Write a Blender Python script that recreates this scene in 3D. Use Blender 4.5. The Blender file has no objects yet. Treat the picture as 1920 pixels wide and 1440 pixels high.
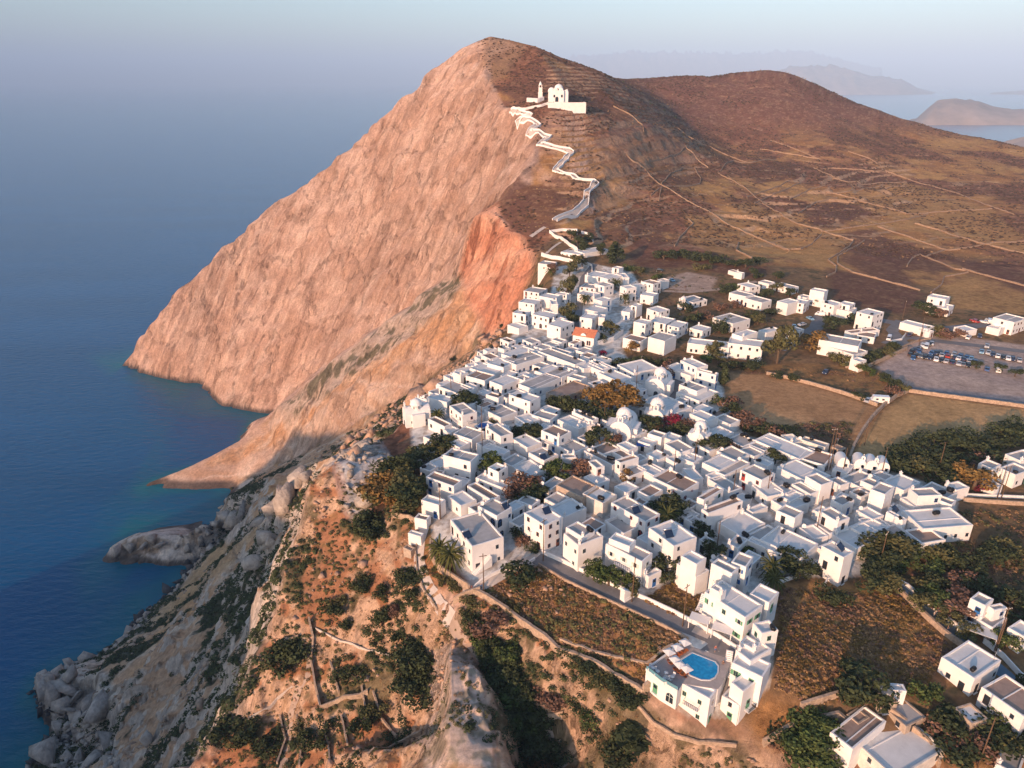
import bpy, bmesh, math, random, sys
import numpy as np
from mathutils import Vector, Matrix, geometry
R = math.radians
# ------------------------------------------------------------ camera, sky, sun
CAM_H = 305.0; FPX = 1330.0; PITCH = R(23.2)
CP, SP = math.cos(PITCH), math.sin(PITCH)
scn = bpy.context.scene
cam_d = bpy.data.cameras.new('camera'); cam = bpy.data.objects.new('camera', cam_d)
scn.collection.objects.link(cam); scn.camera = cam
cam.location = (0, 0, CAM_H); cam.rotation_euler = (R(90) - PITCH, 0, 0)
cam_d.sensor_width = 36; cam_d.lens = 36 * FPX / 1920; cam_d.clip_start = 1; cam_d.clip_end = 200000
SUN_EL, SUN_AZ = R(13.0), R(35.0)       # azimuth: degrees to the left of straight behind the camera
SUN_DIR = Vector((-math.sin(SUN_AZ) * math.cos(SUN_EL), -math.cos(SUN_AZ) * math.cos(SUN_EL), math.sin(SUN_EL)))
world = bpy.data.worlds.new('World'); scn.world = world; world.use_nodes = True
wn = world.node_tree; wbg = wn.nodes['Background']
sky = wn.nodes.new('ShaderNodeTexSky'); sky.sky_type = 'NISHITA'; sky.sun_disc = False
sky.sun_elevation = SUN_EL; sky.sun_rotation = math.atan2(SUN_DIR.x, SUN_DIR.y)
sky.air_density = 1.0; sky.dust_density = 1.6; sky.ozone_density = 2.2
wn.links.new(sky.outputs[0], wbg.inputs[0]); wbg.inputs[1].default_value = 0.145
sun_d = bpy.data.lights.new('sun', 'SUN'); sun_d.energy = 4.7; sun_d.angle = R(0.6); sun_d.color = (1.0, 0.60, 0.38)
sun = bpy.data.objects.new('sun', sun_d); scn.collection.objects.link(sun)
sun.rotation_euler = SUN_DIR.to_track_quat('Z', 'Y').to_euler(); sun.location = (-300, -400, 500)
scn.view_settings.view_transform = 'Standard'; scn.view_settings.look = 'None'
scn.view_settings.exposure = 0.84; scn.view_settings.gamma = 1.0
scn.cycles.max_bounces = 5; scn.cycles.diffuse_bounces = 3; scn.cycles.glossy_bounces = 2
scn.cycles.transmission_bounces = 2; scn.cycles.volume_bounces = 0; scn.cycles.transparent_max_bounces = 4
rng = random.Random(7); nrng = np.random.RandomState(5)

def ray(u, v):
    x = (u - 960) / FPX; y = (720 - v) / FPX
    return (x, CP + y * SP, -SP + y * CP)
def at_z(u, v, z):
    d = ray(u, v); t = (z - CAM_H) / d[2]
    return (d[0] * t, d[1] * t, z)
def at_t(u, v, t):
    d = ray(u, v)
    return (d[0] * t, d[1] * t, CAM_H + d[2] * t)

# ------------------------------------------------------------ terrain control lines: (pixel u, v, height) or (u, v, ('t', distance))
T = lambda u, v, t: ('t', u, v, t)
LINES = [
 # skyline of the far cliff
 [T(230,686,819), T(262,626,822), T(292,590,820), T(335,540,815), T(367,510,810), T(408,478,805), T(450,442,800), T(490,395,790), T(560,350,785),
  T(620,310,780), T(700,240,770), T(740,195,765), T(800,140,758), T(860,90,748), T(920,65,740)],
 # water line of the far cliff and the first bay
 [(230,686,0), (262,697,0), (320,710,0), (380,722,0), (382,750,0), (420,760,0), (510,776,0)],
 # right rim of the far cliff face
 [T(920,65,740), T(903,110,715), T(925,165,670), T(945,207,618), T(985,260,580), T(1005,300,550), T(1000,345,530), T(950,365,520), T(905,392,508)],
 # ravine at the foot of the far cliff (partly hidden)
 [(510,776,0), T(600,700,690), T(700,625,630), T(790,565,600), T(865,500,565)],
 # crest of the second landform
 [(275,906,2), T(330,885,588), T(400,853,600), T(470,815,615), T(515,778,625), T(610,692,598), T(700,622,572), T(790,562,552), T(862,500,535), T(880,430,520), T(905,392,508)],
 # bench above the slab face, then its foot line (gully to the near slope)
 [T(605,760,550), T(700,705,508), T(800,650,480), T(868,615,461)],
 [(435,916,0), T(520,870,575), T(600,838,538), T(690,792,495), T(800,722,468), T(880,662,450), T(932,625,432)],
 # water line of first promontory
 [(270,912,0), (300,916,0), (350,917,0), (435,916,0)],
 # orange cliff: rim and foot
 [T(905,392,508), T(950,425,480), T(985,460,452), T(1030,510,410), T(1020,545,388), T(975,590,352)],
 [T(862,520,520), T(870,560,480), T(900,600,450), T(932,625,432)],
 # village edge
 [T(975,590,352), (958,615,200), (900,688,200), (830,740,200), (745,795,199), (740,835,198), (690,850,202), (640,862,203), (600,880,200)],
 # mid slope under village edge
 [T(930,650,360), T(850,720,330), T(750,790,320), T(660,850,310)],
 # knife edge of near ridge
 [(600,880,200), (585,930,194), (560,1000,190), (540,1060,186), (510,1160,180), (490,1240,174), (470,1330,166), (385,1440,158), (300,1540,150)],
 # outer foot of that edge
 [(568,905,150), (545,960,140), (515,1050,125), (487,1150,120), (455,1250,118), (400,1370,112), (330,1450,108), (200,1600,100)],
 # mid slope
 [(520,900,60), (500,960,80), (470,1040,80), (430,1100,75), (400,1200,74), (350,1300,72), (290,1400,70), (150,1560,60)],
 [(440,1010,28), (400,1080,30), (340,1160,34), (290,1230,36), (240,1290,38), (230,1400,34), (130,1500,30)],
 # coast of the near slope
 [(435,916,0), (428,940,0), (402,985,0), (398,1008,0), (405,1035,0), (375,1052,0), (350,1076,0), (320,1112,0), (270,1152,0), (230,1197,0), (200,1222,0), (130,1250,0),
  (75,1272,0), (60,1312,0), (88,1344,0), (125,1362,0), (160,1372,0), (140,1392,0), (75,1402,0), (60,1440,0), (0,1520,0), (-150,1640,0)],
 # white block
 [(420,938,24), (440,942,32), (470,960,38)], [(408,1004,3), (440,1004,8), (462,1000,24)],
 # second promontory
 [(190,1051,0), (240,1056,0), (350,1058,0), (375,1052,0)],
 [(215,1028,7), (235,1012,11), (262,1005,14), (300,1003,15), (330,1004,13), (352,1000,17), (385,982,22), (402,965,26)],
 [(190,1049,0), (240,1012,0), (300,990,0), (350,985,0), (402,980,0)],
 # water of the bays
 [(330,790,-6), (420,795,-6), (470,790,-4)], [(330,940,-6), (390,935,-5)], [(350,960,-6), (250,965,-6)], [(300,1085,-5), (225,1130,-6), (150,1170,-6)], [(335,1068,-3), (265,1080,-6)], [(240,1175,-3), (160,1230,-4), (100,1245,-5), (40,1285,-6), (20,1360,-6)], [(100,1377,-3), (60,1370,-5)], [(200,960,-7), (170,1055,-6), (240,930,-6), (300,830,-6)],
 # third headland plateau
 [(80,1276,10), (100,1262,15), (135,1256,17), (170,1262,20), (200,1290,24)], [(72,1306,10), (92,1326,13), (130,1345,14), (155,1352,14), (180,1338,20)],
 [(90,1395,5), (150,1402,7), (215,1400,14)],
 # plateau interior, falling towards the bottom of the frame
 [(700,930,196), (780,900,199), (785,980,199), (790,1040,196), (815,1110,194), (850,1180,191)],
 [(640,980,192), (700,1060,190), (740,1140,187), (700,1220,181), (640,1300,173), (600,1400,167)],
 [(600,1120,183), (560,1210,177), (520,1330,167), (480,1430,160)],
 # path line and gully
 [(850,1180,191), (900,1240,188), (960,1300,185), (1020,1380,181), (1060,1440,178), (1120,1520,174)],
 # rock spur: top, left foot, right foot
 [(808,1232,194), (803,1290,193.5), (806,1350,193), (832,1400,192.6), (850,1450,192)], [(884,1235,194), (905,1290,193.5), (915,1360,193), (925,1440,192)],
 [(792,1258,182), (788,1340,177), (782,1440,172)], [(912,1262,184), (937,1315,180), (957,1390,175), (977,1470,171)],
 # cliff under the walled field: top and foot
 [(885,1140,195), (950,1205,194), (1010,1245,192.6), (1080,1275,193.5), (1150,1310,193.4), (1215,1345,192), (1300,1380,191.7), (1400,1398,191), (1445,1425,190)],
 [(900,1162,194), (960,1240,190.3), (1000,1300,187), (1060,1345,187), (1140,1380,187.5), (1210,1410,187), (1300,1450,187), (1400,1475,187)],
 # retaining wall line (top ground)
 [(885,1115,197.5), (900,1122,197), (950,1150,197), (1000,1188,196.5), (1080,1235,196), (1150,1275,196), (1200,1302,195.5)],
 [(1215,1290,195), (1260,1350,191.7), (1310,1368,192), (1390,1365,192), (1440,1330,196)],
 # village plain
 [(900,1090,199), (1010,1050,200), (1150,1110,200), (1280,1170,200), (1390,1230,200)],
 [(1240,1240,199), (1300,1230,199.5), (1460,1250,200), (1500,1330,197), (1600,1330,197), (1750,1300,197), (1920,1440,194), (1700,1440,192), (1500,1440,189), (1450,1445,188)],
 [(1000,900,200), (1200,900,200), (1400,900,200), (1600,900,200), (1800,900,200), (1920,900,200), (2100,900,200)],
 [(1000,720,201), (1200,720,201), (1400,720,200), (1600,720,200), (1800,720,200), (2100,720,200)],
 [(1050,600,202), (1200,600,202), (1400,600,201), (1600,620,201), (1800,620,201), (2100,620,202)],
 [(1000,1000,200), (1400,1050,200), (1700,1050,199), (1920,1050,198), (2100,1100,197)],
 [(1400,1250,200), (1650,1200,198), (1900,1200,197), (2150,1250,196)],
 # behind the village
 [T(1050,470,432), T(1150,500,415), T(1300,520,400), T(1450,520,398), T(1600,520,402), T(1750,530,395), T(1920,540,385), T(2200,560,375)],
 [T(985,440,460), T(1100,430,470), T(1250,440,485), T(1400,450,490), T(1550,455,492), T(1700,460,488), T(1920,470,480), T(2200,480,470)],
 [T(1040,412,478), T(1180,380,548), T(1320,380,580), T(1450,380,600), T(1600,380,610), T(1750,385,615), T(1920,390,610), T(2300,410,600)],
 [T(1130,330,545), T(1280,310,680), T(1400,320,710), T(1550,320,740), T(1700,340,735), T(1920,345,730), T(2300,360,720)],
 # zigzag hill
 [T(1040,412,478), T(1110,365,512), T(1122,338,530), T(1038,320,535), T(1075,285,556), T(1015,265,566), T(1000,235,578), T(960,205,605)],
 [T(945,207,618), T(1000,197,603), T(1045,200,598), T(1100,205,605), T(1200,230,640), T(1300,280,690)],
 [T(960,160,675), T(1050,150,670), T(1140,175,680), T(1230,225,700), T(1330,290,725)],
 # crest from the summit to the right, then the valley
 [T(920,65,740), T(1000,84,745), T(1060,108,750), T(1120,130,755), T(1170,160,770), T(1250,215,790), T(1340,280,790)],
 [T(1200,165,850), T(1290,235,850), T(1370,285,830)],
 # second hill skyline
 [T(1120,133,960), T(1165,141,1000), T(1230,138,1020), T(1290,135,1040), T(1320,139,1050), T(1370,130,1060), T(1430,125,1060), T(1480,129,1060), T(1520,147,1060), T(1600,185,1040),
  T(1700,222,1010), T(1780,245,985), T(1850,258,960), T(1920,274,940), T(2100,300,900), T(2400,330,900)],
 [T(1250,190,930), T(1350,200,920), T(1450,190,940), T(1550,220,930), T(1650,250,920), T(1750,270,900), T(1920,300,850), T(2300,330,820)],
]
XYZ = [ # the rest of the country, out of the frame: sea floor, back slopes, an unseen headland behind the camera shaped to shade the left slope
 (-700,0,-25),(-600,400,-25),(-480,560,-12),(-350,420,-14),(-330,560,-14),(-450,760,-15),(-440,700,-12),(-300,600,-14),(-330,690,-4),(-700,900,-25),(-420,980,-15),(-300,520,-6),
 (-310,400,-8),(-340,330,-10),(-330,470,-9),(-400,280,-14),(-320,210,-8),(-290,500,-5),(-260,560,-12),
 (-400,1100,-15),(-250,1150,-6),(-180,1050,30),(-330,900,20),(-390,800,-4),(-100,1000,170),(0,1100,150),(-60,900,250),(-240,900,120),(0,1300,-10),(200,1400,60),(-200,1400,-20),
 (500,1500,60),(900,1500,40),(1300,1400,30),(1500,1100,80),(1600,700,150),(1500,300,180),(1000,0,190),(500,-100,190),(120,30,165),(0,20,150),(-60,20,140),(300,0,186),(60,60,165),
 (-1200,-200,-25),(-1200,1400,-25),(0,2200,-25),(1800,2200,-25),(2200,1400,-20),(2300,500,-20),(2200,-700,50),(1000,-700,120),(200,-700,150),
 (-260,-30,150),(-180,-60,190),(-255,-130,236),(-330,-110,242),(-420,-70,228),(-500,-20,206),(-540,10,200),(-590,-10,40),(-620,30,0),(-560,70,0),(-400,40,100),(-430,120,0),(-300,60,100),(-330,140,0),(-200,60,120),
 (-240,90,60),(-300,-250,215),(-500,-200,200),(-660,-150,0),(-700,-400,-10),(-500,-500,100),(-1000,-700,-25),(-300,-700,120),(-150,0,170),
]
vs, es = [], []
for ln in LINES:
    p0 = None
    for q in ln:
        p = at_t(*q[1:]) if q[0] == 't' else at_z(*q)
        k = next((i for i, w in enumerate(vs) if abs(w[0]-p[0]) < 1.5 and abs(w[1]-p[1]) < 1.5), None)
        if k is None: vs.append(p); k = len(vs) - 1
        if p0 is not None and p0 != k: es.append((p0, k))
        p0 = k
for p in XYZ: vs.append(p)
cd = geometry.delaunay_2d_cdt([Vector(p[:2]) for p in vs], es, [], 0, 1e-4)
tv = np.array([tuple(p) for p in cd[0]]); tz = np.zeros(len(tv))
va = np.array(vs)
for i, og in enumerate(cd[3]):
    if og: tz[i] = va[og[0], 2]
    else:   # a crossing of two lines
        d = np.hypot(va[:, 0]-tv[i, 0], va[:, 1]-tv[i, 1]); j = np.argsort(d)[:3]; tz[i] = (va[j, 2] / d[j]).sum() / (1 / d[j]).sum()
        print('CROSS', tv[i], va[j])
def raster(x0, y0, x1, y1, st):
    nx = int((x1-x0)/st)+1; ny = int((y1-y0)/st)+1
    G = np.full((ny, nx), -25.0)
    for f in cd[2]:
        a, b, c = (tv[f[0]], tv[f[1]], tv[f[2]]); za, zb, zc = tz[f[0]], tz[f[1]], tz[f[2]]
        i0 = max(0, int((min(a[0],b[0],c[0])-x0)/st)); i1 = min(nx-1, int((max(a[0],b[0],c[0])-x0)/st)+1)
        j0 = max(0, int((min(a[1],b[1],c[1])-y0)/st)); j1 = min(ny-1, int((max(a[1],b[1],c[1])-y0)/st)+1)
        if i1 < i0 or j1 < j0: continue
        X, Y = np.meshgrid(x0+np.arange(i0, i1+1)*st, y0+np.arange(j0, j1+1)*st)
        det = (b[1]-c[1])*(a[0]-c[0])+(c[0]-b[0])*(a[1]-c[1])
        if abs(det) < 1e-9: continue
        l1 = ((b[1]-c[1])*(X-c[0])+(c[0]-b[0])*(Y-c[1]))/det; l2 = ((c[1]-a[1])*(X-c[0])+(a[0]-c[0])*(Y-c[1]))/det; l3 = 1-l1-l2
        m = (l1 > -1e-6) & (l2 > -1e-6) & (l3 > -1e-6)
        G[j0:j1+1, i0:i1+1][m] = (l1*za+l2*zb+l3*zc)[m]
    return G
def blur(G, s):
    r = max(1, int(s*3)); k = np.exp(-0.5*(np.arange(-r, r+1)/s)**2); k /= k.sum()
    P = np.pad(G, r, mode='edge'); A = sum(k[i]*P[i:i+G.shape[0], :] for i in range(2*r+1))
    return sum(k[i]*A[:, i:i+G.shape[1]] for i in range(2*r+1))
CX0, CY0, CX1, CY1, CS = -520, 30, 760, 1260, 1.5
core = blur(raster(CX0, CY0, CX1, CY1, CS), 1.3)
# wider smoothing for open hill country, none near cliffs
soft = blur(core, 8.0)
yy, xx = np.mgrid[0:core.shape[0], 0:core.shape[1]]; wx = CX0+xx*CS; wy = CY0+yy*CS
def sstep(a, b, x): t = np.clip((x-a)/(b-a), 0, 1); return t*t*(3-2*t)
wgt = sstep(0, 120, wx-40-(wy-400)*0.0)*sstep(380, 470, wy)
WX0, WY0, WX1, WY1, WS = -1200, -700, 2200, 2200, 8.0
wide = blur(raster(WX0, WY0, WX1, WY1, WS), 1.0)
def bil(G, x0, y0, st, X, Y):
    fx = np.clip((X-x0)/st, 0, G.shape[1]-1.001); fy = np.clip((Y-y0)/st, 0, G.shape[0]-1.001)
    i = fx.astype(int); j = fy.astype(int); a = fx-i; b = fy-j
    return (G[j, i]*(1-a)+G[j, i+1]*a)*(1-b)+(G[j+1, i]*(1-a)+G[j+1, i+1]*a)*b
def base_h(X, Y):
    c = bil(core, CX0, CY0, CS, X, Y); w = bil(wide, WX0, WY0, WS, X, Y)
    m = np.minimum(np.minimum(X-CX0, CX1-X), np.minimum(Y-CY0, CY1-Y)); k = sstep(0, 25, m)
    return c*k+w*(1-k)
# lattice noise
_tab = nrng.rand(256, 256)
def vnoise(X, Y):
    i = np.floor(X).astype(int); j = np.floor(Y).astype(int); a = X-i; b = Y-j; a = a*a*(3-2*a); b = b*b*(3-2*b)
    i0, i1, j0, j1 = i & 255, (i+1) & 255, j & 255, (j+1) & 255
    return (_tab[j0, i0]*(1-a)+_tab[j0, i1]*a)*(1-b)+(_tab[j1, i0]*(1-a)+_tab[j1, i1]*a)*b
def fbm(X, Y, s, o=4, g=0.5):
    r = 0; A = 1; n = 0
    for k in range(o):
        r = r+A*(vnoise(X/s+17.3*k, Y/s-9.1*k)-0.5); n += A; A *= g; s = s*0.5
    return r/n*2
def slope_of(X, Y, e=3.0):
    return np.hypot(base_h(X+e, Y)-base_h(X-e, Y), base_h(X, Y+e)-base_h(X, Y-e))/(2*e)
def in_poly(X, Y, P):
    c = np.zeros(np.shape(X), bool); n = len(P)
    for i in range(n):
        x1, y1 = P[i][:2]; x2, y2 = P[(i+1) % n][:2]
        if y1 == y2: continue
        c ^= ((y1 > Y) != (y2 > Y)) & (X < (x2-x1)*(Y-y1)/(y2-y1)+x1)
    return c
# calm zone: everything that is built on or paved
def gpoly(pts, z=200): return [at_z(u, v, z)[:2] for u, v in pts]
CALM = gpoly([(745,800),(960,600),(1035,500),(1250,480),(1920,500),(2300,520),(2300,1200),(1920,1440),(1500,1440),(1460,1300),(1380,1370),(1210,1310),(1210,1250),(1000,1080),(900,1130),(780,1010),(780,900),(740,840)])
_cm = blur(in_poly(wx, wy, CALM).astype(float), 3.0)
wgt = np.maximum(wgt, sstep(0.96, 1.0, blur(_cm, 12.0)))
core = core*(1-wgt)+soft*wgt
def calm(X, Y): return bil(_cm, CX0, CY0, CS, X, Y)
def height(X, Y):
    X = np.asarray(X, float); Y = np.asarray(Y, float)
    cl = calm(X, Y); s0 = slope_of(X, Y, 6.0); rocky = sstep(0.35, 0.9, s0)*(1-cl)
    wa = rocky*(7.0-4.0*sstep(430, 520, Y))
    X2 = X+wa*fbm(X, Y, 34, 5, 0.6); Y2 = Y+wa*fbm(X+500, Y+300, 34, 5, 0.6)
    # buttresses and gullies that run down the fall line of the big cliff, and ledges across it
    fc = rocky*sstep(430, 520, Y); sa = X*.80-Y*.60+6*fbm(X, Y, 50, 3); sd = X*.60+Y*.80
    rdg = 1-np.abs(2*vnoise(sa/26.0, sd/150.0)-1)*1.0; rd2 = 1-np.abs(2*vnoise(sa/9.0+40, sd/70.0)-1); rd3 = 1-np.abs(2*vnoise(sa/3.6+90, sd/30.0+7)-1)
    gl = (rdg-.5)*11+(rd2-.5)*5.5+(rd3-.5)*2.4; nr_ = rocky*(1-sstep(430, 520, Y)); gl2 = (1-np.abs(2*vnoise(X/7.0, Y/7.0)-1)-.5)*2.2+(1-np.abs(2*vnoise(X/2.6+9, Y/2.6)-1)-.5)*1.0
    X2 = X2+gl*.72*fc; Y2 = Y2+gl*.72*fc
    h = base_h(X2, Y2)+nr_*gl2*.9+nr_*sstep(-45, -75, X)*sstep(178, 150, base_h(X, Y))*(((1-np.abs(2*vnoise(X/48+3, Y/11+.3*X/11)-1))-.5)*6+((1-np.abs(2*vnoise(X/17+8, Y/4.2+.3*X/4.2)-1))-.5)*2.6)*sstep(1, 9, base_h(X, Y))
    lg = (h+6*fbm(X, Y, 70, 3)-.30*sa)/15.0; lf = lg-np.floor(lg); h = h+rocky*15.0*(sstep(.25, .95, lf)-lf)*.30
    h = h+(1-cl)*(0.5*fbm(X, Y, 22, 5, 0.6)+2.2*fbm(X+90, Y, 80, 3)*sstep(2, 12, h))+rocky*(1.6-1.1*sstep(430, 520, Y))*fbm(X+7, Y+3, 9, 4, 0.6)
    # terraces on the hillsides right of the cliff
    tm = sstep(20, 60, X)*sstep(0.05, 0.12, s0)*(1-sstep(0.5, 0.8, s0))*(1-cl)*sstep(400, 470, Y)*(1-sstep(700, 850, Y))*sstep(-0.15, 0.35, fbm(X+300, Y, 90, 3))
    stp = 4.0; q = (h+9*fbm(X, Y+77, 130, 4))/stp; fr = q-np.floor(q)
    h = h+tm*stp*(sstep(0.82, 1.0, fr)-fr)*1.0+(1-cl)*sstep(400, 500, Y)*sstep(0, 60, X)*0.8*fbm(X+31, Y, 14, 4, 0.7)
    return h
def hz(x, y): return float(height(np.array([x]), np.array([y]))[0])
def hit(u, v, dz=0.0):
    """ground point seen at photo pixel (u, v): first crossing of the ray with the land raised by dz"""
    d = ray(u, v); t = np.geomspace(70, 2500, 1500); X = d[0]*t; Y = d[1]*t; Z = CAM_H+d[2]*t
    H = np.maximum(height(X, Y), 0)+dz; k = np.argmax(Z < H)
    if k == 0: return None
    a, b = t[k-1], t[k]; tt = np.linspace(a, b, 12); Z2 = CAM_H+d[2]*tt; H2 = np.maximum(height(d[0]*tt, d[1]*tt), 0)+dz; m = int(np.argmax(Z2 < H2)); tt = tt[m]
    return (d[0]*tt, d[1]*tt, float(CAM_H+d[2]*tt))
# fast lookup of the finished land (same function sampled once on a grid)
HG = height(wx, wy)
def hf(X, Y): return bil(HG, CX0, CY0, CS, np.asarray(X, float), np.asarray(Y, float))
def gz(x, y): return float(hf(x, y))
def gp(u, v, dz=0.0):
    d = ray(u, v); t = np.geomspace(70, 1900, 2600); Z = CAM_H+d[2]*t
    H = np.maximum(hf(d[0]*t, d[1]*t), 0)+dz; k = int(np.argmax(Z < H))
    if k == 0: k = len(t)-1
    f0 = (Z-H)[k-1]; f1 = (Z-H)[k]; tt = t[k-1]+(t[k]-t[k-1])*(f0/(f0-f1) if f0 > f1 else 0)
    return (d[0]*tt, d[1]*tt, CAM_H+d[2]*tt)
# ------------------------------------------------------------ land mesh: one sheet, finer where it shows larger
def link(o, parent=None):
    scn.collection.objects.link(o)
    if parent: o.parent = parent
    return o
def tag(o, label=None, cat=None, group=None, kind=None):
    if label: o['label'] = label
    if cat: o['category'] = cat
    if group: o['group'] = group
    if kind: o['kind'] = kind
    return o
th = np.concatenate([np.linspace(-180, -58, 60)[:-1], np.linspace(-58, -50, 20)[:-1], np.linspace(-50, 49, 1000), np.linspace(49, 58, 20)[1:], np.linspace(58, 180, 60)[1:-1]])
rr = np.concatenate([np.linspace(8, 78, 22)[:-1], np.geomspace(78, 240, 330)[:-1], np.geomspace(240, 860, 620)[:-1], np.geomspace(860, 1160, 130)[:-1], np.geomspace(1160, 2100, 40)])
TH, RR = np.meshgrid(np.radians(th), rr)
GX = np.sin(TH)*RR; GY = np.cos(TH)*RR; GZ = height(GX, GY)
edge = sstep(1900, 2100, RR); GZ = GZ*(1-edge)+edge*-30
nr, nt = GX.shape
co = np.stack([GX, GY, GZ], -1).reshape(-1, 3)
idx = np.arange(nr*nt).reshape(nr, nt)
a = idx[:-1, :]; b = np.roll(idx, -1, 1)[:-1, :]; c = np.roll(idx, -1, 1)[1:, :]; d = idx[1:, :]
quads = np.stack([a, d, c, b], -1).reshape(-1, 4)
ctr = len(co); co = np.vstack([co, [[0, 0, 150]]])
me = bpy.data.meshes.new('ground')
tris = np.stack([np.full(nt, ctr), idx[0], np.roll(idx[0], -1)], -1)
me.vertices.add(len(co)); me.vertices.foreach_set('co', co.ravel().astype(np.float32))
loops = np.concatenate([quads.ravel(), tris.ravel()])
me.loops.add(len(loops)); me.loops.foreach_set('vertex_index', loops.astype(np.int32))
ls = np.concatenate([np.arange(len(quads))*4, len(quads)*4+np.arange(len(tris))*3])
me.polygons.add(len(ls)); me.polygons.foreach_set('loop_start', ls.astype(np.int32))
me.polygons.foreach_set('use_smooth', np.ones(len(ls), bool)); me.update(); me.validate()
ground = link(bpy.data.objects.new('ground', me)); tag(ground, kind='structure')
# ------------------------------------------------------------ materials
MATS = {}
def nodes_mat(name):
    m = bpy.data.materials.new(name); m.use_nodes = True; MATS[name] = m
    nt = m.node_tree; return m, nt, nt.nodes['Principled BSDF']
def L(nt, a, b): nt.links.new(a, b)
def N(nt, t, **kw):
    n = nt.nodes.new(t)
    for k, v in kw.items():
        if k in n.inputs: n.inputs[k].default_value = v
        else: setattr(n, k, v)
    return n
def mix(nt, fac, a, b, mode='MIX'):
    n = nt.nodes.new('ShaderNodeMix'); n.data_type = 'RGBA'; n.blend_type = mode
    for s, v in ((n.inputs[0], fac), (n.inputs[6], a), (n.inputs[7], b)):
        if hasattr(v, 'links'): nt.links.new(v, s)
        elif isinstance(v, (int, float)): s.default_value = v
        else: s.default_value = (*v, 1)
    return n.outputs[2]
def ramp(nt, src, pts):
    n = nt.nodes.new('ShaderNodeValToRGB'); cr = n.color_ramp
    while len(cr.elements) < len(pts): cr.elements.new(0.5)
    for e, (p, c) in zip(cr.elements, pts): e.position = p; e.color = (c, c, c, 1) if isinstance(c, (int, float)) else (*c, 1)
    nt.links.new(src, n.inputs[0]); return n.outputs[0]
def simple(name, col, rough=0.85, var=0.12, scale=1.5, bump=0.0, metal=0.0, spec=0.3, stain=0.0, bd=0.1):
    m, nt, p = nodes_mat(name)
    tc = N(nt, 'ShaderNodeTexCoord'); nz = N(nt, 'ShaderNodeTexNoise', Scale=scale, Detail=5.0, Roughness=0.65)
    L(nt, tc.outputs['Object'], nz.inputs['Vector'])
    f = ramp(nt, nz.outputs[0], [(0.3, 1-var), (0.7, 1+var*0.4)])
    c = mix(nt, 1.0, col, f, 'MULTIPLY')
    if stain > 0:
        n2 = N(nt, 'ShaderNodeTexNoise', Scale=scale*0.35, Detail=8.0, Roughness=0.75); L(nt, tc.outputs['Object'], n2.inputs['Vector'])
        g = ramp(nt, n2.outputs[0], [(0.48, 0.0), (0.68, stain)])
        c = mix(nt, g, c, tuple(x*0.45 for x in col))
    L(nt, c, p.inputs['Base Color']); p.inputs['Roughness'].default_value = rough; p.inputs['Metallic'].default_value = metal
    p.inputs['Specular IOR Level'].default_value = spec
    if bump > 0:
        bp = N(nt, 'ShaderNodeBump', Strength=min(1.0, bump), Distance=bd); L(nt, nz.outputs[0], bp.inputs['Height']); L(nt, bp.outputs[0], p.inputs['Normal'])
    return m
# ------------------------------------------------------------ ground colours, one albedo per vertex (surface colours; the terrace lines also carry painted shade)
def wpoly(pts): return [gp(u, v)[:2] for u, v in pts]
def pmask(X, Y, pts, soft=2.0, wob=0.0):
    P = wpoly(pts); xs = [q[0] for q in P]; ys = [q[1] for q in P]; mg = soft+wob+3; out = np.zeros(len(X))
    sel = np.nonzero((X > min(xs)-mg) & (X < max(xs)+mg) & (Y > min(ys)-mg) & (Y < max(ys)+mg))[0]; X = X[sel]; Y = Y[sel]
    w1 = wob*fbm(X, Y, 18, 4, 0.6) if wob else 0; w2 = wob*fbm(X+400, Y-300, 18, 4, 0.6) if wob else 0
    r = 0
    for k in range(6):
        an = k*math.pi/3; r = r+in_poly(X+w1+soft*math.cos(an), Y+w2+soft*math.sin(an), P)
    out[sel] = r/6.0; return out
X = co[:, 0]; Y = co[:, 1]; Z = co[:, 2]
SL = np.hypot(height(X+1.2, Y)-height(X-1.2, Y), height(X, Y+1.2)-height(X, Y-1.2))/2.4
SB = slope_of(X, Y, 6.0)
def C3(*c): return np.array(c)[None, :]
def lerp(A, B, m): return A+(B-A)*np.clip(m, 0, 1)[:, None]
n1 = fbm(X, Y, 60, 5, 0.6); n2 = fbm(X+50, Y+20, 9, 4, 0.65); n3 = fbm(X-80, Y+9, 2.6, 3, 0.7); n4 = fbm(X+333, Y-77, 26, 4, 0.6)
near = 1-sstep(250, 420, np.hypot(X, Y))
# dry hill scrub
grass = lerp(np.repeat(C3(.38, .19, .075), len(X), 0), C3(.47, .27, .105), sstep(-.3, .4, n4)); grass = lerp(grass, C3(.24, .13, .075), sstep(.0, .5, n2)*0.8)
scrub = lerp(np.repeat(C3(.27, .125, .075), len(X), 0), C3(.38, .22, .13), sstep(.05, .5, n3)*0.8); scrub = lerp(scrub, C3(.13, .062, .04), sstep(.0, .35, n2+0.6*n3))
hi2 = sstep(230, 262, Z)*(X > 60)
col = lerp(scrub, grass, sstep(-.12, .22, n1)*(1-.85*hi2))
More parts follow.
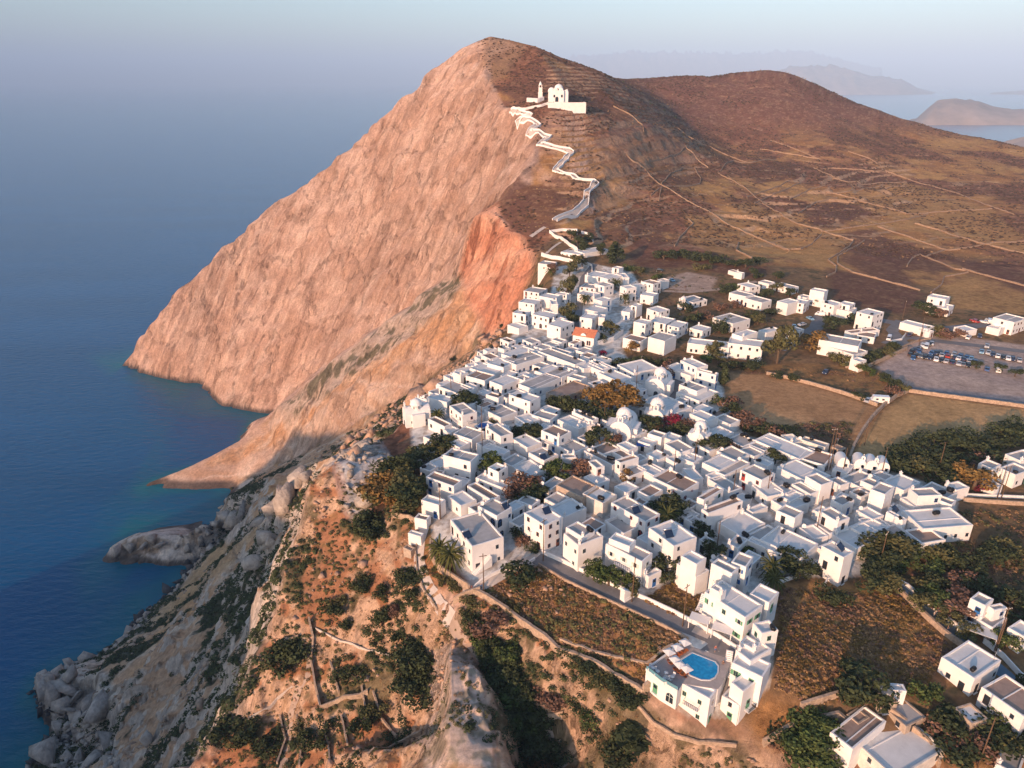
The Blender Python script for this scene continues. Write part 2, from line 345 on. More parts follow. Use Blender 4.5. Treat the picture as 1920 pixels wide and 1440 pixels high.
# rock
v3 = fbm(X*1.0+Z*0.5, Y+Z*0.7, 30, 5, 0.65); v4 = fbm((X*.80-Y*.60)+3*fbm(X, Y, 30, 3), (X*.60+Y*.80)*.22, 6, 4, 0.65)
rock = lerp(np.repeat(C3(.46, .285, .205), len(X), 0), C3(.57, .385, .295), sstep(-.3, .4, v3)); rock = lerp(rock, C3(.32, .19, .13), sstep(.12, .45, -v4)*0.6)
sa_ = X*.80-Y*.60+6*fbm(X, Y, 50, 3); sd_ = X*.60+Y*.80
cr1 = np.abs(2*vnoise(sa_/9.0+40, sd_/70.0)-1); cr2 = np.abs(2*vnoise(sa_/3.6+90, sd_/30.0+7)-1); cr3 = np.abs(fbm(X+Z, Y-Z, 18, 4, .6))
rock = lerp(rock, C3(.30, .175, .12), sstep(.86, 1.0, cr1)*.75); rock = lerp(rock, C3(.34, .2, .14), sstep(.85, 1.0, cr2)*.5); rock = lerp(rock, C3(.66, .49, .39), sstep(.2, .5, v4)*.35)
bd = (Z+8*fbm(X, Y, 60, 3)-.30*sa_)/11.0; bdn = np.abs(2*vnoise(bd, bd*0+3.3)-1); rock = lerp(rock, C3(.33, .19, .13), sstep(.80, 1.0, bdn)*.55*sstep(-.3, .3, n4)); bd2 = np.abs(2*vnoise(bd*3.7, bd*0+9.1)-1); rock = lerp(rock, C3(.62, .43, .33), sstep(.8, 1.0, bd2)*.4); rock = rock*(1+.22*fbm(X, Y, 110, 3)[:, None])
rm = sstep(.62, .95, SB*0.7+SL*0.35)
rm = np.where(X > 60, np.minimum(rm, .35), rm)
rm = np.where(Y > 480, sstep(.42, .7, SB)*(X < 40)+rm*(X >= 40), rm)
farcliff = pmask(X, Y, [(220,700), (235,680), (292,590), (335,540), (408,478), (490,395), (560,350), (620,310), (700,240), (800,140), (860,90), (905,68), (903,110), (925,165), (945,207), (985,260), (1003,300), (998,345), (945,372), (905,392), (880,430), (862,500), (790,562), (700,622), (610,692), (520,775), (420,765), (380,755), (380,722), (320,712)], 1.5, 2)
back = ((Y > 640) & (X < -20)).astype(float)
rm = np.maximum(rm, np.maximum(farcliff, back))
col = lerp(col, rock, rm)
summit = pmask(X, Y, [(905,68), (960,72), (985,90), (930,160), (915,135), (903,110)], 3, 6); col = lerp(col, C3(.33, .2, .12), summit*.7)
# second landform: pale slabs with ochre bands
slab = pmask(X, Y, [(275,905), (400,850), (515,775), (610,692), (700,622), (790,562), (862,500), (900,600), (932,625), (880,662), (800,722), (690,792), (600,838), (520,870), (435,918), (300,918)], 3, 4)
zz = Z+10*fbm(X, Y, 90, 2)+0.12*X
bands = np.sin(zz*0.22)*0.5+np.sin(zz*0.61+2)*0.3
sc = lerp(np.repeat(C3(.55, .36, .26), len(X), 0), C3(.64, .46, .35), sstep(-.2, .4, n4)); sc = lerp(sc, C3(.33, .2, .14), sstep(.80, 1.0, np.abs(2*vnoise(sa_/5.0+4, sd_/60.0)-1))*.7); sc = lerp(sc, C3(.50, .29, .17), sstep(.3, .7, bands+.6*n1)*.55)
sc = lerp(sc, C3(.78, .60, .48), sstep(.72, .95, bd2)*.55); sc = lerp(sc, C3(.27, .16, .10), sstep(.82, 1.0, bdn)*.8)
col = lerp(col, sc, slab)
och = pmask(X, Y, [(545,785), (620,735), (690,662), (790,578), (862,512), (872,560), (906,612), (925,640), (860,642), (800,662), (742,668), (728,700), (660,722), (610,760), (560,800), (470,850), (380,880), (390,865), (480,815)], 2, 5)
oc2 = lerp(np.repeat(C3(.56, .30, .155), len(X), 0), C3(.64, .40, .25), sstep(-.1, .4, n2)); oc2 = lerp(oc2, C3(.25, .15, .09), sstep(.1, .4, n3+.6*v4)*.6); oc2 = lerp(oc2, C3(.74, .55, .42), sstep(.25, .4, n4)*.6); oc2 = lerp(oc2, C3(.76, .58, .45), sstep(.8, .97, bd2)*.7); oc2 = lerp(oc2, C3(.24, .14, .09), sstep(.86, 1.0, bdn)*.7); col = lerp(col, oc2, och*.9)
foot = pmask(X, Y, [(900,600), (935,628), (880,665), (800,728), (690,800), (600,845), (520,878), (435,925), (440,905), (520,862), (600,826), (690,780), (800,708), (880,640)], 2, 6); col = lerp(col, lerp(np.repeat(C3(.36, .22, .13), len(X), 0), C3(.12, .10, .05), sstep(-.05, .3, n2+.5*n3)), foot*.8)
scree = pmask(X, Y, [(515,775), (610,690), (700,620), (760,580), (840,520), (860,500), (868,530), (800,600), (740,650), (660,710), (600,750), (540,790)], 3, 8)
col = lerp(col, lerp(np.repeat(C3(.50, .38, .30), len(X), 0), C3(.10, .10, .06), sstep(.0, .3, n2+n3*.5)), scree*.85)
orange = pmask(X, Y, [(905,392), (950,425), (985,460), (1032,508), (1025,545), (985,590), (960,625), (932,640), (905,610), (872,560), (862,510), (880,430)], 2, 1)
oc = lerp(np.repeat(C3(.62, .27, .16), len(X), 0), C3(.70, .38, .25), sstep(-.3, .3, v3)); oc = lerp(oc, C3(.36, .14, .08), sstep(.15, .4, v4)*.8); col = lerp(col, oc, orange)
# shaded coast slope: grey brown earth, pale rock ribs, dark shrubs
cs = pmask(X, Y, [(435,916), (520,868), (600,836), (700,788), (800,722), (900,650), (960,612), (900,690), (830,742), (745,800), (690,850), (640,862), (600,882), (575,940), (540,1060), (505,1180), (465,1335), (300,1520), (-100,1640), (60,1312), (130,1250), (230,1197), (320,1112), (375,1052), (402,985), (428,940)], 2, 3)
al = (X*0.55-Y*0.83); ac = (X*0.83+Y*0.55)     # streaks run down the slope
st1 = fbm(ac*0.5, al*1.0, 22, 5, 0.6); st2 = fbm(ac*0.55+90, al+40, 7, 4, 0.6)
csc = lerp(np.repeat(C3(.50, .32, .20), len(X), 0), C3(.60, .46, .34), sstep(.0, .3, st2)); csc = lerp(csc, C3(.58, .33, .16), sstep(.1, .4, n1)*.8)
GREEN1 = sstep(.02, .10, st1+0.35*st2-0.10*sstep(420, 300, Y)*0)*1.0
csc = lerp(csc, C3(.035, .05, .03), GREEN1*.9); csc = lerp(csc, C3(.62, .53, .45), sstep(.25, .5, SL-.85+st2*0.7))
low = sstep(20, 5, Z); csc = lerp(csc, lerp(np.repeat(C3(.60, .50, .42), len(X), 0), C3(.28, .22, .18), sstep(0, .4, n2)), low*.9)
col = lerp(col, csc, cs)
col = lerp(col, C3(.50, .33, .18), pmask(X, Y, [(470,960), (490,985), (410,1070), (300,1170), (250,1190), (330,1110), (380,1050), (430,1000)], 2, 4)*.75*(1-GREEN1*.5))
prom = pmask(X, Y, [(185,1053), (215,1020), (250,1000), (300,985), (360,985), (400,960), (420,930), (475,945), (470,1000), (410,1020), (375,1056), (240,1060)], 1.5, 1); col = lerp(col, lerp(np.repeat(C3(.62, .52, .44), len(X), 0), C3(.36, .27, .20), sstep(.0, .35, st2+.4*n3)), prom)
head3 = pmask(X, Y, [(55,1312), (75,1270), (130,1248), (200,1262), (230,1300), (190,1370), (120,1370)], 1.5, 1); col = lerp(col, lerp(np.repeat(C3(.60, .51, .42), len(X), 0), C3(.34, .28, .22), sstep(.0, .35, n2+.4*n3)), head3)
wet = sstep(4.2, 2.0, Z); col = lerp(col, C3(.06, .05, .045), wet*.85)
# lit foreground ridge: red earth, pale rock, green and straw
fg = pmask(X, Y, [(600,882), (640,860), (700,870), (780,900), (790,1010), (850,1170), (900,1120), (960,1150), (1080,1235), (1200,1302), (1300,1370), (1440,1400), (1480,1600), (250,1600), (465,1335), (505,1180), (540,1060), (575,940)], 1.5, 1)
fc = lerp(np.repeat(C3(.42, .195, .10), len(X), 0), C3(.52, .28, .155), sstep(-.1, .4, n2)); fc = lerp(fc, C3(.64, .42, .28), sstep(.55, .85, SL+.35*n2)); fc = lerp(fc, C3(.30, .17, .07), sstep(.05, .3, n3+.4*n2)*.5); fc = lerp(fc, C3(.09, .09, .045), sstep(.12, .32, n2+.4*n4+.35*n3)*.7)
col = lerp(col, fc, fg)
spur = pmask(X, Y, [(805,1228), (890,1232), (912,1290), (922,1360), (930,1460), (790,1460), (800,1340), (803,1260)], .8, .6)
col = lerp(col, lerp(np.repeat(C3(.60, .45, .36), len(X), 0), C3(.33, .27, .2), sstep(0, .35, n3+.5*n2)), spur)
grayrock = pmask(X, Y, [(620,865), (650,845), (720,840), (735,880), (700,930), (690,985), (650,960), (640,900)], 1.5, 2)
col = lerp(col, lerp(np.repeat(C3(.38, .35, .34), len(X), 0), C3(.55, .52, .5), sstep(-.1, .3, n3)), grayrock)
# plots
def plot(pts, c1, c2, noise=n2, soft=1.0, wob=.6, a=-.2, b=.4, dark=None):
    global col
    m = pmask(X, Y, pts, soft, wob); c = lerp(np.repeat(C3(*c1), len(X), 0), C3(*c2), sstep(a, b, noise))
    if dark is not None: c = lerp(c, C3(*dark), sstep(.1, .4, n3+.7*n2)*.7)
    col = lerp(col, c, m)
VIL = [(772,800), (842,752), (905,700), (965,622), (982,595), (1030,558), (1042,500), (1100,492), (1185,508), (1205,545), (1190,600), (1165,650), (1180,690), (1250,690), (1290,720), (1350,715), (1366,770), (1400,815), (1560,865), (1680,885), (1795,925), (1800,1005), (1700,1045), (1640,1075), (1560,1085), (1460,1080), (1442,1130), (1438,1280), (1378,1335), (1300,1342), (1232,1290), (1228,1250), (1290,1222), (1280,1190), (1010,1055), (890,1100), (812,1010), (800,900), (775,838)]
plot([(1040,440), (1200,480), (1500,500), (1920,560), (2300,560), (2300,1300), (1920,1440), (1460,1420), (1000,1100), (780,1000), (780,850), (960,600)], (.20, .125, .07), (.29, .18, .09), soft=3, wob=4, dark=(.07, .07, .04))
plot(VIL, (.68, .66, .62), (.44, .39, .34), n2+.8*n3, soft=.6, wob=1.2, a=.05, b=.35)
plot([(1370,700), (1440,702), (1530,725), (1655,768), (1590,850), (1480,815), (1395,800), (1360,745)], (.43, .245, .12), (.52, .31, .155), n4, dark=None)
plot([(1370,790), (1480,800), (1600,790), (1590,850), (1480,830), (1395,808)], (.17, .12, .07), (.24, .15, .08), n3)
plot([(1705,738), (1930,768), (2000,775), (2000,790), (1860,815), (1760,830), (1680,858), (1650,870), (1592,858), (1655,770)], (.49, .30, .135), (.56, .345, .165), n4)
plot([(1640,690), (1700,645), (1760,625), (2050,665), (2200,700), (2100,770), (1925,762), (1710,732), (1670,705)], (.46, .35, .29), (.40, .31, .27), n4, wob=.3)
plot([(1700,722), (1925,745), (2100,765), (1925,764), (1705,735)], (.25, .24, .25), (.31, .29, .28), n4, wob=.3)
plot([(1360,690), (1500,680), (1640,690), (1700,730), (1650,765), (1530,722), (1440,700)], (.33, .19, .08), (.24, .13, .06), n2, dark=(.1, .09, .05))
plot([(1250,520), (1290,510), (1345,520), (1335,545), (1280,545), (1245,540)], (.45, .33, .26), (.42, .3, .23), n4)
plot([(905,1110), (1010,1060), (1100,1110), (1290,1200), (1215,1290), (1100,1230), (990,1175)], (.36, .185, .085), (.26, .13, .065), n2, dark=(.13, .085, .05))
plot([(1205,1125), (1262,1090), (1320,1120), (1305,1165), (1255,1155)], (.38, .21, .09), (.30, .16, .07), n2, dark=(.13, .085, .05))
plot([(1460,1095), (1560,1090), (1680,1110), (1820,1230), (1760,1300), (1640,1320), (1470,1300), (1460,1200)], (.35, .20, .085), (.24, .13, .065), n2+n4, dark=(.11, .08, .045))
plot([(1550,1110), (1640,1100), (1760,1190), (1700,1240), (1600,1230), (1500,1200)], (.40, .235, .085), (.27, .15, .06), n2+n3, dark=(.12, .085, .045))
plot([(1430,1300), (1500,1320), (1520,1360), (1450,1400), (1400,1370)], (.36, .19, .08), (.25, .13, .06), n2)
plot([(1770,960), (1960,950), (2100,1150), (1900,1200), (1800,1180), (1700,1080), (1790,1020)], (.20, .125, .065), (.13, .09, .05), n2+n3, dark=(.07, .065, .035))
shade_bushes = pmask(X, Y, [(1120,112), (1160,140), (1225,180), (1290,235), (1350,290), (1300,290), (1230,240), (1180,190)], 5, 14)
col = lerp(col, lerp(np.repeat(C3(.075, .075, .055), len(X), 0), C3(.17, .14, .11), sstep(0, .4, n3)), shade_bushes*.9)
for pl_ in ([(1490,450), (1545,440), (1640,430), (1700,470), (1780,500), (1800,512), (1690,505), (1600,470)], [(1575,485), (1600,470), (1690,492), (1722,555), (1650,530)], [(1745,470), (1920,510), (1920,548), (1810,505)], [(1500,400), (1560,375), (1630,395), (1580,425), (1530,430)], [(1550,500), (1620,520), (1740,550), (1700,592), (1560,565)], [(1640,380), (1700,372), (1690,396)], [(1215,310), (1260,290), (1320,310), (1320,345), (1250,345)],
    [(1110,400), (1180,380), (1250,430), (1250,470), (1100,440)], [(905,392), (1000,350), (1100,330), (1130,350), (1100,400), (1040,430), (1020,440), (960,430)], [(1180,470), (1300,470), (1440,500), (1420,525), (1300,500), (1190,500)], [(1400,315), (1480,305), (1500,330), (1420,345)], [(1550,320), (1650,325), (1680,342), (1580,340)], [(930,170), (1000,120), (1110,150), (1150,200), (1100,205), (990,190)]):
    m_ = pmask(X, Y, pl_, 2, 5); col = lerp(col, lerp(np.repeat(C3(.155, .075, .052), len(X), 0), C3(.27, .15, .09), sstep(.1, .5, n3+.4*n2)), m_*.85)
for pl_ in ([(1330,400), (1400,380), (1490,405), (1600,455), (1560,480), (1540,500), (1440,470)], [(1560,362), (1700,350), (1860,392), (1925,450), (1790,450), (1640,400)], [(1600,352), (1700,342), (1780,362), (1700,365)], [(1810,520), (1925,550), (1925,590), (1780,575), (1770,540)], [(1280,400), (1340,410), (1450,470), (1420,500), (1300,460)], [(1640,425), (1740,405), (1925,455), (1925,478), (1760,440)]):
    m_ = pmask(X, Y, pl_, 2, 4); col = lerp(col, lerp(np.repeat(C3(.46, .26, .105), len(X), 0), C3(.34, .18, .075), sstep(.1, .5, n3+.5*n2)), m_*.8)
purp = sstep(228, 262, Z)*(X > 120)*(Y > 600); col = lerp(col, lerp(np.repeat(C3(.185, .085, .065), len(X), 0), C3(.36, .21, .14), sstep(.0, .5, n3+.5*n2)), purp*.75)
qh = base_h(X, Y); qq = (qh+7*fbm(X, Y+77, 110, 4))/3.0; qf = qq-np.floor(qq); tl_ = sstep(.84, .90, qf)*(1-sstep(.96, 1.0, qf))*(X > 15)*(Y > 410)*(Y < 760)*(SB > .035)*(1-rm)*(1-calm(X, Y))*sstep(-.25, .1, fbm(X+60, Y-20, 50, 3)); col = lerp(col, C3(.50, .33, .20), tl_*.55); col = lerp(col, C3(.13, .07, .045), sstep(.97, 1.0, qf)*(tl_*0+1)*(X > 15)*(Y > 410)*(Y < 760)*(SB > .035)*(1-rm)*.45)  # pale terrace lines; the thin dark line beside each is painted shade
# worn lines on terrace steps
ter = sstep(.08, .22, SL-SB)*(1-rm)*(Y > 400)*(X > 20); col = lerp(col, C3(.55, .36, .23), ter*.7); ter2 = sstep(.05, .16, SB-SL)*(1-rm)*(Y > 400)*(X > 20)*(Z < 262); col = lerp(col, C3(.45, .26, .11), ter2*.35)
hue = 1+0.10*fbm(X+900, Y, 5, 3, .7)[:, None]; col = np.clip(col*hue, 0.01, 0.85)
ca = me.color_attributes.new('Col', 'FLOAT_COLOR', 'POINT')
ca.data.foreach_set('color', np.concatenate([col, np.ones((len(X), 1))], 1).astype(np.float32).ravel())
m, nt, p = nodes_mat('earth_and_rock')
at_ = N(nt, 'ShaderNodeAttribute', attribute_name='Col'); tc = N(nt, 'ShaderNodeTexCoord')
na = N(nt, 'ShaderNodeTexNoise', Scale=0.55, Detail=9.0, Roughness=0.7); L(nt, tc.outputs['Object'], na.inputs['Vector'])
nb = N(nt, 'ShaderNodeTexNoise', Scale=0.11, Detail=9.0, Roughness=0.72, Distortion=0.6); mpb = N(nt, 'ShaderNodeMapping'); mpb.inputs['Scale'].default_value = (1, 1, .42); L(nt, tc.outputs['Object'], mpb.inputs[0]); L(nt, mpb.outputs[0], nb.inputs['Vector'])
fa = ramp(nt, na.outputs[0], [(0.35, 0.72), (0.65, 1.16)]); fb = ramp(nt, nb.outputs[0], [(0.36, 0.8), (0.62, 1.1)])
cc = mix(nt, 1.0, at_.outputs['Color'], fa, 'MULTIPLY'); cc = mix(nt, 1.0, cc, fb, 'MULTIPLY')
L(nt, cc, p.inputs['Base Color']); p.inputs['Roughness'].default_value = 1.0; p.inputs['Specular IOR Level'].default_value = 0.05
sep = N(nt, 'ShaderNodeSeparateXYZ'); geo = N(nt, 'ShaderNodeNewGeometry'); L(nt, geo.outputs['True Normal'], sep.inputs[0])
stp = ramp(nt, sep.outputs[2], [(0.55, 1.0), (0.9, 0.15)])
mm = N(nt, 'ShaderNodeMath', operation='MULTIPLY'); mm.inputs[1].default_value = 1.0; L(nt, stp, mm.inputs[0])
mp = N(nt, 'ShaderNodeMapping'); mp.inputs['Scale'].default_value = (1, 1, .45); mp.inputs['Rotation'].default_value = (0.2, 0.35, 0); L(nt, tc.outputs['Object'], mp.inputs[0])
vo = N(nt, 'ShaderNodeTexVoronoi', feature='DISTANCE_TO_EDGE', Scale=0.034); wv = N(nt, 'ShaderNodeVectorMath', operation='MULTIPLY_ADD'); wv.inputs[1].default_value = (16, 16, 16); L(nt, nb.outputs['Color'], wv.inputs[0]); L(nt, mp.outputs[0], wv.inputs[2]); L(nt, wv.outputs[0], vo.inputs['Vector'])
vo2 = N(nt, 'ShaderNodeTexVoronoi', feature='DISTANCE_TO_EDGE', Scale=0.11); L(nt, wv.outputs[0], vo2.inputs['Vector'])
e1_ = ramp(nt, vo.outputs[0], [(0.0, 0.0), (0.05, 1.0)]); e2_ = ramp(nt, vo2.outputs[0], [(0.0, 0.0), (0.06, 1.0)])
mps = N(nt, 'ShaderNodeMapping'); mps.inputs['Rotation'].default_value = (0, 0, R(36.9)); mps2 = N(nt, 'ShaderNodeMapping'); mps2.inputs['Scale'].default_value = (.55, .045, .07); L(nt, tc.outputs['Object'], mps.inputs[0]); L(nt, mps.outputs[0], mps2.inputs[0])
ns = N(nt, 'ShaderNodeTexNoise', Scale=1.0, Detail=8.0, Roughness=0.62, Distortion=0.5); L(nt, mps2.outputs[0], ns.inputs['Vector'])
b0 = N(nt, 'ShaderNodeBump', Distance=0.8); L(nt, mm.outputs[0], b0.inputs['Strength']); L(nt, e1_, b0.inputs['Height'])
b01 = N(nt, 'ShaderNodeBump', Distance=0.12); L(nt, mm.outputs[0], b01.inputs['Strength']); L(nt, e2_, b01.inputs['Height']); L(nt, b0.outputs[0], b01.inputs['Normal'])
b1 = N(nt, 'ShaderNodeBump', Distance=1.5); L(nt, mm.outputs[0], b1.inputs['Strength']); L(nt, nb.outputs[0], b1.inputs['Height']); L(nt, b01.outputs[0], b1.inputs['Normal'])
b15 = N(nt, 'ShaderNodeBump', Distance=2.8); L(nt, mm.outputs[0], b15.inputs['Strength']); L(nt, ns.outputs[0], b15.inputs['Height']); L(nt, b1.outputs[0], b15.inputs['Normal'])
b2 = N(nt, 'ShaderNodeBump', Strength=0.5, Distance=0.45); L(nt, na.outputs[0], b2.inputs['Height']); L(nt, b15.outputs[0], b2.inputs['Normal'])
L(nt, b2.outputs[0], p.inputs['Normal'])
me.materials.append(m)
# ------------------------------------------------------------ sea
sth = np.radians(np.concatenate([np.linspace(-180, -55, 30)[:-1], np.linspace(-55, 20, 260), np.linspace(20, 180, 40)[1:-1]])); srr = np.concatenate([np.geomspace(60, 1500, 260), np.geomspace(1500, 60000, 30)[1:]])
STH, SRR = np.meshgrid(sth, srr); SX = np.sin(STH)*SRR; SY = np.cos(STH)*SRR; ns_r, ns_t = SX.shape
bh = np.where(SRR < 1400, base_h(SX, SY), -25.0); shal = sstep(-9, -.5, bh)*(.75+.5*fbm(SX, SY, 40, 3))
si = np.arange(ns_r*ns_t).reshape(ns_r, ns_t); sa = si[:-1]; sb = np.roll(si, -1, 1)[:-1]; sc_ = np.roll(si, -1, 1)[1:]; sd = si[1:]
sme = bpy.data.meshes.new('sea'); sme.from_pydata([tuple(q) for q in np.stack([SX, SY, np.zeros_like(SX)], -1).reshape(-1, 3)], [], np.stack([sa, sd, sc_, sb], -1).reshape(-1, 4).tolist())
sme.update(); sea = link(bpy.data.objects.new('sea', sme)); tag(sea, kind='structure')
sca = sme.color_attributes.new('Shallow', 'FLOAT_COLOR', 'POINT'); s1 = np.clip(shal.ravel(), 0, 1); sca.data.foreach_set('color', np.stack([s1, s1, s1, np.ones_like(s1)], -1).astype(np.float32).ravel())
m, nt, p = nodes_mat('sea_water'); at_ = N(nt, 'ShaderNodeAttribute', attribute_name='Shallow'); tc = N(nt, 'ShaderNodeTexCoord')
nl = N(nt, 'ShaderNodeTexNoise', Scale=0.006, Detail=4.0); mp = N(nt, 'ShaderNodeMapping'); mp.inputs['Scale'].default_value = (0.4, 1.5, 1); L(nt, tc.outputs['Object'], mp.inputs[0]); L(nt, mp.outputs[0], nl.inputs['Vector'])
c = mix(nt, ramp(nt, nl.outputs[0], [(0.35, 0.0), (0.65, 1.0)]), (.0005, .070, .185), (.001, .088, .23)); c = mix(nt, at_.outputs['Fac'], c, (.003, .13, .16))
L(nt, c, p.inputs['Base Color']); p.inputs['Roughness'].default_value = 0.18; p.inputs['IOR'].default_value = 1.36; p.inputs['Specular IOR Level'].default_value = 0.38
w1 = N(nt, 'ShaderNodeTexNoise', Scale=0.16, Detail=6.0, Roughness=0.6); mp2 = N(nt, 'ShaderNodeMapping'); mp2.inputs['Scale'].default_value = (0.55, 1.3, 1); mp2.inputs['Rotation'].default_value = (0, 0, 0.5); L(nt, tc.outputs['Object'], mp2.inputs[0]); L(nt, mp2.outputs[0], w1.inputs['Vector'])
b1 = N(nt, 'ShaderNodeBump', Strength=0.9, Distance=1.2); L(nt, w1.outputs[0], b1.inputs['Height']); L(nt, b1.outputs[0], p.inputs['Normal']); sme.materials.append(m)
# ------------------------------------------------------------ far islands
def island(pts, t, base_v, dep, label_mat, seed):
    n = 160; m_ = 26; us = np.linspace(pts[0][0], pts[-1][0], n); vv = np.interp(us, [q[0] for q in pts], [q[1] for q in pts]); vs_, fs = [], []
    for i in range(n):
        x0, y0, _ = at_t(us[i], base_v, t); top = at_t(us[i], vv[i], t+dep)[2]
        for j in range(m_):
            k = j/(m_-1); yy_ = y0+dep*2*k; sc2 = (t+dep*2*k)/t
            prof = math.sin(math.pi*min(1, k*1.0))**0.8; h_ = max(top, 1)*prof
            h_ += h_*0.28*float(fbm(np.array([us[i]*t/900.0+seed]), np.array([k*dep*1.5+seed]), 220, 4, .6)[0]) if 0 < j < m_-1 and abs(k-.5) > .04 else 0
            vs_.append((x0*sc2, yy_, h_-3))
    for i in range(n-1):
        for j in range(m_-1): a_ = i*m_+j; fs.append((a_, a_+m_, a_+m_+1, a_+1))
    im = bpy.data.meshes.new('distant_island'); im.from_pydata(vs_, [], fs); im.update(); im.materials.append(label_mat)
    for pl in im.polygons: pl.use_smooth = True
    o = link(bpy.data.objects.new('distant_island', im)); tag(o, kind='structure'); return o
imat = simple('island_rock', (.36, .27, .22), var=.4, scale=.004)
island([(1690,229), (1712,222), (1728,203), (1745,186), (1778,183), (1800,188), (1822,189), (1850,198), (1885,204), (1925,203), (2000,190), (2150,200), (2300,225)], 5200, 231, 500, imat, 3)
island([(1400,150), (1470,126), (1520,124), (1570,128), (1620,142), (1680,149), (1712,165), (1760,178), (1800,178), (1900,170), (2100,160), (2300,176)], 16000, 177, 2200, imat, 40)
island([(1000,128), (1080,108), (1180,100), (1280,102), (1400,104), (1480,98), (1560,112), (1640,130)], 30000, 163, 4500, imat, 70)
island([(1850,273), (1880,262), (1905,255), (1960,248), (2060,262)], 2900, 280, 260, imat, 90)
# ------------------------------------------------------------ air
hm = bpy.data.meshes.new('haze'); hb = 62000.0; ht = 1700.0
hm.from_pydata([(x, y, z) for z in (-60, ht) for y in (-hb, hb) for x in (-hb, hb)], [], [(0, 2, 3, 1), (4, 5, 7, 6), (0, 1, 5, 4), (2, 6, 7, 3), (0, 4, 6, 2), (1, 3, 7, 5)])
hm.update(); haze = link(bpy.data.objects.new('haze', hm)); tag(haze, kind='stuff')
m = bpy.data.materials.new('haze_air'); m.use_nodes = True; nt = m.node_tree; nt.nodes.remove(nt.nodes['Principled BSDF'])
pv = nt.nodes.new('ShaderNodeVolumePrincipled'); pv.inputs['Color'].default_value = (.44, .66, 1.0, 1); pv.inputs['Density'].default_value = 0.70e-4; pv.inputs['Anisotropy'].default_value = -0.26
nt.links.new(pv.outputs[0], nt.nodes['Material Output'].inputs['Volume']); hm.materials.append(m)
scn.cycles.volume_step_rate = 1.0; scn.cycles.volume_max_steps = 64
# ------------------------------------------------------------ mesh helper: one MB = one mesh object
class MB:
    def __init__(s): s.v = []; s.f = []; s.mi = []; s.sm = []
    def add(s, vs, fs, mi=0, sm=False):
        n = len(s.v); s.v += [tuple(p) for p in vs]; s.f += [tuple(n+i for i in f) for f in fs]; s.mi += [mi]*len(fs); s.sm += [sm]*len(fs)
    def box(s, x0, y0, z0, x1, y1, z1, mi=0):
        s.add([(x, y, z) for z in (z0, z1) for y in (y0, y1) for x in (x0, x1)], [(0, 2, 3, 1), (4, 5, 7, 6), (0, 1, 5, 4), (2, 6, 7, 3), (0, 4, 6, 2), (1, 3, 7, 5)], mi)
    def prism(s, poly, z0, z1, mi=0):      # poly counter-clockwise
        n = len(poly); s.add([(*p[:2], z0) for p in poly]+[(*p[:2], z1) for p in poly], [tuple(range(n))[::-1], tuple(range(n, 2*n))]+[(i, (i+1) % n, n+(i+1) % n, n+i) for i in range(n)], mi)
    def lathe(s, prof, seg=14, cx=0, cy=0, mi=0, sm=True, a0=0.0, a1=2*math.pi):
        vs_, fs = [], []; full = abs(a1-a0-2*math.pi) < 1e-6; m = seg if full else seg+1
        for r, z in prof:
            for k in range(m): a = a0+(a1-a0)*k/seg; vs_.append((cx+r*math.cos(a), cy+r*math.sin(a), z))
        for i in range(len(prof)-1):
            for k in range(seg):
                k2 = (k+1) % m; fs.append((i*m+k, i*m+k2, (i+1)*m+k2, (i+1)*m+k))
        s.add(vs_, fs, mi, sm)
    def tube(s, pts, r, seg=6, mi=0, sm=True, r1=None):
        pts = [Vector(p) for p in pts]; vs_, fs = [], []
        for i, p in enumerate(pts):
            d = (pts[min(i+1, len(pts)-1)]-pts[max(i-1, 0)]).normalized(); a = d.orthogonal().normalized() if i == 0 else (a-d*a.dot(d)).normalized(); b = d.cross(a)
            q = r if r1 is None else r+(r1-r)*i/(len(pts)-1)
            for k in range(seg): t = 2*math.pi*k/seg; vs_.append(p+a*math.cos(t)*q+b*math.sin(t)*q)
        for i in range(len(pts)-1):
            for k in range(seg): fs.append((i*seg+k, i*seg+(k+1) % seg, (i+1)*seg+(k+1) % seg, (i+1)*seg+k))
        fs += [tuple(range(seg))[::-1], tuple((len(pts)-1)*seg+k for k in range(seg))]; s.add(vs_, fs, mi, sm)
    def mesh(s, name, mats):
        m = bpy.data.meshes.new(name); m.from_pydata(s.v, [], s.f); m.materials.clear()
        for k in (mats if isinstance(mats, (list, tuple)) else [mats]): m.materials.append(MATS[k])
        m.polygons.foreach_set('material_index', s.mi); m.polygons.foreach_set('use_smooth', s.sm); m.update(); return m
    def build(s, name, mats, parent=None): return link(bpy.data.objects.new(name, s.mesh(name, mats)), parent)
def empty(name, loc, rz=0.0):
    o = bpy.data.objects.new(name, None); scn.collection.objects.link(o); o.location = loc; o.rotation_euler = (0, 0, rz); o.empty_display_size = 0.5; return o
KIDS = {}
def put(name, mesh, parent, loc=(0, 0, 0), rz=0.0, sc=None):
    o = bpy.data.objects.new(name, mesh); scn.collection.objects.link(o)
    if parent: o.parent = parent
    o.location = loc; o.rotation_euler = (0, 0, rz)
    if sc: o.scale = sc if isinstance(sc, tuple) else (sc, sc, sc)
    return o
def child_of(root): return [c for c in root.children]
def copy_thing(root, loc, rz, sc=1.0):
    r = root.copy(); scn.collection.objects.link(r); r.location = loc; r.rotation_euler = (0, 0, rz); r.scale = (sc, sc, sc)
    for k in list(r.keys()):
        if k in ('label',): del r[k]
    for ch in KIDS.get(root.name, []):
        c = ch.copy(); scn.collection.objects.link(c); c.parent = r
        for g in KIDS.get(ch.name, []): d_ = g.copy(); scn.collection.objects.link(d_); d_.parent = c
    return r
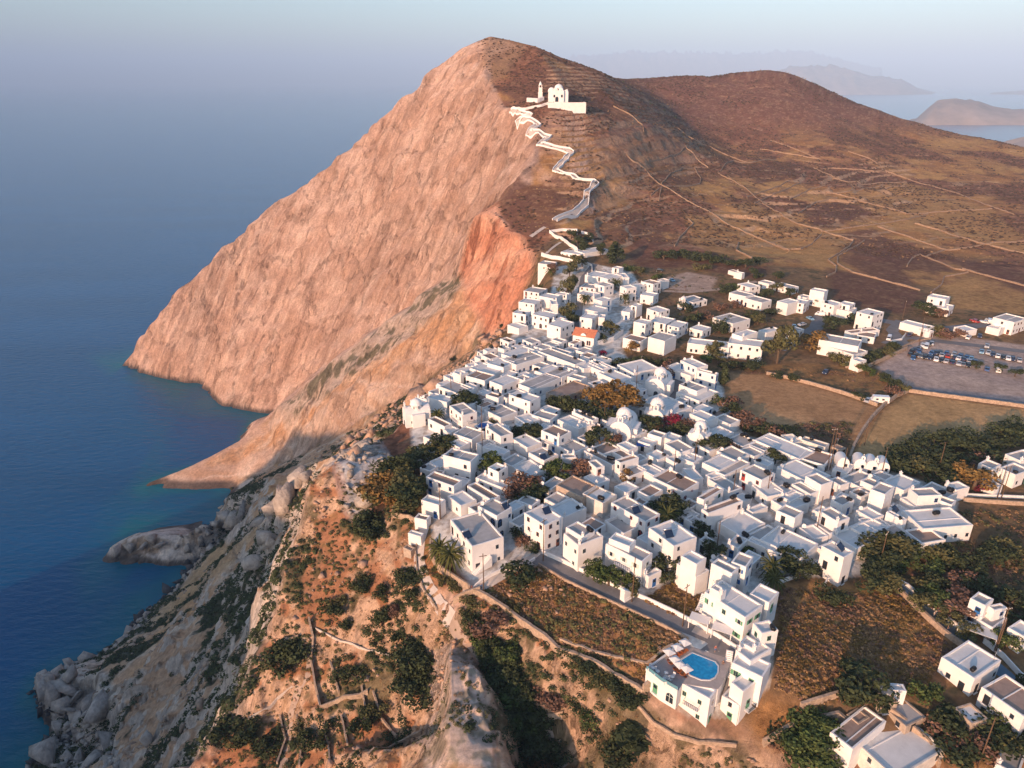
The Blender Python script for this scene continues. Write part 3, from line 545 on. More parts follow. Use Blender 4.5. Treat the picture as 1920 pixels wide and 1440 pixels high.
# ------------------------------------------------------------ object materials
simple('whitewash', (.80, .775, .75), .9, .10, .35, .15, stain=.12)
simple('old_whitewash', (.70, .66, .60), .95, .2, .5, .3, stain=.5)
simple('rough_stone', (.47, .37, .29), .95, .35, 1.2, .8, stain=.4)
simple('roof_grey', (.44, .42, .405), .95, .22, .35, .2, stain=.5)
simple('roof_pale', (.68, .675, .66), .9, .15, .3, .2, stain=.35)
simple('roof_brown', (.36, .26, .21), .95, .25, .4, .2, stain=.6)
simple('roof_tile', (.55, .20, .11), .8, .25, 1.5, .4)
simple('wood_brown', (.20, .075, .05), .6, .2, 3)
simple('paint_blue', (.03, .14, .38), .5, .15, 3); simple('paint_green', (.12, .33, .20), .5, .15, 3); simple('paint_pale', (.55, .60, .55), .6, .1, 3); simple('paint_red', (.38, .05, .04), .5, .15, 3)
simple('glass_dark', (.025, .035, .05), .12, .1, 1, spec=.6); simple('glass_blue', (.12, .28, .35), .1, .1, 1, spec=.6)
simple('iron_black', (.02, .02, .022), .5, .2, 2); simple('steel', (.5, .52, .55), .35, .1, 3, metal=.8); simple('tank_black', (.012, .012, .014), .45, .2, 2)
simple('wood_pole', (.14, .085, .05), .9, .3, 3, .3); simple('bark', (.13, .09, .06), .95, .3, 3, .6)
simple('dry_stone', (.46, .34, .25), .95, .45, 1.6, 1.0, stain=.5); simple('terrace_tile', (.44, .38, .35), .8, .2, .8)
simple('asphalt', (.19, .185, .19), .9, .2, .5, .15, stain=.2); simple('old_field_stone', (.37, .255, .175), .95, .45, 1.6, 1.0, stain=.5); simple('solar_glass', (.015, .03, .07), .15, .1, 2, spec=.6); simple('path_slab', (.56, .48, .42), .9, .2, .8, .2); simple('blue_path', (.13, .20, .27), .8, .2, .6); simple('dirt_track', (.42, .31, .24), 1, .25, .4, .2)
simple('umbrella_cloth', (.74, .72, .70), .9, .06, 2); simple('orange_cloth', (.55, .16, .05), .9, .2, 2); simple('blue_cloth', (.02, .10, .35), .9, .2, 2); simple('skin', (.45, .26, .18), .7, .1, 3)
def leafmat(name, a, b):
    m, nt, p = nodes_mat(name); tc = N(nt, 'ShaderNodeTexCoord'); nz = N(nt, 'ShaderNodeTexNoise', Scale=0.9, Detail=4.0); L(nt, tc.outputs['Object'], nz.inputs['Vector'])
    gi = N(nt, 'ShaderNodeNewGeometry'); ri = ramp(nt, gi.outputs['Random Per Island'], [(0, 0.6), (1, 1.35)])
    c = mix(nt, ramp(nt, nz.outputs[0], [(.35, 0), (.65, 1)]), a, b); c = mix(nt, 1.0, c, ri, 'MULTIPLY'); L(nt, c, p.inputs['Base Color'])
    p.inputs['Roughness'].default_value = .9; p.inputs['Specular IOR Level'].default_value = .1
leafmat('leaf_dark', (.040, .052, .024), (.070, .082, .036)); leafmat('leaf_olive', (.085, .085, .035), (.13, .12, .05)); leafmat('leaf_gold', (.17, .10, .035), (.25, .155, .05))
leafmat('leaf_straw', (.33, .20, .095), (.22, .13, .07)); leafmat('leaf_green', (.05, .08, .025), (.10, .12, .04)); leafmat('bougainvillea', (.25, .01, .06), (.12, .03, .03)); leafmat('scrub_dark', (.065, .042, .028), (.11, .065, .04)); leafmat('leaf_brown', (.15, .085, .06), (.22, .13, .09))
leafmat('palm_leaf', (.055, .07, .022), (.12, .11, .035))
# ------------------------------------------------------------ shared window and door meshes (local x along the wall, y outward, z up)
PAINT = {'B': 'paint_blue', 'G': 'paint_green', 'R': 'wood_brown', 'D': 'iron_black', 'P': 'paint_pale', 'X': 'paint_red'}
CN = {'B': 'blue', 'G': 'green', 'R': 'brown', 'D': 'dark', 'P': 'pale', 'X': 'red'}
MC = {}
def opening(kind, c):
    k = (kind, c)
    if k in MC: return MC[k]
    b = MB(); P = PAINT[c]
    if kind == 'win':       # frame, mullion, panes, sill
        b.box(-.48, -.02, -.62, .48, .05, .62, 0); b.box(-.40, .05, -.54, -.03, .065, .54, 1); b.box(.03, .05, -.54, .40, .065, .54, 1); b.box(-.56, -.02, -.72, .56, .14, -.622, 2)
    elif kind == 'shut':
        b.box(-.42, -.02, -.6, .42, .04, .6, 1); b.box(-.56, -.02, -.72, .56, .14, -.602, 2)
    elif kind == 'door':
        b.box(-.55, -.02, 0, .55, .05, 2.15, 0); b.box(-.40, .05, 1.2, .40, .07, 1.95, 1); b.box(-.65, -.02, -.12, .65, .32, -.002, 2)
    elif kind == 'arch':
        pts = [(-.75, 0)]+[(-.75*math.cos(t), 1.5+.75*math.sin(t)) for t in np.linspace(0, math.pi, 9)]+[(.75, 0)]
        n = len(pts); b.add([(x, .05, z) for x, z in pts]+[(x, -.02, z) for x, z in pts], [tuple(range(n))]+[(i, n+i, n+(i+1) % n, (i+1) % n) for i in range(n)], 1)
        b.box(-.05, .05, 0, .05, .09, 2.2, 0); b.box(-.75, .05, 1.45, .75, .08, 1.55, 0)
    elif kind == 'leafshut':
        b.box(-.26, 0, -.6, .26, .05, .6, 0)
        for i in range(6): b.box(-.2, .05, -.5+i*.17, .2, .07, -.42+i*.17, 0)
    MC[k] = b.mesh({'win': 'window', 'shut': 'window', 'door': 'door', 'arch': 'arched_door', 'leafshut': 'shutter'}[kind], [P, 'glass_dark', 'whitewash']); return MC[k]
def on_face(root, A, B, s, z, kind, c, shutters=False, sc=1.0):
    """A->B runs with the outside on the right-hand side; s metres along, z above the root"""
    d = Vector((B[0]-A[0], B[1]-A[1])); ln = d.length; d /= ln; n = Vector((d.y, -d.x)); rz = math.atan2(n.y, n.x)-math.pi/2
    o = put({'win': 'window', 'shut': 'window', 'door': 'door', 'arch': 'door'}[kind], opening(kind, c), root, (A[0]+d.x*s, A[1]+d.y*s, z), rz, sc)
    if shutters:
        for q in (-1, 1): put('shutter', opening('leafshut', c), o, (q*.78, 0.0, 0 if kind != 'door' else 1.1), q*0.25*0)
    return o
HOUSES = []
def make_house(Lp, Fp, Rp, h, flags, name='house', fixed=None, base_drop=2.5, npx=None):
    """three parapet corners in photo pixels (left, nearest, right) and a wall height in metres -> a real box on the land"""
    u, v = Fp
    if fixed is not None: zt = fixed; F = at_z(u, v, zt)
    else: F = gp(u, v, h); zt = F[2]
    Fv = Vector(F[:2]); e1 = Vector(at_z(*Lp, zt)[:2])-Fv; e2 = Vector(at_z(*Rp, zt)[:2])-Fv
    l1, l2 = min(max(e1.length, 1.5), 30), min(max(e2.length, 1.5), 30)
    a1, a2 = math.atan2(e1.y, e1.x), math.atan2(e2.y, e2.x); dif = (a1-a2) % (2*math.pi)
    if 'S' not in flags:
        md = a2+dif/2; a2 = md-math.pi/4; a1 = md+math.pi/4
    e1 = Vector((math.cos(a1), math.sin(a1)))*l1; e2 = Vector((math.cos(a2), math.sin(a2)))*l2
    if name == 'house' and l1*l2 < 160: e1 *= 1.10; e2 *= 1.10; l1 *= 1.10; l2 *= 1.10
    cen = Fv+(e1+e2)/2; dist = Vector((cen.x, cen.y, zt-CAM_H)).length
    gs = [gz(Fv.x, Fv.y), gz(*(Fv+e1)), gz(*(Fv+e2)), gz(*(Fv+e1+e2))]
    zb = zt-h; bot = min(min(gs), zb)-.6-(1.0 if base_drop else 0)
    root = empty(name, (cen.x, cen.y, zb))
    Q = [Fv-cen, Fv+e2-cen, Fv+e1+e2-cen, Fv+e1-cen]      # counter-clockwise seen from above
    H_ = h+rng.uniform(-.08, .08)
    wallm = 'old_whitewash' if 'O' in flags else 'rough_stone' if 'T' in flags else 'whitewash'
    roofm = 'roof_pale' if 'w' in flags else 'roof_brown' if 'b' in flags else 'roof_grey'
    b = MB(); t_ = min(.34, l1*.2, l2*.2); ph = .42 if h > 2.6 else .25
    if 'p' in flags: ph = .9
    i1, i2 = e1.normalized()*t_, e2.normalized()*t_
    I = [Q[0]+i1+i2, Q[1]+i1-i2, Q[2]-i1-i2, Q[3]-i1+i2]
    jit = lambda: rng.uniform(-.05, .05)
    top = [(*q, H_+jit()) for q in Q]; ti = [(*I[k], top[k][2]-.01) for k in range(4)]; bt = [(*q, bot-zb) for q in Q]; ri = [(*q, H_-ph-.08) for q in I]
    bevel = .07
    tq = [(*(Q[k]+(I[k]-Q[k])*(bevel/t_*.5)), top[k][2]) for k in range(4)]; tl = [(*Q[k], top[k][2]-bevel) for k in range(4)]
    vs_ = bt+tl+tq+ti+ri; fs = []
    for k in range(4):
        j = (k+1) % 4
        fs += [(k, j, 4+j, 4+k), (4+k, 4+j, 8+j, 8+k), (8+k, 8+j, 12+j, 12+k), (12+k, 12+j, 16+j, 16+k)]
    fs.append((3, 2, 1, 0)); b.add(vs_, fs); b.build('wall', wallm, root)
    r = MB(); rs = [(*(q*0.999), H_-ph) for q in I]; r.add(rs+[(p[0], p[1], p[2]-.1) for p in rs], [(0, 1, 2, 3), (7, 6, 5, 4)]+[(k, 4+k, 4+(k+1) % 4, (k+1) % 4) for k in range(4)])
    if l1*l2 > 45 and rng.random() < .55:      # low dividing rib across the roof, as on many of the flat roofs
        f = rng.uniform(.35, .65); A_ = I[0]+(I[3]-I[0])*f; B_ = I[1]+(I[2]-I[1])*f; w_ = i1.normalized()*.09
        r.prism([A_-w_, B_-w_, B_+w_, A_+w_], H_-ph+.001, H_-ph+.14, 1)
    rf = r.build('roof', [roofm, 'whitewash'], root)
    if rng.random() < .32 and h > 2.8 and 'c' not in flags:
        q = Q[rng.choice([0, 2, 3])]*.82; cm = MB(); cm.box(q.x-.28, q.y-.28, H_-ph+.002, q.x+.28, q.y+.28, H_+.75); cm.box(q.x-.38, q.y-.38, H_+.752, q.x+.38, q.y+.38, H_+.87); cm.lathe([(.2, H_+.872), (.17, H_+1.15), (.02, H_+1.3)], 8, q.x, q.y); cm.build('chimney', wallm, rf)
    colr = next((c for c in flags if c in PAINT), None); nwin = 0
    st = max(1, int(round(h/3.15))) if npx is None else npx; fh = h/st
    if colr:
        for face, (A_, B_, ln) in enumerate(((Q[3], Q[0], l1), (Q[0], Q[1], l2), (Q[1], Q[2], l1), (Q[2], Q[3], l2))):
            if ln < 2.2: continue
            n = max(1, int(ln/2.7)); door = rng.randrange(n)
            for s in range(st):
                for k in range(n):
                    if face > 1 and rng.random() < .55: continue
                    if rng.random() < (.28 if dist < 260 else .22): continue
                    pos = (k+.5+rng.uniform(-.16, .16))*ln/n; z0 = s*fh
                    if k == door and s < (2 if rng.random() < .4 else 1): on_face(root, A_, B_, pos, z0+.05, 'arch' if 'A' in flags else 'door', colr)
                    else: on_face(root, A_, B_, pos, z0+1.55+rng.uniform(-.1, .1), 'win' if rng.random() < .7 else 'shut', colr, shutters=(dist < 170 and colr in 'GBP' and rng.random() < .6), sc=rng.uniform(.8, 1.0))
                    nwin += 1
            if 'K' in flags and st > 1 and face < 2 and ln > 3.5:      # iron balcony
                d = (B_-A_).normalized(); n_ = Vector((d.y, -d.x)); m0 = A_+d*ln*.3; m1 = A_+d*ln*.75; bm_ = MB(); P4 = [m0, m0+n_*1.0, m1+n_*1.0, m1]
                bm_.prism(P4 if (P4[1]-P4[0]).cross(P4[2]-P4[1]) > 0 else P4[::-1], fh-.12, fh, 0)
                for w in np.linspace(0, 1, 9): q = (m0+n_*.95).lerp(m1+n_*.95, w); bm_.box(q.x-.03, q.y-.03, fh, q.x+.03, q.y+.03, fh+.9, 1)
                bm_.tube([(*m0, fh+.92), (*(m0+n_*.95), fh+.92), (*(m1+n_*.95), fh+.92), (*m1, fh+.92)], .04, 5, 1); bm_.build('balcony', ['whitewash', 'iron_black'], root)
    rec = dict(root=root, u=(Lp[0]+Fp[0]+Rp[0])/3, v=(Lp[1]+Fp[1]+Rp[1])/3, st=st, roof=roofm, wall=wallm, col=colr, Q=[q+cen for q in Q], zt=zt, zr=zb+H_-ph, dist=dist, big=l1*l2, name=name, win=nwin > 0)
    HOUSES.append(rec); return rec
TILE = {'A': (720, 600, 4.8), 'B': (1080, 600, 4.8), 'C': (1440, 600, 4.0), 'D': (760, 840, 4.8), 'E': (1120, 840, 4.8), 'F': (1460, 840, 4.174), 'G': (1120, 1020, 4.0), 'H': (1500, 1080, 4.0), 'I': (900, 420, 4.8), 'J': (1200, 460, 2.6667)}
def tp(t, x, y): a = TILE[t]; return (a[0]+x/a[2], a[1]+y/a[2])
HD = '''
A 1345 255 1620 320 1700 295 3.5 gN
A 1085 305 1275 375 1440 300 4 wN
A 1055 360 1190 405 1445 345 5 gB
A 1380 300 1720 400 1820 372 4.8 gB
A 930 400 1075 430 1190 385 5 wB
A 790 435 965 490 1070 440 4 wN
A 610 480 690 500 765 485 3.5 wD
A 735 515 905 548 1010 505 4.5 bD
A 940 560 1065 592 1240 545 4.5 wD
A 1185 520 1265 548 1330 520 4 gD
A 1200 590 1345 625 1790 500 4.4 gB
A 1430 500 1600 520 1790 480 4 gN
A 1450 665 1600 705 1880 620 3.5 bTR
A 1115 690 1315 735 1420 700 6 wR
A 490 610 690 672 825 625 4 gD
A 400 700 565 742 630 702 5 wN
A 365 920 545 962 620 945 4 bD
A 540 800 705 862 840 848 6.4 gXK
A 900 820 1050 880 1200 832 4 gN
A 915 680 1030 702 1085 680 4.6 bD
A 965 955 1050 1050 1135 1010 6 gD
A 630 1030 790 1078 905 1012 5 gD
A 590 1110 680 1150 770 1110 4.4 wR
A 895 1150 1075 1212 1135 1178 4 wD
A 1425 1000 1575 1060 1680 1010 6 bBK
A 1345 860 1495 902 1565 855 4 gB
A 1600 895 1750 980 1835 930 3.5 wN
A 1150 1080 1290 1150 1420 1110 3.4 wN
A 1240 700 1330 720 1420 700 3 gN
A 840 1110 900 1150 1000 1110 4 gN
A 1560 1140 1700 1200 1840 1150 3.4 gD
A 1190 870 1270 930 1390 890 3.4 wB
A 1180 940 1290 990 1400 950 3.0 wB
A 1440 1060 1560 1130 1700 1080 3.2 wN
A 250 720 340 760 400 730 3.2 wN
A 790 690 860 730 930 690 3.0 bN
A 700 590 760 620 830 590 3.2 wN
A 1680 380 1800 440 1920 400 4 wN
A 1830 420 1980 470 2100 440 4 wR
A 1340 470 1500 510 1680 470 3.4 wN
B 100 395 240 440 305 430 4 wN
B 225 480 400 560 505 520 4 wN
B 370 410 520 480 740 440 3.5 wB
B 430 170 580 198 655 165 5 bN
B 655 160 800 188 920 145 6.5 gN
B 1030 75 1140 100 1218 70 4 wD
B 1035 215 1380 252 1402 205 5.2 wDA
B 1395 215 1680 242 1710 190 6.5 wD
B 1390 140 1500 152 1700 148 7.6 wN
B 945 370 1090 430 1185 410 6.5 wB
B 870 415 1035 505 1095 455 4 wB
B 1095 470 1262 492 1295 480 6 gB
B 940 585 1090 640 1180 605 5 gD
B 930 655 1110 730 1258 650 3 wD
B 600 735 865 850 1040 790 4 wD
B 1015 860 1185 915 1295 890 5 wN
B 650 1030 770 1062 825 1030 5 gN
B 780 1050 880 1092 940 1045 4 wN
B 785 1125 940 1195 1070 1170 5 gN
B 925 1230 1060 1285 1140 1235 4 wB
B 360 1130 475 1175 565 1152 3.5 wB
B 95 1185 330 1308 385 1282 4 bN
B 350 1262 400 1287 570 1250 6 bD
B 375 1370 480 1412 655 1370 4 gR
B 1280 1185 1430 1262 1555 1215 4 gN
B 1150 1290 1290 1355 1440 1275 3.8 wB
B 1265 1365 1340 1400 1560 1300 4 gG
B 1480 1385 1640 1445 1805 1400 4.5 gX
B 1370 1075 1500 1140 1610 1090 3 gN
B -25 830 150 905 200 885 5 gN
B 100 945 200 990 270 970 3.2 bN
B 0 930 80 960 180 950 3.6 wN
B 570 1330 700 1400 800 1350 3.4 wN
B 830 1240 900 1290 1010 1230 3.2 wN
B 640 1210 740 1260 830 1220 3.2 wN
B 1180 1000 1290 1060 1400 1010 3.4 wN
B 1560 1130 1700 1180 1850 1120 3.0 gN
B 440 900 500 930 560 900 3.2 wN
C -60 905 240 1045 330 985 3.3 wB
C 245 1035 425 1090 490 1015 3.2 bD
C 140 865 175 922 235 900 3 wNO
C 255 905 430 955 465 930 3.5 gNO
C 490 945 545 978 570 955 2.6 bTD
C 90 1110 330 1230 460 1170 4 wN
C 285 1180 400 1240 485 1218 6 gN
C 165 1250 320 1310 395 1300 4.4 gD
C 470 1195 545 1242 602 1220 5 gR
C 560 1190 700 1260 830 1200 3 gN
C 705 1212 840 1268 895 1240 5 gN
C 770 1285 880 1312 990 1278 7 gN
C 885 1212 1020 1280 1120 1215 4 wN
C 1085 1268 1128 1322 1265 1295 6.2 gB
C 1005 1335 1100 1400 1230 1370 4 wN
C 1150 1270 1330 1345 1420 1300 3.5 gD
C 1265 1350 1380 1390 1415 1362 5 gB
C 1345 1228 1415 1275 1490 1245 4.4 wN
C 480 1352 560 1392 642 1352 4.5 gB
C 1580 1085 1690 1115 1782 1100 5.5 gD
C 1745 1110 1860 1162 1960 1125 5 gGA
C 1795 1008 1900 1060 2010 1020 5 gN
C 1610 1218 1700 1258 1765 1245 3 wR
C 410 150 680 198 705 152 6.5 gN
C 390 200 650 262 770 245 5 gNc
C 640 290 690 315 715 295 5 wN
C 680 120 800 132 845 105 3 bD
C 590 80 625 100 790 66 3 bN
C 1030 15 1200 68 1225 45 3.5 wN
C 1140 68 1215 90 1240 80 3 wR
C 1445 50 1490 80 1512 55 3 wN
C 60 1260 150 1310 210 1280 3.4 wN
C 500 1330 560 1350 620 1320 3 wN
C 620 1290 700 1330 760 1300 3 bN
D 120 195 220 212 310 180 3.5 gD
D 250 215 330 235 345 205 2.6 bN
D 345 85 585 124 675 65 7.2 gD
D 175 290 435 345 520 302 5.6 bB
D 145 480 300 515 365 470 5 wB
D 90 630 190 652 225 612 3 bN
D 45 760 140 800 160 770 2.8 wN
D 370 450 500 524 640 480 4 wD
D 545 368 775 470 855 440 3.4 bN
D 735 190 840 216 935 180 6.2 wD
D 640 290 905 372 975 330 3.2 wD
D 635 552 825 612 975 556 7.4 gBA
D 1055 612 1255 702 1425 645 7.9 wR
D 1285 545 1425 622 1635 560 4.5 wD
D 320 702 600 888 885 852 7.4 gD
D 1355 358 1600 446 1760 372 5 bTD
D 1585 435 1780 500 1920 442 5 wO
D 1395 800 1558 880 1800 838 7.4 gP
D 1430 742 1600 805 1720 765 8.2 gN
D 1630 130 1720 182 1795 172 5.5 gR
D 1105 55 1250 115 1380 70 5 gR
D 1385 60 1420 92 1535 95 5 gR
D 1600 270 1720 330 1840 290 3.4 wR
D 860 120 960 165 1085 100 3.2 gN
D 950 175 1090 260 1260 210 3.0 wN
D 1080 300 1160 330 1260 280 2.8 bN
D 0 890 50 930 80 900 2.4 bTN
E 350 405 475 440 620 405 5 bD
E 115 528 435 665 575 612 5.4 gXA
E 35 690 240 770 430 735 2.8 gNp
E 45 960 405 1022 540 985 7 gPK
E 100 855 290 890 375 850 8.4 wN
E 430 1135 465 1160 570 1110 4 wB
E 430 760 690 885 920 845 8.2 wD
E 760 985 895 1050 985 1000 8.6 wN
E 705 1068 890 1160 1020 1120 5.5 wN
E 1028 1060 1215 1130 1285 1092 9 gN
E 1210 1050 1340 1075 1452 1012 9 gB
E 895 450 960 470 1182 410 6 bG
E 935 555 1000 590 1325 515 6 bR
E 1080 690 1290 790 1530 705 3 wN
E 1340 795 1450 862 1640 768 3 gN
E 1290 215 1480 290 1612 245 5.6 gX
E 1410 340 1530 440 1690 400 3.5 wD
E 475 312 770 396 955 345 5 bD
E 715 205 850 280 955 290 3.4 wN
E 385 180 555 290 640 245 3.2 wN
E 965 315 1190 400 1325 385 3.2 gB
E 1345 548 1400 582 1525 530 3 wN
E 1555 485 1720 560 1935 520 3.2 wN
E 1615 580 1780 632 1878 590 6 gD
E 1480 850 1830 1000 2000 885 4.4 wN
E 915 830 990 862 1055 836 3.5 gD
E 780 650 900 700 975 670 3.2 gB
E 720 590 830 650 920 600 3.0 wB
E 1165 880 1270 905 1400 855 3.5 wB
E 1370 850 1660 960 1700 925 4 wB
E 640 700 700 740 760 700 3 wN
E 970 250 1060 290 1200 250 3.0 wN
E 1640 440 1740 480 1880 440 3.4 wN
F 322 500 465 580 555 550 6.4 gD
F 280 600 400 670 560 640 4 gB
F 605 500 740 560 835 540 4.2 wR
F 840 515 975 566 1005 560 5.6 wN
F 1010 500 1130 635 1445 575 5 wD
F 400 700 610 790 900 740 4 wN
F 560 635 700 700 890 650 3.6 wN
F 760 650 950 778 1110 740 4 gN
F 1010 650 1120 750 1275 710 4.5 bN
F 335 790 510 862 605 830 8 wD
F 640 560 760 640 860 600 3.2 wN
F 860 500 1000 560 1080 510 3.4 wN
F 1500 1200 1620 1240 1722 1215 6.4 gB
F 1660 1248 1690 1272 1778 1250 5.6 gB
F 1560 1345 1680 1410 1785 1340 3.3 gN
G 805 395 1112 552 1255 482 7 wG
G 1165 370 1290 442 1342 362 7 wG
G 1170 600 1235 672 1350 650 6.4 wG
G 1072 750 1180 795 1240 760 4.5 wN
G 1025 822 1150 882 1345 845 6 wN
G 1020 918 1240 1002 1322 918 7.5 wG
G 1000 1050 1095 1106 1225 1045 8.4 wGK
G 938 1155 1066 1218 1215 1100 5 wG
G 612 1055 845 1165 900 1108 7.2 wGK
G 850 330 930 370 970 345 9 wN
H 1560 400 1680 455 1800 420 4.6 wB
H 1055 652 1310 770 1585 712 4.6 wD
H 1385 855 1680 1060 1850 965 6 bDK
H 570 795 600 845 790 880 3 wD
H 555 860 600 960 700 920 2.6 bTD
H 612 985 800 1130 950 1075 2.5 gTD
H 1160 1000 1290 1110 1412 1080 3.4 wTR
H 360 1040 440 1110 510 1060 2.5 bTN
H 215 1190 720 1520 1180 1430 8 wOD
H 225 1200 395 1300 700 1165 8.3 bN
H 1480 1445 1640 1500 1800 1370 4 gN
I 410 600 530 622 590 585 5 gR
I 365 700 490 722 540 685 5.4 wD
I 300 800 410 816 460 790 6.4 wD
I 265 905 350 940 420 915 3 wN
I 560 645 660 672 700 640 5 wN
I 565 692 640 722 692 730 5 wN
I 680 630 780 642 828 628 5 wD
I 465 820 620 842 725 812 6 wRA
I 630 898 725 932 812 882 6 wD
I 650 862 710 878 785 858 5.4 wN
I 545 350 640 368 668 342 4 gR
I 955 460 1090 482 1180 448 3.5 wN
I 1080 470 1150 496 1240 460 5 wD
I 1190 393 1250 402 1295 390 5 wD
I 1270 445 1290 482 1338 480 4 wB
I 920 560 1040 582 1062 550 5 gR
I 1035 540 1120 562 1202 545 6 gB
I 905 622 1030 652 1065 622 4 wR
I 1020 680 1100 695 1196 678 6 wB
I 975 760 1060 792 1110 752 5 wN
I 905 842 1010 855 1076 818 6.4 wR
I 1075 850 1120 845 1182 828 6 wB
I 1265 560 1320 582 1402 570 7 wD
I 1402 545 1440 562 1482 540 5 wB
I 1470 520 1560 542 1622 522 6 bD
I 1600 502 1650 514 1702 502 4.6 gN
I 1465 630 1560 652 1582 622 4.6 wRA
I 1285 782 1350 795 1380 745 4 wB
I 1372 730 1410 742 1442 720 5.5 wD
I 1480 778 1610 795 1736 788 5 wD
I 1395 880 1490 902 1542 872 6 wB
I 1530 880 1670 902 1776 862 5 wD
I 1700 910 1790 932 1856 888 5 wB
I 790 240 905 275 925 240 3.2 wR
I 915 232 940 262 1045 215 3 wN
J 215 263 265 286 316 268 3 gD
J 475 135 510 142 523 137 3.4 wN
J 450 124 472 132 486 126 2.4 bN
J 500 193 550 212 592 202 5 wR
J 600 180 645 192 669 183 3.5 gR
J 672 198 760 216 797 208 3.5 gR
J 460 236 530 256 560 242 4.4 gR
J 522 266 610 286 662 275 4.4 gD
J 705 276 740 292 766 272 6 wN
J 762 284 820 293 854 278 5 wR
J 797 252 832 262 850 253 4 gN
J 855 224 922 234 946 225 8 wN
J 915 285 972 302 1012 290 6 wR
J 1000 290 1050 301 1072 288 6 wD
J 960 320 1060 332 1102 318 4 wD
J 1080 340 1165 352 1250 345 8 wD
J 385 360 465 392 528 365 4.4 gRA
J 1445 256 1530 270 1556 258 7 wD
J 1440 298 1545 318 1568 300 4 wRA
J 1770 364 1872 386 1945 370 6 gR
J 1735 410 1800 422 1860 410 3 wN
J 595 425 632 437 700 420 4 wN
J 740 418 772 432 802 415 6 gB
'''
for ln_ in HD.strip().splitlines():
    w = ln_.split(); t = w[0]; c = [float(q) for q in w[1:8]]
    if t in 'ABCDEF' and 3.9 <= c[6] <= 5.3: c[6] *= .88
    make_house(tp(t, c[0], c[1]), tp(t, c[2], c[3]), tp(t, c[4], c[5]), c[6], w[8])
# small annexes and yards wedged between the houses: one-storey rooms standing in the gaps of the photo's dense quarters
DENSE = [(770,790), (860,705), (950,650), (1080,650), (1180,720), (1230,760), (1330,760), (1400,830), (1560,880), (1700,920), (1790,960), (1780,1000), (1620,1060), (1440,1080), (1280,1080), (1150,1010), (990,1010), (840,950), (800,880)]
KEEP = [(1040,745,1200,800), (1200,785,1300,825), (1030,880,1110,915), (960,900,1020,950), (1000,995,1060,1050), (1225,930,1290,990), (1290,985,1345,1070), (1340,880,1420,860), (1205,700,1275,760), (1150,795,1190,860), (1110,810,1165,850), (1420,1070,1620,1100), (1195,1100,1330,1165), (760,770,840,830), (1200,780,1260,830)]
Pd = wpoly(DENSE); xs_ = [p[0] for p in Pd]; ys_ = [p[1] for p in Pd]; nf = 0
def overl(Q1, Q2):
    for P_, O_ in ((Q1, Q2), (Q2, Q1)):
        for i in range(4):
            a, b = Vector(P_[i]), Vector(P_[(i+1) % 4]); n = Vector((b.y-a.y, a.x-b.x))
            if min(n.dot(Vector(q)-a) for q in O_) > 0.0: return False
    return True
for tries in range(9000):
    if nf >= 150: break
    x, y = rng.uniform(min(xs_), max(xs_)), rng.uniform(min(ys_), max(ys_))
    if not in_poly(np.array([x]), np.array([y]), Pd)[0]: continue
    z = gz(x, y); fw = y*CP-(z-CAM_H)*SP; u, v = 960+FPX*x/fw, 720-FPX*(y*SP+(z-CAM_H)*CP)/fw
    if any(a <= u <= c and b <= v <= d for a, b, c, d in KEEP): continue
    nb_ = min(HOUSES, key=lambda h_: (h_['Q'][0][0]-x)**2+(h_['Q'][0][1]-y)**2); e = nb_['Q'][1]-nb_['Q'][0]; an = math.atan2(e.y, e.x)+rng.uniform(-.05, .05)
    a_, b_ = rng.uniform(1.6, 4.0), rng.uniform(1.5, 3.3); E1 = Vector((math.cos(an), math.sin(an))); E2 = Vector((-E1.y, E1.x)); c = Vector((x, y)); Q = [c-E1*a_-E2*b_, c+E1*a_-E2*b_, c+E1*a_+E2*b_, c-E1*a_+E2*b_]
    if any(overl(Q, h_['Q']) for h_ in HOUSES if abs(h_['Q'][0][0]-x) < 30 and abs(h_['Q'][0][1]-y) < 30): continue
    h = rng.choice([2.4, 2.7, 2.9, 3.1, 3.3]); zt = z+h
    def pj(q): fw = q.y*CP-(zt-CAM_H)*SP; return (960+FPX*q.x/fw, 720-FPX*(q.y*SP+(zt-CAM_H)*CP)/fw)
    make_house(pj(Q[3]), pj(Q[0]), pj(Q[1]), h, rng.choice(['w', 'w', 'g', 'g', 'b', 'w'])+rng.choice(['N', 'D', 'B', 'R', 'D', 'B'])+'c', name='annexe', fixed=zt); nf += 1
print('houses', len(HOUSES), 'annexes', nf)
# ------------------------------------------------------------ roads, paths and squares draped on the land
def resample(P, step):
    out = [P[0]]
    for a, b in zip(P, P[1:]):
        n = max(1, int((Vector(b[:2])-Vector(a[:2])).length/step))
        for k in range(1, n+1): out.append(tuple(a[i]+(b[i]-a[i])*k/n for i in range(len(a))))
    return out
def strip(name, px, width, mat, lift=.06, step=1.5, label=None):
    P = resample([gp(u, v) for u, v in px], step); b = MB(); vs_, fs = [], []; m_ = 3 if width < 3 else 5
    W = width if isinstance(width, (list, tuple)) else None
    for i, p in enumerate(P):
        q0, q1 = P[max(0, i-1)], P[min(len(P)-1, i+1)]; d = Vector((q1[0]-q0[0], q1[1]-q0[1])).normalized(); n = Vector((d.y, -d.x))
        for k in range(m_): s = (k/(m_-1)-.5)*width; x, y = p[0]+n.x*s, p[1]+n.y*s; vs_.append((x, y, gz(x, y)+lift))
    for i in range(len(P)-1):
        for k in range(m_-1): a_ = i*m_+k; fs.append((a_, a_+1, a_+m_+1, a_+m_))
    b.add(vs_, fs, 0, True); o = b.build(name, mat); tag(o, kind='structure'); return o, P
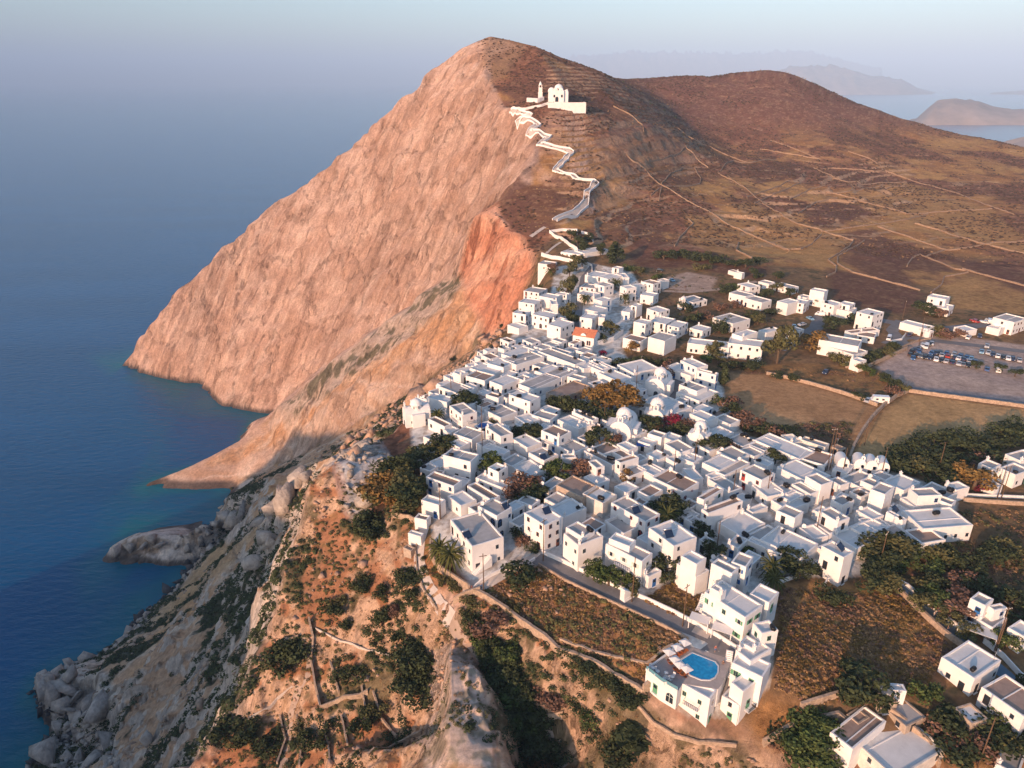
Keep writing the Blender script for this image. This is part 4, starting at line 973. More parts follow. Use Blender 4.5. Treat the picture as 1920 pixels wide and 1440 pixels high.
def area(name, px, mat, lift=.05, step=3.0):
    P = [gp(u, v)[:2] for u, v in px]; bm_ = bmesh.new(); vv = [bm_.verts.new((x, y, 0)) for x, y in P]; bm_.faces.new(vv); bmesh.ops.triangulate(bm_, faces=bm_.faces)
    for _ in range(5):
        es_ = [e for e in bm_.edges if e.calc_length() > step]
        if not es_: break
        bmesh.ops.subdivide_edges(bm_, edges=es_, cuts=1); bmesh.ops.triangulate(bm_, faces=bm_.faces)
    for q in bm_.verts: q.co.z = gz(q.co.x, q.co.y)+lift
    bm_.normal_update()
    for f in bm_.faces:
        if f.normal.z < 0: f.normal_flip()
    m_ = bpy.data.meshes.new(name); bm_.to_mesh(m_); bm_.free(); m_.materials.append(MATS[mat]); o = link(bpy.data.objects.new(name, m_)); tag(o, kind='structure'); return o
strip('road', [(868,1104), (912,1094), (960,1066), (1010,1044)], 3.2, 'path_slab')
strip('road', [(1006,1046), (1060,1072), (1150,1113), (1250,1158), (1330,1192), (1390,1228), (1396,1262)], 4.2, 'asphalt', .09)
strip('path', [(796,990), (788,1015), (785,1045), (790,1075), (806,1108), (830,1142), (846,1165)], 2.5, 'path_slab', .12)
strip('path', [(846,1165), (862,1195), (885,1212), (905,1240), (922,1262), (950,1290), (972,1315), (1000,1352), (1030,1390), (1058,1440)], 1.8, 'dirt_track')
strip('path', [(585,1195), (580,1260), (560,1290), (545,1340), (540,1380), (530,1440)], 1.9, 'dirt_track')
strip('path', [(548,1215), (566,1200), (583,1198)], 1.6, 'dirt_track')
strip('road', [(1640,1085), (1682,1100), (1720,1135), (1770,1170), (1830,1222), (1885,1265), (1935,1320)], 3.4, 'blue_path')
strip('road', [(1115,495), (1095,520), (1088,560), (1082,600), (1075,640), (1058,662)], 4.0, 'asphalt')
strip('road', [(1058,662), (1100,668), (1150,682), (1200,700), (1265,730), (1272,760)], 4.0, 'asphalt', .09)
strip('road', [(1240,545), (1290,548), (1350,542), (1420,528)], 3.5, 'dirt_track')
strip('road', [(1100,520), (1170,548), (1260,535), (1300,515)], 4.0, 'dirt_track', .09)
strip('road', [(1660,645), (1700,632), (1760,640), (1830,648), (1925,660)], 4.5, 'asphalt', .09)
strip('road', [(1460,655), (1500,635), (1530,615), (1540,590), (1600,590), (1700,610), (1760,618), (1925,600)], 6.0, 'asphalt', .05)
strip('road', [(1690,602), (1672,620), (1690,640), (1700,650)], 5.0, 'asphalt', .12)
area('terrace_ground', [(1210,700), (1250,690), (1330,735), (1272,770), (1230,745)], 'asphalt', .07)
area('terrace_ground', [(1345,1195), (1395,1225), (1400,1300), (1330,1320), (1300,1230)], 'asphalt', .05)
strip('path', [(1300,1180), (1330,1193)], 2.0, 'path_slab', .12)
# ------------------------------------------------------------ walls
def wall_line(px, h, w, mat, label, cat='wall', name='stone_wall', group=None, lift=0.0, step=1.6, rough=.0):
    P = resample([gp(u, v, 0) for u, v in px], step); b = MB(); vs_, fs = [], []
    for i, p in enumerate(P):
        q0, q1 = P[max(0, i-1)], P[min(len(P)-1, i+1)]; d = Vector((q1[0]-q0[0], q1[1]-q0[1])).normalized(); n = Vector((d.y, -d.x)); g = gz(p[0], p[1])
        j = rng.uniform(-rough, rough); j2 = rng.uniform(-rough, rough)*.6; hh = h+j+lift
        x, y = p[0]+n.x*j2, p[1]+n.y*j2
        for s, z in ((-.5, -1.2), (-.42, hh), (.42, hh+j*.3), (.5, -1.2)): vs_.append((x+n.x*s*w, y+n.y*s*w, g+z))
    for i in range(len(P)-1):
        for k in range(3): a_ = i*4+k; fs.append((a_, a_+4, a_+5, a_+1))
    fs += [(0, 1, 2, 3), tuple((len(P)-1)*4+k for k in (3, 2, 1, 0))]
    b.add(vs_, fs); o = b.build(name, mat); tag(o, label, cat, group); return o
W = wall_line; G1 = 'dry stone walls between the fields'
W([(885,1113), (912,1124), (950,1148), (1000,1186), (1045,1222), (1080,1234), (1150,1272), (1205,1303)], 1.6, .8, 'dry_stone', 'long thick rubble wall between the brown scrub plot and the rock face', rough=.12)
W([(1205,1303), (1222,1292)], 2.6, .7, 'dry_stone', 'short tall rubble wall joining the corner of the pool hotel', rough=.05)
W([(1010,1060), (1060,1090), (1150,1132), (1250,1178), (1290,1200)], .7, .4, 'dry_stone', 'low stone kerb wall along the road above the scrub plot', rough=.03)
W([(1016,1038), (1060,1058), (1110,1082), (1160,1104), (1215,1128), (1262,1150), (1300,1170), (1345,1195), (1380,1218)], 1.1, .35, 'whitewash', 'white parapet wall along the village side of the road to the pool', name='garden_wall')
W([(808,1022), (806,1040), (820,1068), (850,1090), (878,1108), (880,1112)], 2.2, .5, 'dry_stone', 'curved stone retaining wall round the garden of the two big palms', name='retaining_wall')
W([(880,1112), (905,1090), (940,1072), (985,1062), (1003,1050)], .9, .35, 'whitewash', 'low pale wall beside the lane below the palm garden', name='garden_wall')
W([(850,1132), (880,1118), (900,1112)], 1.8, .5, 'dry_stone', 'stone wall stub under the lane corner by the cliff path', name='retaining_wall')
W([(784,1008), (779,1035), (782,1072), (796,1110), (820,1146)], .7, .35, 'dry_stone', 'low stone wall on the cliff side of the winding slab path', name='stone_wall')
W([(740,948), (735,970), (768,975), (785,985)], 1.6, .5, 'dry_stone', 'curved red stone wall above the ridge below the village edge', rough=.06)
W([(580,1165), (588,1200), (584,1245), (592,1290), (602,1330)], 1.4, .5, 'dry_stone', 'twisting stone wall beside the steep cobbled path on the ridge', rough=.1)
W([(560,1198), (536,1204), (530,1216)], 1.3, .5, 'dry_stone', 'short stone wall behind the round dark bush on the ridge', rough=.06)
W([(592,1180), (620,1194), (660,1208), (700,1222), (733,1232)], .5, .25, 'path_slab', 'thin pale wall line slanting across the ridge slope', rough=.03)
W([(463,1350), (490,1335), (520,1310), (552,1285)], .5, .25, 'path_slab', 'thin pale wall line at the cliff edge near the bottom of the ridge', rough=.03)
W([(602,1330), (630,1320), (660,1310), (690,1300)], 1.2, .5, 'dry_stone', 'stone terrace wall crossing the lower ridge slope', rough=.1)
for i, (pl, lb) in enumerate([([(620,1245), (628,1275), (636,1300)], 'short steep wall of the ridge terraces, highest on the left'), ([(700,1300), (715,1350), (745,1385)], 'steep terrace wall left of the pale rock spur'), ([(606,1360), (615,1395), (620,1440)], 'steep terrace wall above the bottom of the cobbled path'), ([(640,1345), (648,1380), (652,1400)], 'short terrace wall in the middle of the lower ridge'), ([(525,1345), (536,1390), (520,1435)], 'stone edge wall left of the cobbled path'), ([(556,1345), (566,1390), (562,1440)], 'stone edge wall right of the cobbled path'), ([(678,1290), (686,1335)], 'small terrace wall below the dark trees of the ridge'), ([(690,1420), (740,1400), (790,1375)], 'stone wall climbing to the foot of the pale rock spur')]): W(pl, 1.0, .45, 'dry_stone', lb, rough=.1, group='terrace walls on the ridge')
W([(1050,1200), (1120,1225), (1180,1238), (1212,1245), (1262,1210)], .5, .6, 'dry_stone', 'broken old wall crossing the scrub plot beside the pool', rough=.15)
W([(960,1290), (985,1318), (1015,1350), (1055,1342)], 1.4, .5, 'dry_stone', 'stone wall bending below the dirt footpath in the gully', rough=.08)
W([(1195,1325), (1225,1358), (1265,1382), (1310,1395), (1380,1400)], .8, .4, 'dry_stone', 'curving stone edge of the footpath under the pool hotel', rough=.04)
W([(1430,1398), (1470,1372), (1520,1352), (1570,1345), (1592,1362)], 1.3, .8, 'dry_stone', 'rough red stone wall bending below the hotel garden', rough=.12)
W([(1500,1328), (1540,1315), (1590,1302)], 1.3, .7, 'dry_stone', 'rubble wall between the dark tree and the reddish wall corner', rough=.1)
W([(1650,1325), (1700,1362), (1740,1400), (1760,1440)], 1.5, .6, 'dry_stone', 'grey rubble wall running down past the roofless shed', rough=.1)
W([(1650,1080), (1680,1105), (1720,1145), (1770,1190), (1815,1222)], 1.3, .7, 'dry_stone', 'stone wall on the field side of the blue lane', rough=.06)
W([(1668,1085), (1700,1102), (1745,1140), (1790,1175), (1805,1190)], 1.2, .4, 'whitewash', 'pale wall on the garden side of the blue lane', name='garden_wall')
W([(1843,1205), (1880,1235), (1912,1270), (1935,1285)], 1.3, .35, 'whitewash', 'white garden wall with openings beside the lane at the right edge', name='garden_wall')
W([(1545,1160-60), (1560,1072), (1600,1040), (1612,1045)], .9, .3, 'whitewash', 'low white wall behind the palms at the plot corner', name='garden_wall')
W([(1460,1095), (1500,1080), (1535,1055), (1560,1040)], 1.1, .35, 'whitewash', 'white wall slanting behind the two low palms', name='garden_wall')
W([(1810,930), (1850,932), (1925,935)], .9, .4, 'whitewash', 'white wall along the lane at the right edge of the village', name='garden_wall')
W([(1806,940), (1860,944), (1925,948)], 1.2, .5, 'dry_stone', 'stone retaining wall under the lane at the right edge', rough=.06)
W([(1592,862), (1600,840), (1615,812), (1635,784), (1655,763), (1680,745), (1703,735), (1760,743), (1850,755), (1925,765), (2000,776)], 1.3, .8, 'dry_stone', 'long dry stone wall round the smooth brown field below the car park', rough=.08)
W([(1437,702), (1480,711), (1530,724), (1590,742), (1645,762)], 1.3, .7, 'dry_stone', 'dry stone wall along the far side of the left brown field', rough=.08)
W([(1625,690), (1655,676), (1690,660), (1700,655)], 1.4, .6, 'dry_stone', 'stone wall between the hedge and the car park entrance', rough=.06)
W([(1690,652), (1720,640), (1745,636)], .8, .4, 'dry_stone', 'low wall at the top corner of the car park')
W([(1670,642), (1690,638), (1698,628)], 1.0, .4, 'whitewash', 'curved white wall at the road bend', name='garden_wall')
W([(1114,650), (1150,640), (1168,625)], 2.2, .4, 'whitewash', 'slanting white wall right of the red roofed house', name='garden_wall')
W([(1060,666), (1085,672), (1110,680), (1130,678)], .6, .4, 'whitewash', 'low white wall round the small square', name='garden_wall')
W([(1620,700-18), (1600,690), (1585,690)], .8, .5, 'dry_stone', 'short field wall behind the hedge trees')
# cemetery walls and the hill compound
W([(1030,437), (1053,450), (1068,462), (1082,470)], 2.2, .4, 'whitewash', 'front white wall of the walled garden at the foot of the hill', name='garden_wall')
W([(1030,437), (1055,433), (1082,434), (1082,442)], 1.8, .4, 'whitewash', 'back white wall of the walled garden at the foot of the hill', name='garden_wall')
W([(1090,438), (1105,442), (1112,455)], 1.8, .4, 'whitewash', 'small white wall behind the cypress trees of the walled garden', name='garden_wall')
W([(1015,480), (1035,486), (1060,490), (1090,495)], 2.2, .5, 'whitewash', 'long pale wall above the lane where the village begins', name='garden_wall')
W([(1092,490), (1110,500), (1110,510)], 1.2, .4, 'whitewash', 'short wall at the top of the village road', name='garden_wall')
# field walls over the hills
HW = ['(1175,290) (1190,305) (1210,318) (1235,345) (1270,365) (1300,383) (1330,398) (1372,425) (1400,438) (1425,448) (1480,470)|rubble wall running down the slope from the dark gully to the orchard',
 '(1215,300) (1245,298) (1270,290) (1285,275) (1300,288) (1318,308) (1328,315)|humped stone wall on the terraces below the dark gully',
 '(1240,345) (1258,325) (1280,315) (1302,315) (1314,335) (1312,345) (1290,350) (1245,350)|stone wall loop round the dark oval plot',
 '(1330,275) (1360,290) (1390,302) (1400,305)|short wall right of the gully mouth', '(1345,325) (1380,342) (1400,355) (1430,382) (1465,402) (1495,420) (1535,430) (1560,440) (1600,452)|stone wall down the middle of the hill fields',
 '(1600,452) (1590,465) (1570,478) (1552,488) (1568,500) (1566,512) (1550,520)|wall hooking round to the village edge', '(1620,452) (1590,470) (1570,482) (1570,496) (1600,512) (1650,525) (1725,545)|wall of the dark fields behind the upper houses',
 '(1350,322) (1360,308) (1375,302) (1410,305) (1455,300)|curved wall under the scrub hill', '(1425,280) (1455,285) (1500,292) (1540,300) (1470,272) (1445,264)|pale track wall on the scrub hill',
 '(1525,315) (1560,330) (1590,342) (1640,345) (1700,342)|wall along the top of the ochre fields', '(1590,284) (1630,298) (1650,310) (1656,320) (1640,322) (1600,318) (1560,315)|looping wall on the upper field edge',
 '(1660,320) (1700,335) (1750,350) (1800,365) (1850,385) (1900,402)|long wall separating the scrub hill from the ochre fields', '(1545,365) (1590,360) (1640,352) (1700,350)|wall between two long ochre strips',
 '(1550,360) (1590,370) (1640,385) (1700,402) (1740,400) (1800,395) (1860,392)|wall crossing the ochre strips', '(1540,435) (1580,430) (1640,422) (1700,412) (1740,402)|dark wall with shadow in the centre of the fields',
 '(1645,425) (1690,440) (1740,458) (1775,470) (1800,468)|wall from the field centre to the right', '(1715,420) (1760,432) (1810,448) (1860,462) (1925,478)|straight pale wall in the right fields',
 '(1700,500) (1710,485) (1725,478) (1760,492) (1790,505) (1810,508)|hooked wall in the lower right fields', '(1735,482) (1770,470) (1820,465) (1850,458) (1925,452)|wall of the far right fields', '(1805,505) (1850,518) (1925,538)|wall rising right of the villa',
 '(1815,512) (1770,520) (1765,535) (1745,550)|short wall above the lone villa', '(1480,340) (1460,350) (1430,360) (1400,370)|lower terrace wall near the middle of the hill', '(1500,345) (1470,358) (1440,370) (1415,382)|second terrace wall near the middle of the hill',
 '(1440,455) (1470,468) (1500,468) (1520,460) (1540,440)|wall of the small field above the upper houses', '(1480,375) (1520,355) (1560,350)|field wall rising right of the terraces', '(1495,402) (1530,380) (1570,372)|curved field wall in the middle right',
 '(1385,455) (1380,470) (1410,485) (1400,500)|crooked wall in the pale scrub above the orchard', '(1265,462) (1275,445) (1300,420) (1290,412)|crooked wall above the small dirt square', '(1220,368) (1240,352) (1235,378)|small pen wall beside the first long wall',
 '(1150,200) (1175,212) (1190,222) (1205,235)|short bright wall below the summit', '(1190,240) (1205,238) (1207,248)|tiny wall on the upper terraces', '(1270,240) (1300,262) (1330,275)|wall along the dark gully floor']
import re
for i, s_ in enumerate(HW):
    a_, lb = s_.split('|'); pts = [tuple(map(float, q.split(','))) for q in re.findall(r'\(([^)]*)\)', a_)]
    W(pts, .95, .6, 'old_field_stone', lb, group=G1, step=2.5, rough=.22)
# ------------------------------------------------------------ zigzag path with white parapets up to the hilltop church
ZZ = [(1025,474), (1055,450), (1040,412), (1078,400), (1098,385), (1100,362), (1118,340), (1112,334), (1068,325), (1038,318), (1056,296), (1072,284), (1062,276), (1020,272), (1008,272), (1030,258), (1026,252), (990,248), (1008,236), (1012,232), (968,228), (990,218), (996,214), (958,205), (975,198), (1010,194)]
ZP = [(1040,414), (1078,400), (1098,384), (1100,362), (1119,341), (1040,320), (1072,285), (1010,272), (1030,257), (990,249), (1010,235), (970,229), (995,216), (958,206)]
zp, zpts = strip('path', ZP, 3.0, 'path_slab', .35, 2.0)
def side(P, off, h, w, label):
    b = MB(); vs_, fs = [], []
    for i, p in enumerate(P):
        q0, q1 = P[max(0, i-1)], P[min(len(P)-1, i+1)]; d = Vector((q1[0]-q0[0], q1[1]-q0[1])).normalized(); n = Vector((d.y, -d.x)); x, y = p[0]+n.x*off, p[1]+n.y*off; g = gz(x, y)
        for s, z in ((-.5, -1.5), (-.5, h), (.5, h), (.5, -1.5)): vs_.append((x+n.x*s*w, y+n.y*s*w, g+z))
    for i in range(len(P)-1):
        for k in range(3): a_ = i*4+k; fs.append((a_, a_+4, a_+5, a_+1))
    fs += [(0, 1, 2, 3), tuple((len(P)-1)*4+k for k in (3, 2, 1, 0))]; b.add(vs_, fs); o = b.build('parapet', 'whitewash'); tag(o, label, 'wall', 'parapets of the zigzag path')
side(zpts, 1.9, 1.6, .55, 'white parapet on the downhill side of the zigzag path to the church'); side(zpts, -1.9, 1.2, .55, 'white parapet on the uphill side of the zigzag path to the church')
strip('path', [(995,444), (1015,430), (1022,426)], 2.5, 'path_slab', .2, 3); strip('path', [(1024,476), (1040,462), (1052,454)], 2.2, 'path_slab', .2, 3)
# ------------------------------------------------------------ churches
def arc(n, r, a0=0, a1=math.pi): return [(r*math.cos(t), r*math.sin(t)) for t in np.linspace(a0, a1, n)]
def barrel(b, x0, x1, y, r, z, mi=0, n=10):     # half-cylinder roof along x
    ar = arc(n, r); vs_ = [(x0, y+a, z+c) for a, c in ar]+[(x1, y+a, z+c) for a, c in ar]
    b.add(vs_, [tuple(range(n)), tuple(range(n, 2*n))[::-1]]+[(i, n+i, n+i+1, i+1) for i in range(n-1)], mi, False)
def cross(b, x, y, z, s=.5, mi=0):
    b.box(x-.05, y-.05, z, x+.05, y+.05, z+s*1.6, mi); b.box(x-s*.45, y-.045, z+s, x+s*.45, y+.045, z+s+.1, mi)
def bell_gable(b, x, y, z, w=1.6, h=2.4, mi=0):       # arched wall for one bell
    for s in (-1, 1): b.box(x+s*w*.5-.22*(s+1), y-.25, z, x+s*w*.5+.22*(1-s), y+.25, z+h*.55, mi)
    ar = arc(9, w*.5); ai = arc(9, w*.5-.44); n = 9; zb = z+h*.55
    vs_ = [(x+a, y-.25, zb+c) for a, c in ar]+[(x+a, y-.25, zb+c) for a, c in ai]+[(x+a, y+.25, zb+c) for a, c in ar]+[(x+a, y+.25, zb+c) for a, c in ai]
    fs = []
    for i in range(n-1): fs += [(i, i+1, n+i+1, n+i), (2*n+i, 3*n+i, 3*n+i+1, 2*n+i+1), (i, 2*n+i, 2*n+i+1, i+1), (n+i, n+i+1, 3*n+i+1, 3*n+i)]
    b.add(vs_, fs, mi); b.lathe([(.22, zb-.3), (.16, zb), (.02, zb+.12)], 8, x, y, 2); cross(b, x, y, zb+w*.5, .4, mi)
def church(u, v, rz, nave=(9, 6, 4.2), dome=2.6, label='', drum=1.4, apse=True, bell='gable', cross_arms=True, sc=1.0, gable_off=(0, 0)):
    g = gp(u, v); r = empty('church', (g[0], g[1], g[2]-.3), rz); r.scale = (sc, sc, sc); Lx, Wy, H = nave
    b = MB(); b.box(-Lx/2, -Wy/2, -2, Lx/2, Wy/2, H); barrel(b, -Lx/2-.001, Lx/2+.001, 0, Wy/2*.98, H-.02)
    if cross_arms: b.box(-Wy*.42, -Wy*.72, -2, Wy*.42, Wy*.72, H+.6); 
    b.build('wall', 'whitewash', r)
    if dome:
        d = MB(); z0 = H+Wy*.33; d.lathe([(dome+.35, H-.2), (dome+.35, z0-.2), (dome+.1, z0), (dome+.1, z0+drum), (dome+.22, z0+drum+.05), (dome+.22, z0+drum+.2)]+[(dome*math.cos(t), z0+drum+.2+dome*.95*math.sin(t)) for t in np.linspace(0, math.pi/2*.97, 9)], 20); cross(d, 0, 0, z0+drum+dome*.95+.15, .6); dm = d.build('dome', 'whitewash', r)
        w_ = MB()
        for k in range(8):
            a = k*math.pi/4+.2; x, y = (dome+.12)*math.cos(a), (dome+.12)*math.sin(a); w_.box(x-.15, y-.15, z0+.3, x+.15, y+.15, z0+drum-.1)
        w_.build('window', 'glass_dark', dm)
    if apse: a_ = MB(); a_.lathe([(Wy*.3, -2), (Wy*.3, H*.75), (Wy*.2, H*.95), (.05, H*1.08)], 14, Lx/2, 0); a_.build('apse', 'whitewash', r)
    if bell:
        bb = MB(); x, y = -Lx/2+.4+gable_off[0], gable_off[1]
        if bell == 'tower': bb.box(x-.8, y-.8, H, x+.8, y+.8, H+3.4); bb.box(x-1, y-1, H+3.402, x+1, y+1, H+3.6); bb.lathe([(.8, H+3.602), (.6, H+4.4), (.05, H+4.9)], 12, x, y)
        else:
            t_ = MB(); bell_gable(t_, 0, 0, H+Wy*.44, 1.8, 2.6); bb.add([(x+q[1], y+q[0], q[2]) for q in t_.v], t_.f)
        bb.build('bell_tower', ['whitewash', 'whitewash', 'iron_black'], r)
    put('door', opening('arch', 'D'), r, (-Lx/2-.01, -.2, -.1), math.pi/2, 1.1); put('window', opening('win', 'D'), r, (-Lx*.25, -Wy/2-.01, 2.2), math.pi, .8); put('window', opening('win', 'D'), r, (Lx*.3, -Wy/2-.01, 2.2), math.pi, .8)
    tag(r, label, 'church'); return r
church(1236, 733, R(62), (11, 7, 4.2), 2.5, 'white domed church with a bell gable beside the road bend', sc=.92, gable_off=(0, -1))
church(1168, 815, R(68), (11, 7.4, 4.0), 2.5, 'white church with pale dome between the dark trees and the square', sc=.95)
church(1230, 790, R(72), (9, 6, 4.0), 2.5, 'white church with round dome and slim bell gable behind the reddish trees', sc=.9)
church(1310, 836, R(60), (8, 5, 5.0), 2.1, 'small white church with little dome and bell tower near the long row house', bell='tower', sc=.88)
church(782, 792, R(20), (10, 6, 5.0), 2.3, 'white domed church at the cliff edge, leftmost building of the village', sc=.85)
church(1280, 578, R(80), (6, 4.5, 3.2), 1.8, 'little white domed chapel on the roofs of the upper quarter', sc=.8)
def chapel_front(u, v, rz, spans, w, dep, H, label, bells):
    g = gp(u, v); r = empty('chapel', (g[0], g[1], g[2]-.2), rz); b = MB()
    for i in range(spans):
        x = (i-(spans-1)/2)*w; b.box(x-w/2, 0, -2, x+w/2-.003, dep, H); n = 11; ar = arc(n, w/2*.98)
        b.add([(x+a, 0.001, H+c*1.1) for a, c in ar]+[(x+a, .5, H+c*1.1) for a, c in ar]+[(x+a*.94, dep, H-.1+c*.85) for a, c in ar], [tuple(range(n))[::-1], tuple(range(2*n, 3*n))]+[(k, k+1, n+k+1, n+k) for k in range(n-1)]+[(n+k, n+k+1, 2*n+k+1, 2*n+k) for k in range(n-1)])
        put('window', opening('win', 'D'), r, (x+.7, -.02, H-.6), math.pi, .75); put('door', opening('door', 'D'), r, (x-.4, -.02, 0.1), math.pi, .85)
    b.build('wall', 'whitewash', r); bb = MB()
    for x in bells: bell_gable(bb, x, .25, H+w*.40, 1.1, 1.7)
    bb.build('bell_gable', ['whitewash', 'whitewash', 'iron_black'], r); tag(r, label, 'chapel'); return r
chapel_front(1631, 892, R(-18), 3, 3.1, 5.5, 3.4, 'white triple arched chapel with two bell gables by the field wall', [-2.6, .9])
chapel_front(1578, 888, R(-12), 1, 3.2, 5, 3.6, 'narrow white arched chapel beside the tall poles', [])
# the church on the hill
g = gp(1047, 188); r = empty('church', (g[0], g[1], g[2]-1), R(-6)); b = MB(); SC = 1.0
b.box(-8.5, -6, -3, 8.5, 6, 7.5); b.box(-5, -8, -3, 5, 8, 9.0)
for x in (-6.5, -2.2, 2.2, 6.5):
    zt_ = 7.5 if abs(x) > 5 else 9.0; yf = 6 if abs(x) > 5 else 8
    n = 9; ar = arc(n, 1.9); b.add([(x+a, -yf, zt_-.02+c*1.1) for a, c in ar]+[(x+a, yf, zt_-.02+c*1.1) for a, c in ar], [tuple(range(n))[::-1], tuple(range(n, 2*n))]+[(k, k+1, n+k+1, n+k) for k in range(n-1)])
for x in (-7.4, 7.4): b.lathe([(1.1, 7), (1.1, 8.6), (.8, 9.4), (.05, 10.2)], 10, x, -4.6)
b.build('wall', 'whitewash', r)
d = MB(); d.lathe([(3.7, 8.6), (3.7, 10.6), (4.0, 10.7), (4.0, 10.9)]+[(3.6*math.cos(t), 10.9+3.0*math.sin(t)) for t in np.linspace(0, 1.53, 9)], 22); cross(d, 0, 0, 13.8, .8); dm = d.build('dome', 'whitewash', r)
w_ = MB(); [w_.box(3.6*math.cos(k*.785)-.2, 3.6*math.sin(k*.785)-.2, 9.2, 3.6*math.cos(k*.785)+.2, 3.6*math.sin(k*.785)+.2, 10.3) for k in range(8)]; w_.build('window', 'glass_dark', dm)
d = MB(); d.lathe([(3.0, 7.4), (3.0, 8.4)]+[(3.0*math.cos(t), 8.4+3.0*math.sin(t)) for t in np.linspace(0, 1.53, 8)], 18, -6.2, 0); d.build('dome', 'whitewash', r)
put('door', opening('arch', 'D'), r, (-1, -8.02, 0), math.pi, 1.8); put('window', opening('win', 'D'), r, (3.2, -8.02, 4.5), math.pi, 1.6); put('window', opening('win', 'D'), r, (-3.2, -8.02, 4.5), math.pi, 1.6)
tag(r, 'big white church with domes and arched gables high on the hill', 'church')
g = gp(1013, 182); r = empty('bell_tower', (g[0], g[1], g[2]-1), 0); r.scale = (.95, .95, .82); b = MB(); b.box(-2, -2, -2, 2, 2, 6); b.box(-1.7, -1.7, 6, 1.7, 1.7, 10.5); b.box(-2.0, -2.0, 10.5, 2.0, 2.0, 10.8)
for sx in (-1, 1):
    for sy in (-1, 1): b.box(sx*1.2-.3, sy*1.2-.3, 10.8, sx*1.2+.3, sy*1.2+.3, 13)
b.box(-1.6, -1.6, 13, 1.6, 1.6, 13.3); b.lathe([(1.3, 13.3), (1.1, 15), (.3, 16.6), (.05, 17.2)], 10); b.build('tower', 'whitewash', r); b = MB(); b.lathe([(.7, 11.2), (.45, 12.2), (.05, 12.5)], 10); b.build('bell', 'iron_black', r); tag(r, 'slender white bell tower left of the hilltop church', 'bell tower')
g = gp(1062, 200); b = MB()
for (x0, y0, x1, y1) in ((-16, -9, 16, -8.4), (-16, -8.4, -15.4, 7), (15.4, -8.4, 16, 9)): b.box(x0, y0, -5, x1, y1, 3.6)
b.box(-15.4, -8.4, -5, 15.4, 8, .6); o = b.build('terrace_wall', 'whitewash'); o.location = (g[0], g[1]+2, g[2]); tag(o, 'broad white retaining wall under the forecourt of the hilltop church', 'wall')
W([(958,206), (985,206), (1015,200), (1028,196)], 1.8, .8, 'whitewash', 'low white wall leading to the forecourt of the hilltop church', name='garden_wall')
W([(990,190), (1008,192), (1018,188)], 3.0, 3.0, 'whitewash', 'small white outbuilding at the foot of the hilltop bell tower', cat='outbuilding', name='outbuilding')
# the red roofed house
Fx = gp(*tp('I', 1003, 1018), 4.8); zt_ = Fx[2]; Fv = Vector(Fx[:2]); e1 = Vector(at_z(*tp('I', 815, 987), zt_)[:2])-Fv; e2 = Vector(at_z(*tp('I', 1100, 985), zt_)[:2])-Fv
l1, l2 = e1.length, e2.length; rz = math.atan2(-e1.y, -e1.x); r = empty('house', (*(Fv+e1/2+e2/2), zt_-4.8), rz); b = MB(); a_, c_ = l1/2, l2/2
b.box(-a_, -c_, -2, a_, c_, 4.8); b.add([(-a_, -c_, 4.8), (-a_, c_, 4.8), (-a_, 0, 7.0), (a_, -c_, 4.8), (a_, c_, 4.8), (a_, 0, 7.0)], [(0, 2, 1), (3, 4, 5)])
ar = arc(9, 1.3); b.add([(x, -c_-.05, 4.6+z) for x, z in ar]+[(x, -c_+.3, 4.6+z) for x, z in ar], [tuple(range(9))[::-1], tuple(range(9, 18))]+[(i, i+1, 10+i, 9+i) for i in range(8)]); b.build('wall', 'whitewash', r)
t_ = MB(); sl = 2.2/c_; o_ = .35
for s in (-1, 1):
    t_.add([(-a_-.3, s*(c_+o_), 4.85-o_*sl), (a_+.3, s*(c_+o_), 4.85-o_*sl), (a_+.3, 0, 7.06), (-a_-.3, 0, 7.06), (-a_-.3, s*(c_+o_), 4.73-o_*sl), (a_+.3, s*(c_+o_), 4.73-o_*sl), (a_+.3, 0, 6.94), (-a_-.3, 0, 6.94)], [(0, 1, 2, 3), (7, 6, 5, 4), (0, 4, 5, 1), (1, 5, 6, 2), (3, 7, 4, 0)])
t_.build('roof', 'roof_tile', r)
for x in (-a_*.62, -a_*.42, a_*.42, a_*.62): put('window', opening('win', 'R'), r, (x, -c_-.01, 2.0), math.pi, (.8, 1, 1.6))
put('door', opening('arch', 'R'), r, (0, -c_-.01, 0), math.pi, 1.1); tag(r, 'white house with the only red tiled roof, at the foot of the village road', 'house')

def stairs(u, v, rz, n=12, w=1.3, rise=.22, run=.3):
    """straight outside flight against the nearest house, solid below"""
    g = gp(u, v); h_ = min(HOUSES, key=lambda q: (q['root'].location.x-g[0])**2+(q['root'].location.y-g[1])**2); r = h_['root']; b = MB()
    M = Matrix.Rotation(rz, 3, 'Z')
    for i in range(n): b.box(i*run, -w/2, -1, (i+1)*run-.002, w/2, (i+1)*rise)
    b.box(0, w/2+.003, -1, n*run, w/2+.2, .5); b.v = [tuple(M @ Vector(p)+Vector((g[0], g[1], g[2]))-r.location) for p in b.v]; b.build('stairs', 'whitewash', r)
stairs(888, 1078, R(35), 16); stairs(1192, 1112, R(-145), 14); stairs(1310, 1150, R(60), 12); stairs(1362, 1270, R(70), 14); stairs(1262, 1320, R(60), 12); stairs(1222, 1285, R(50), 12)
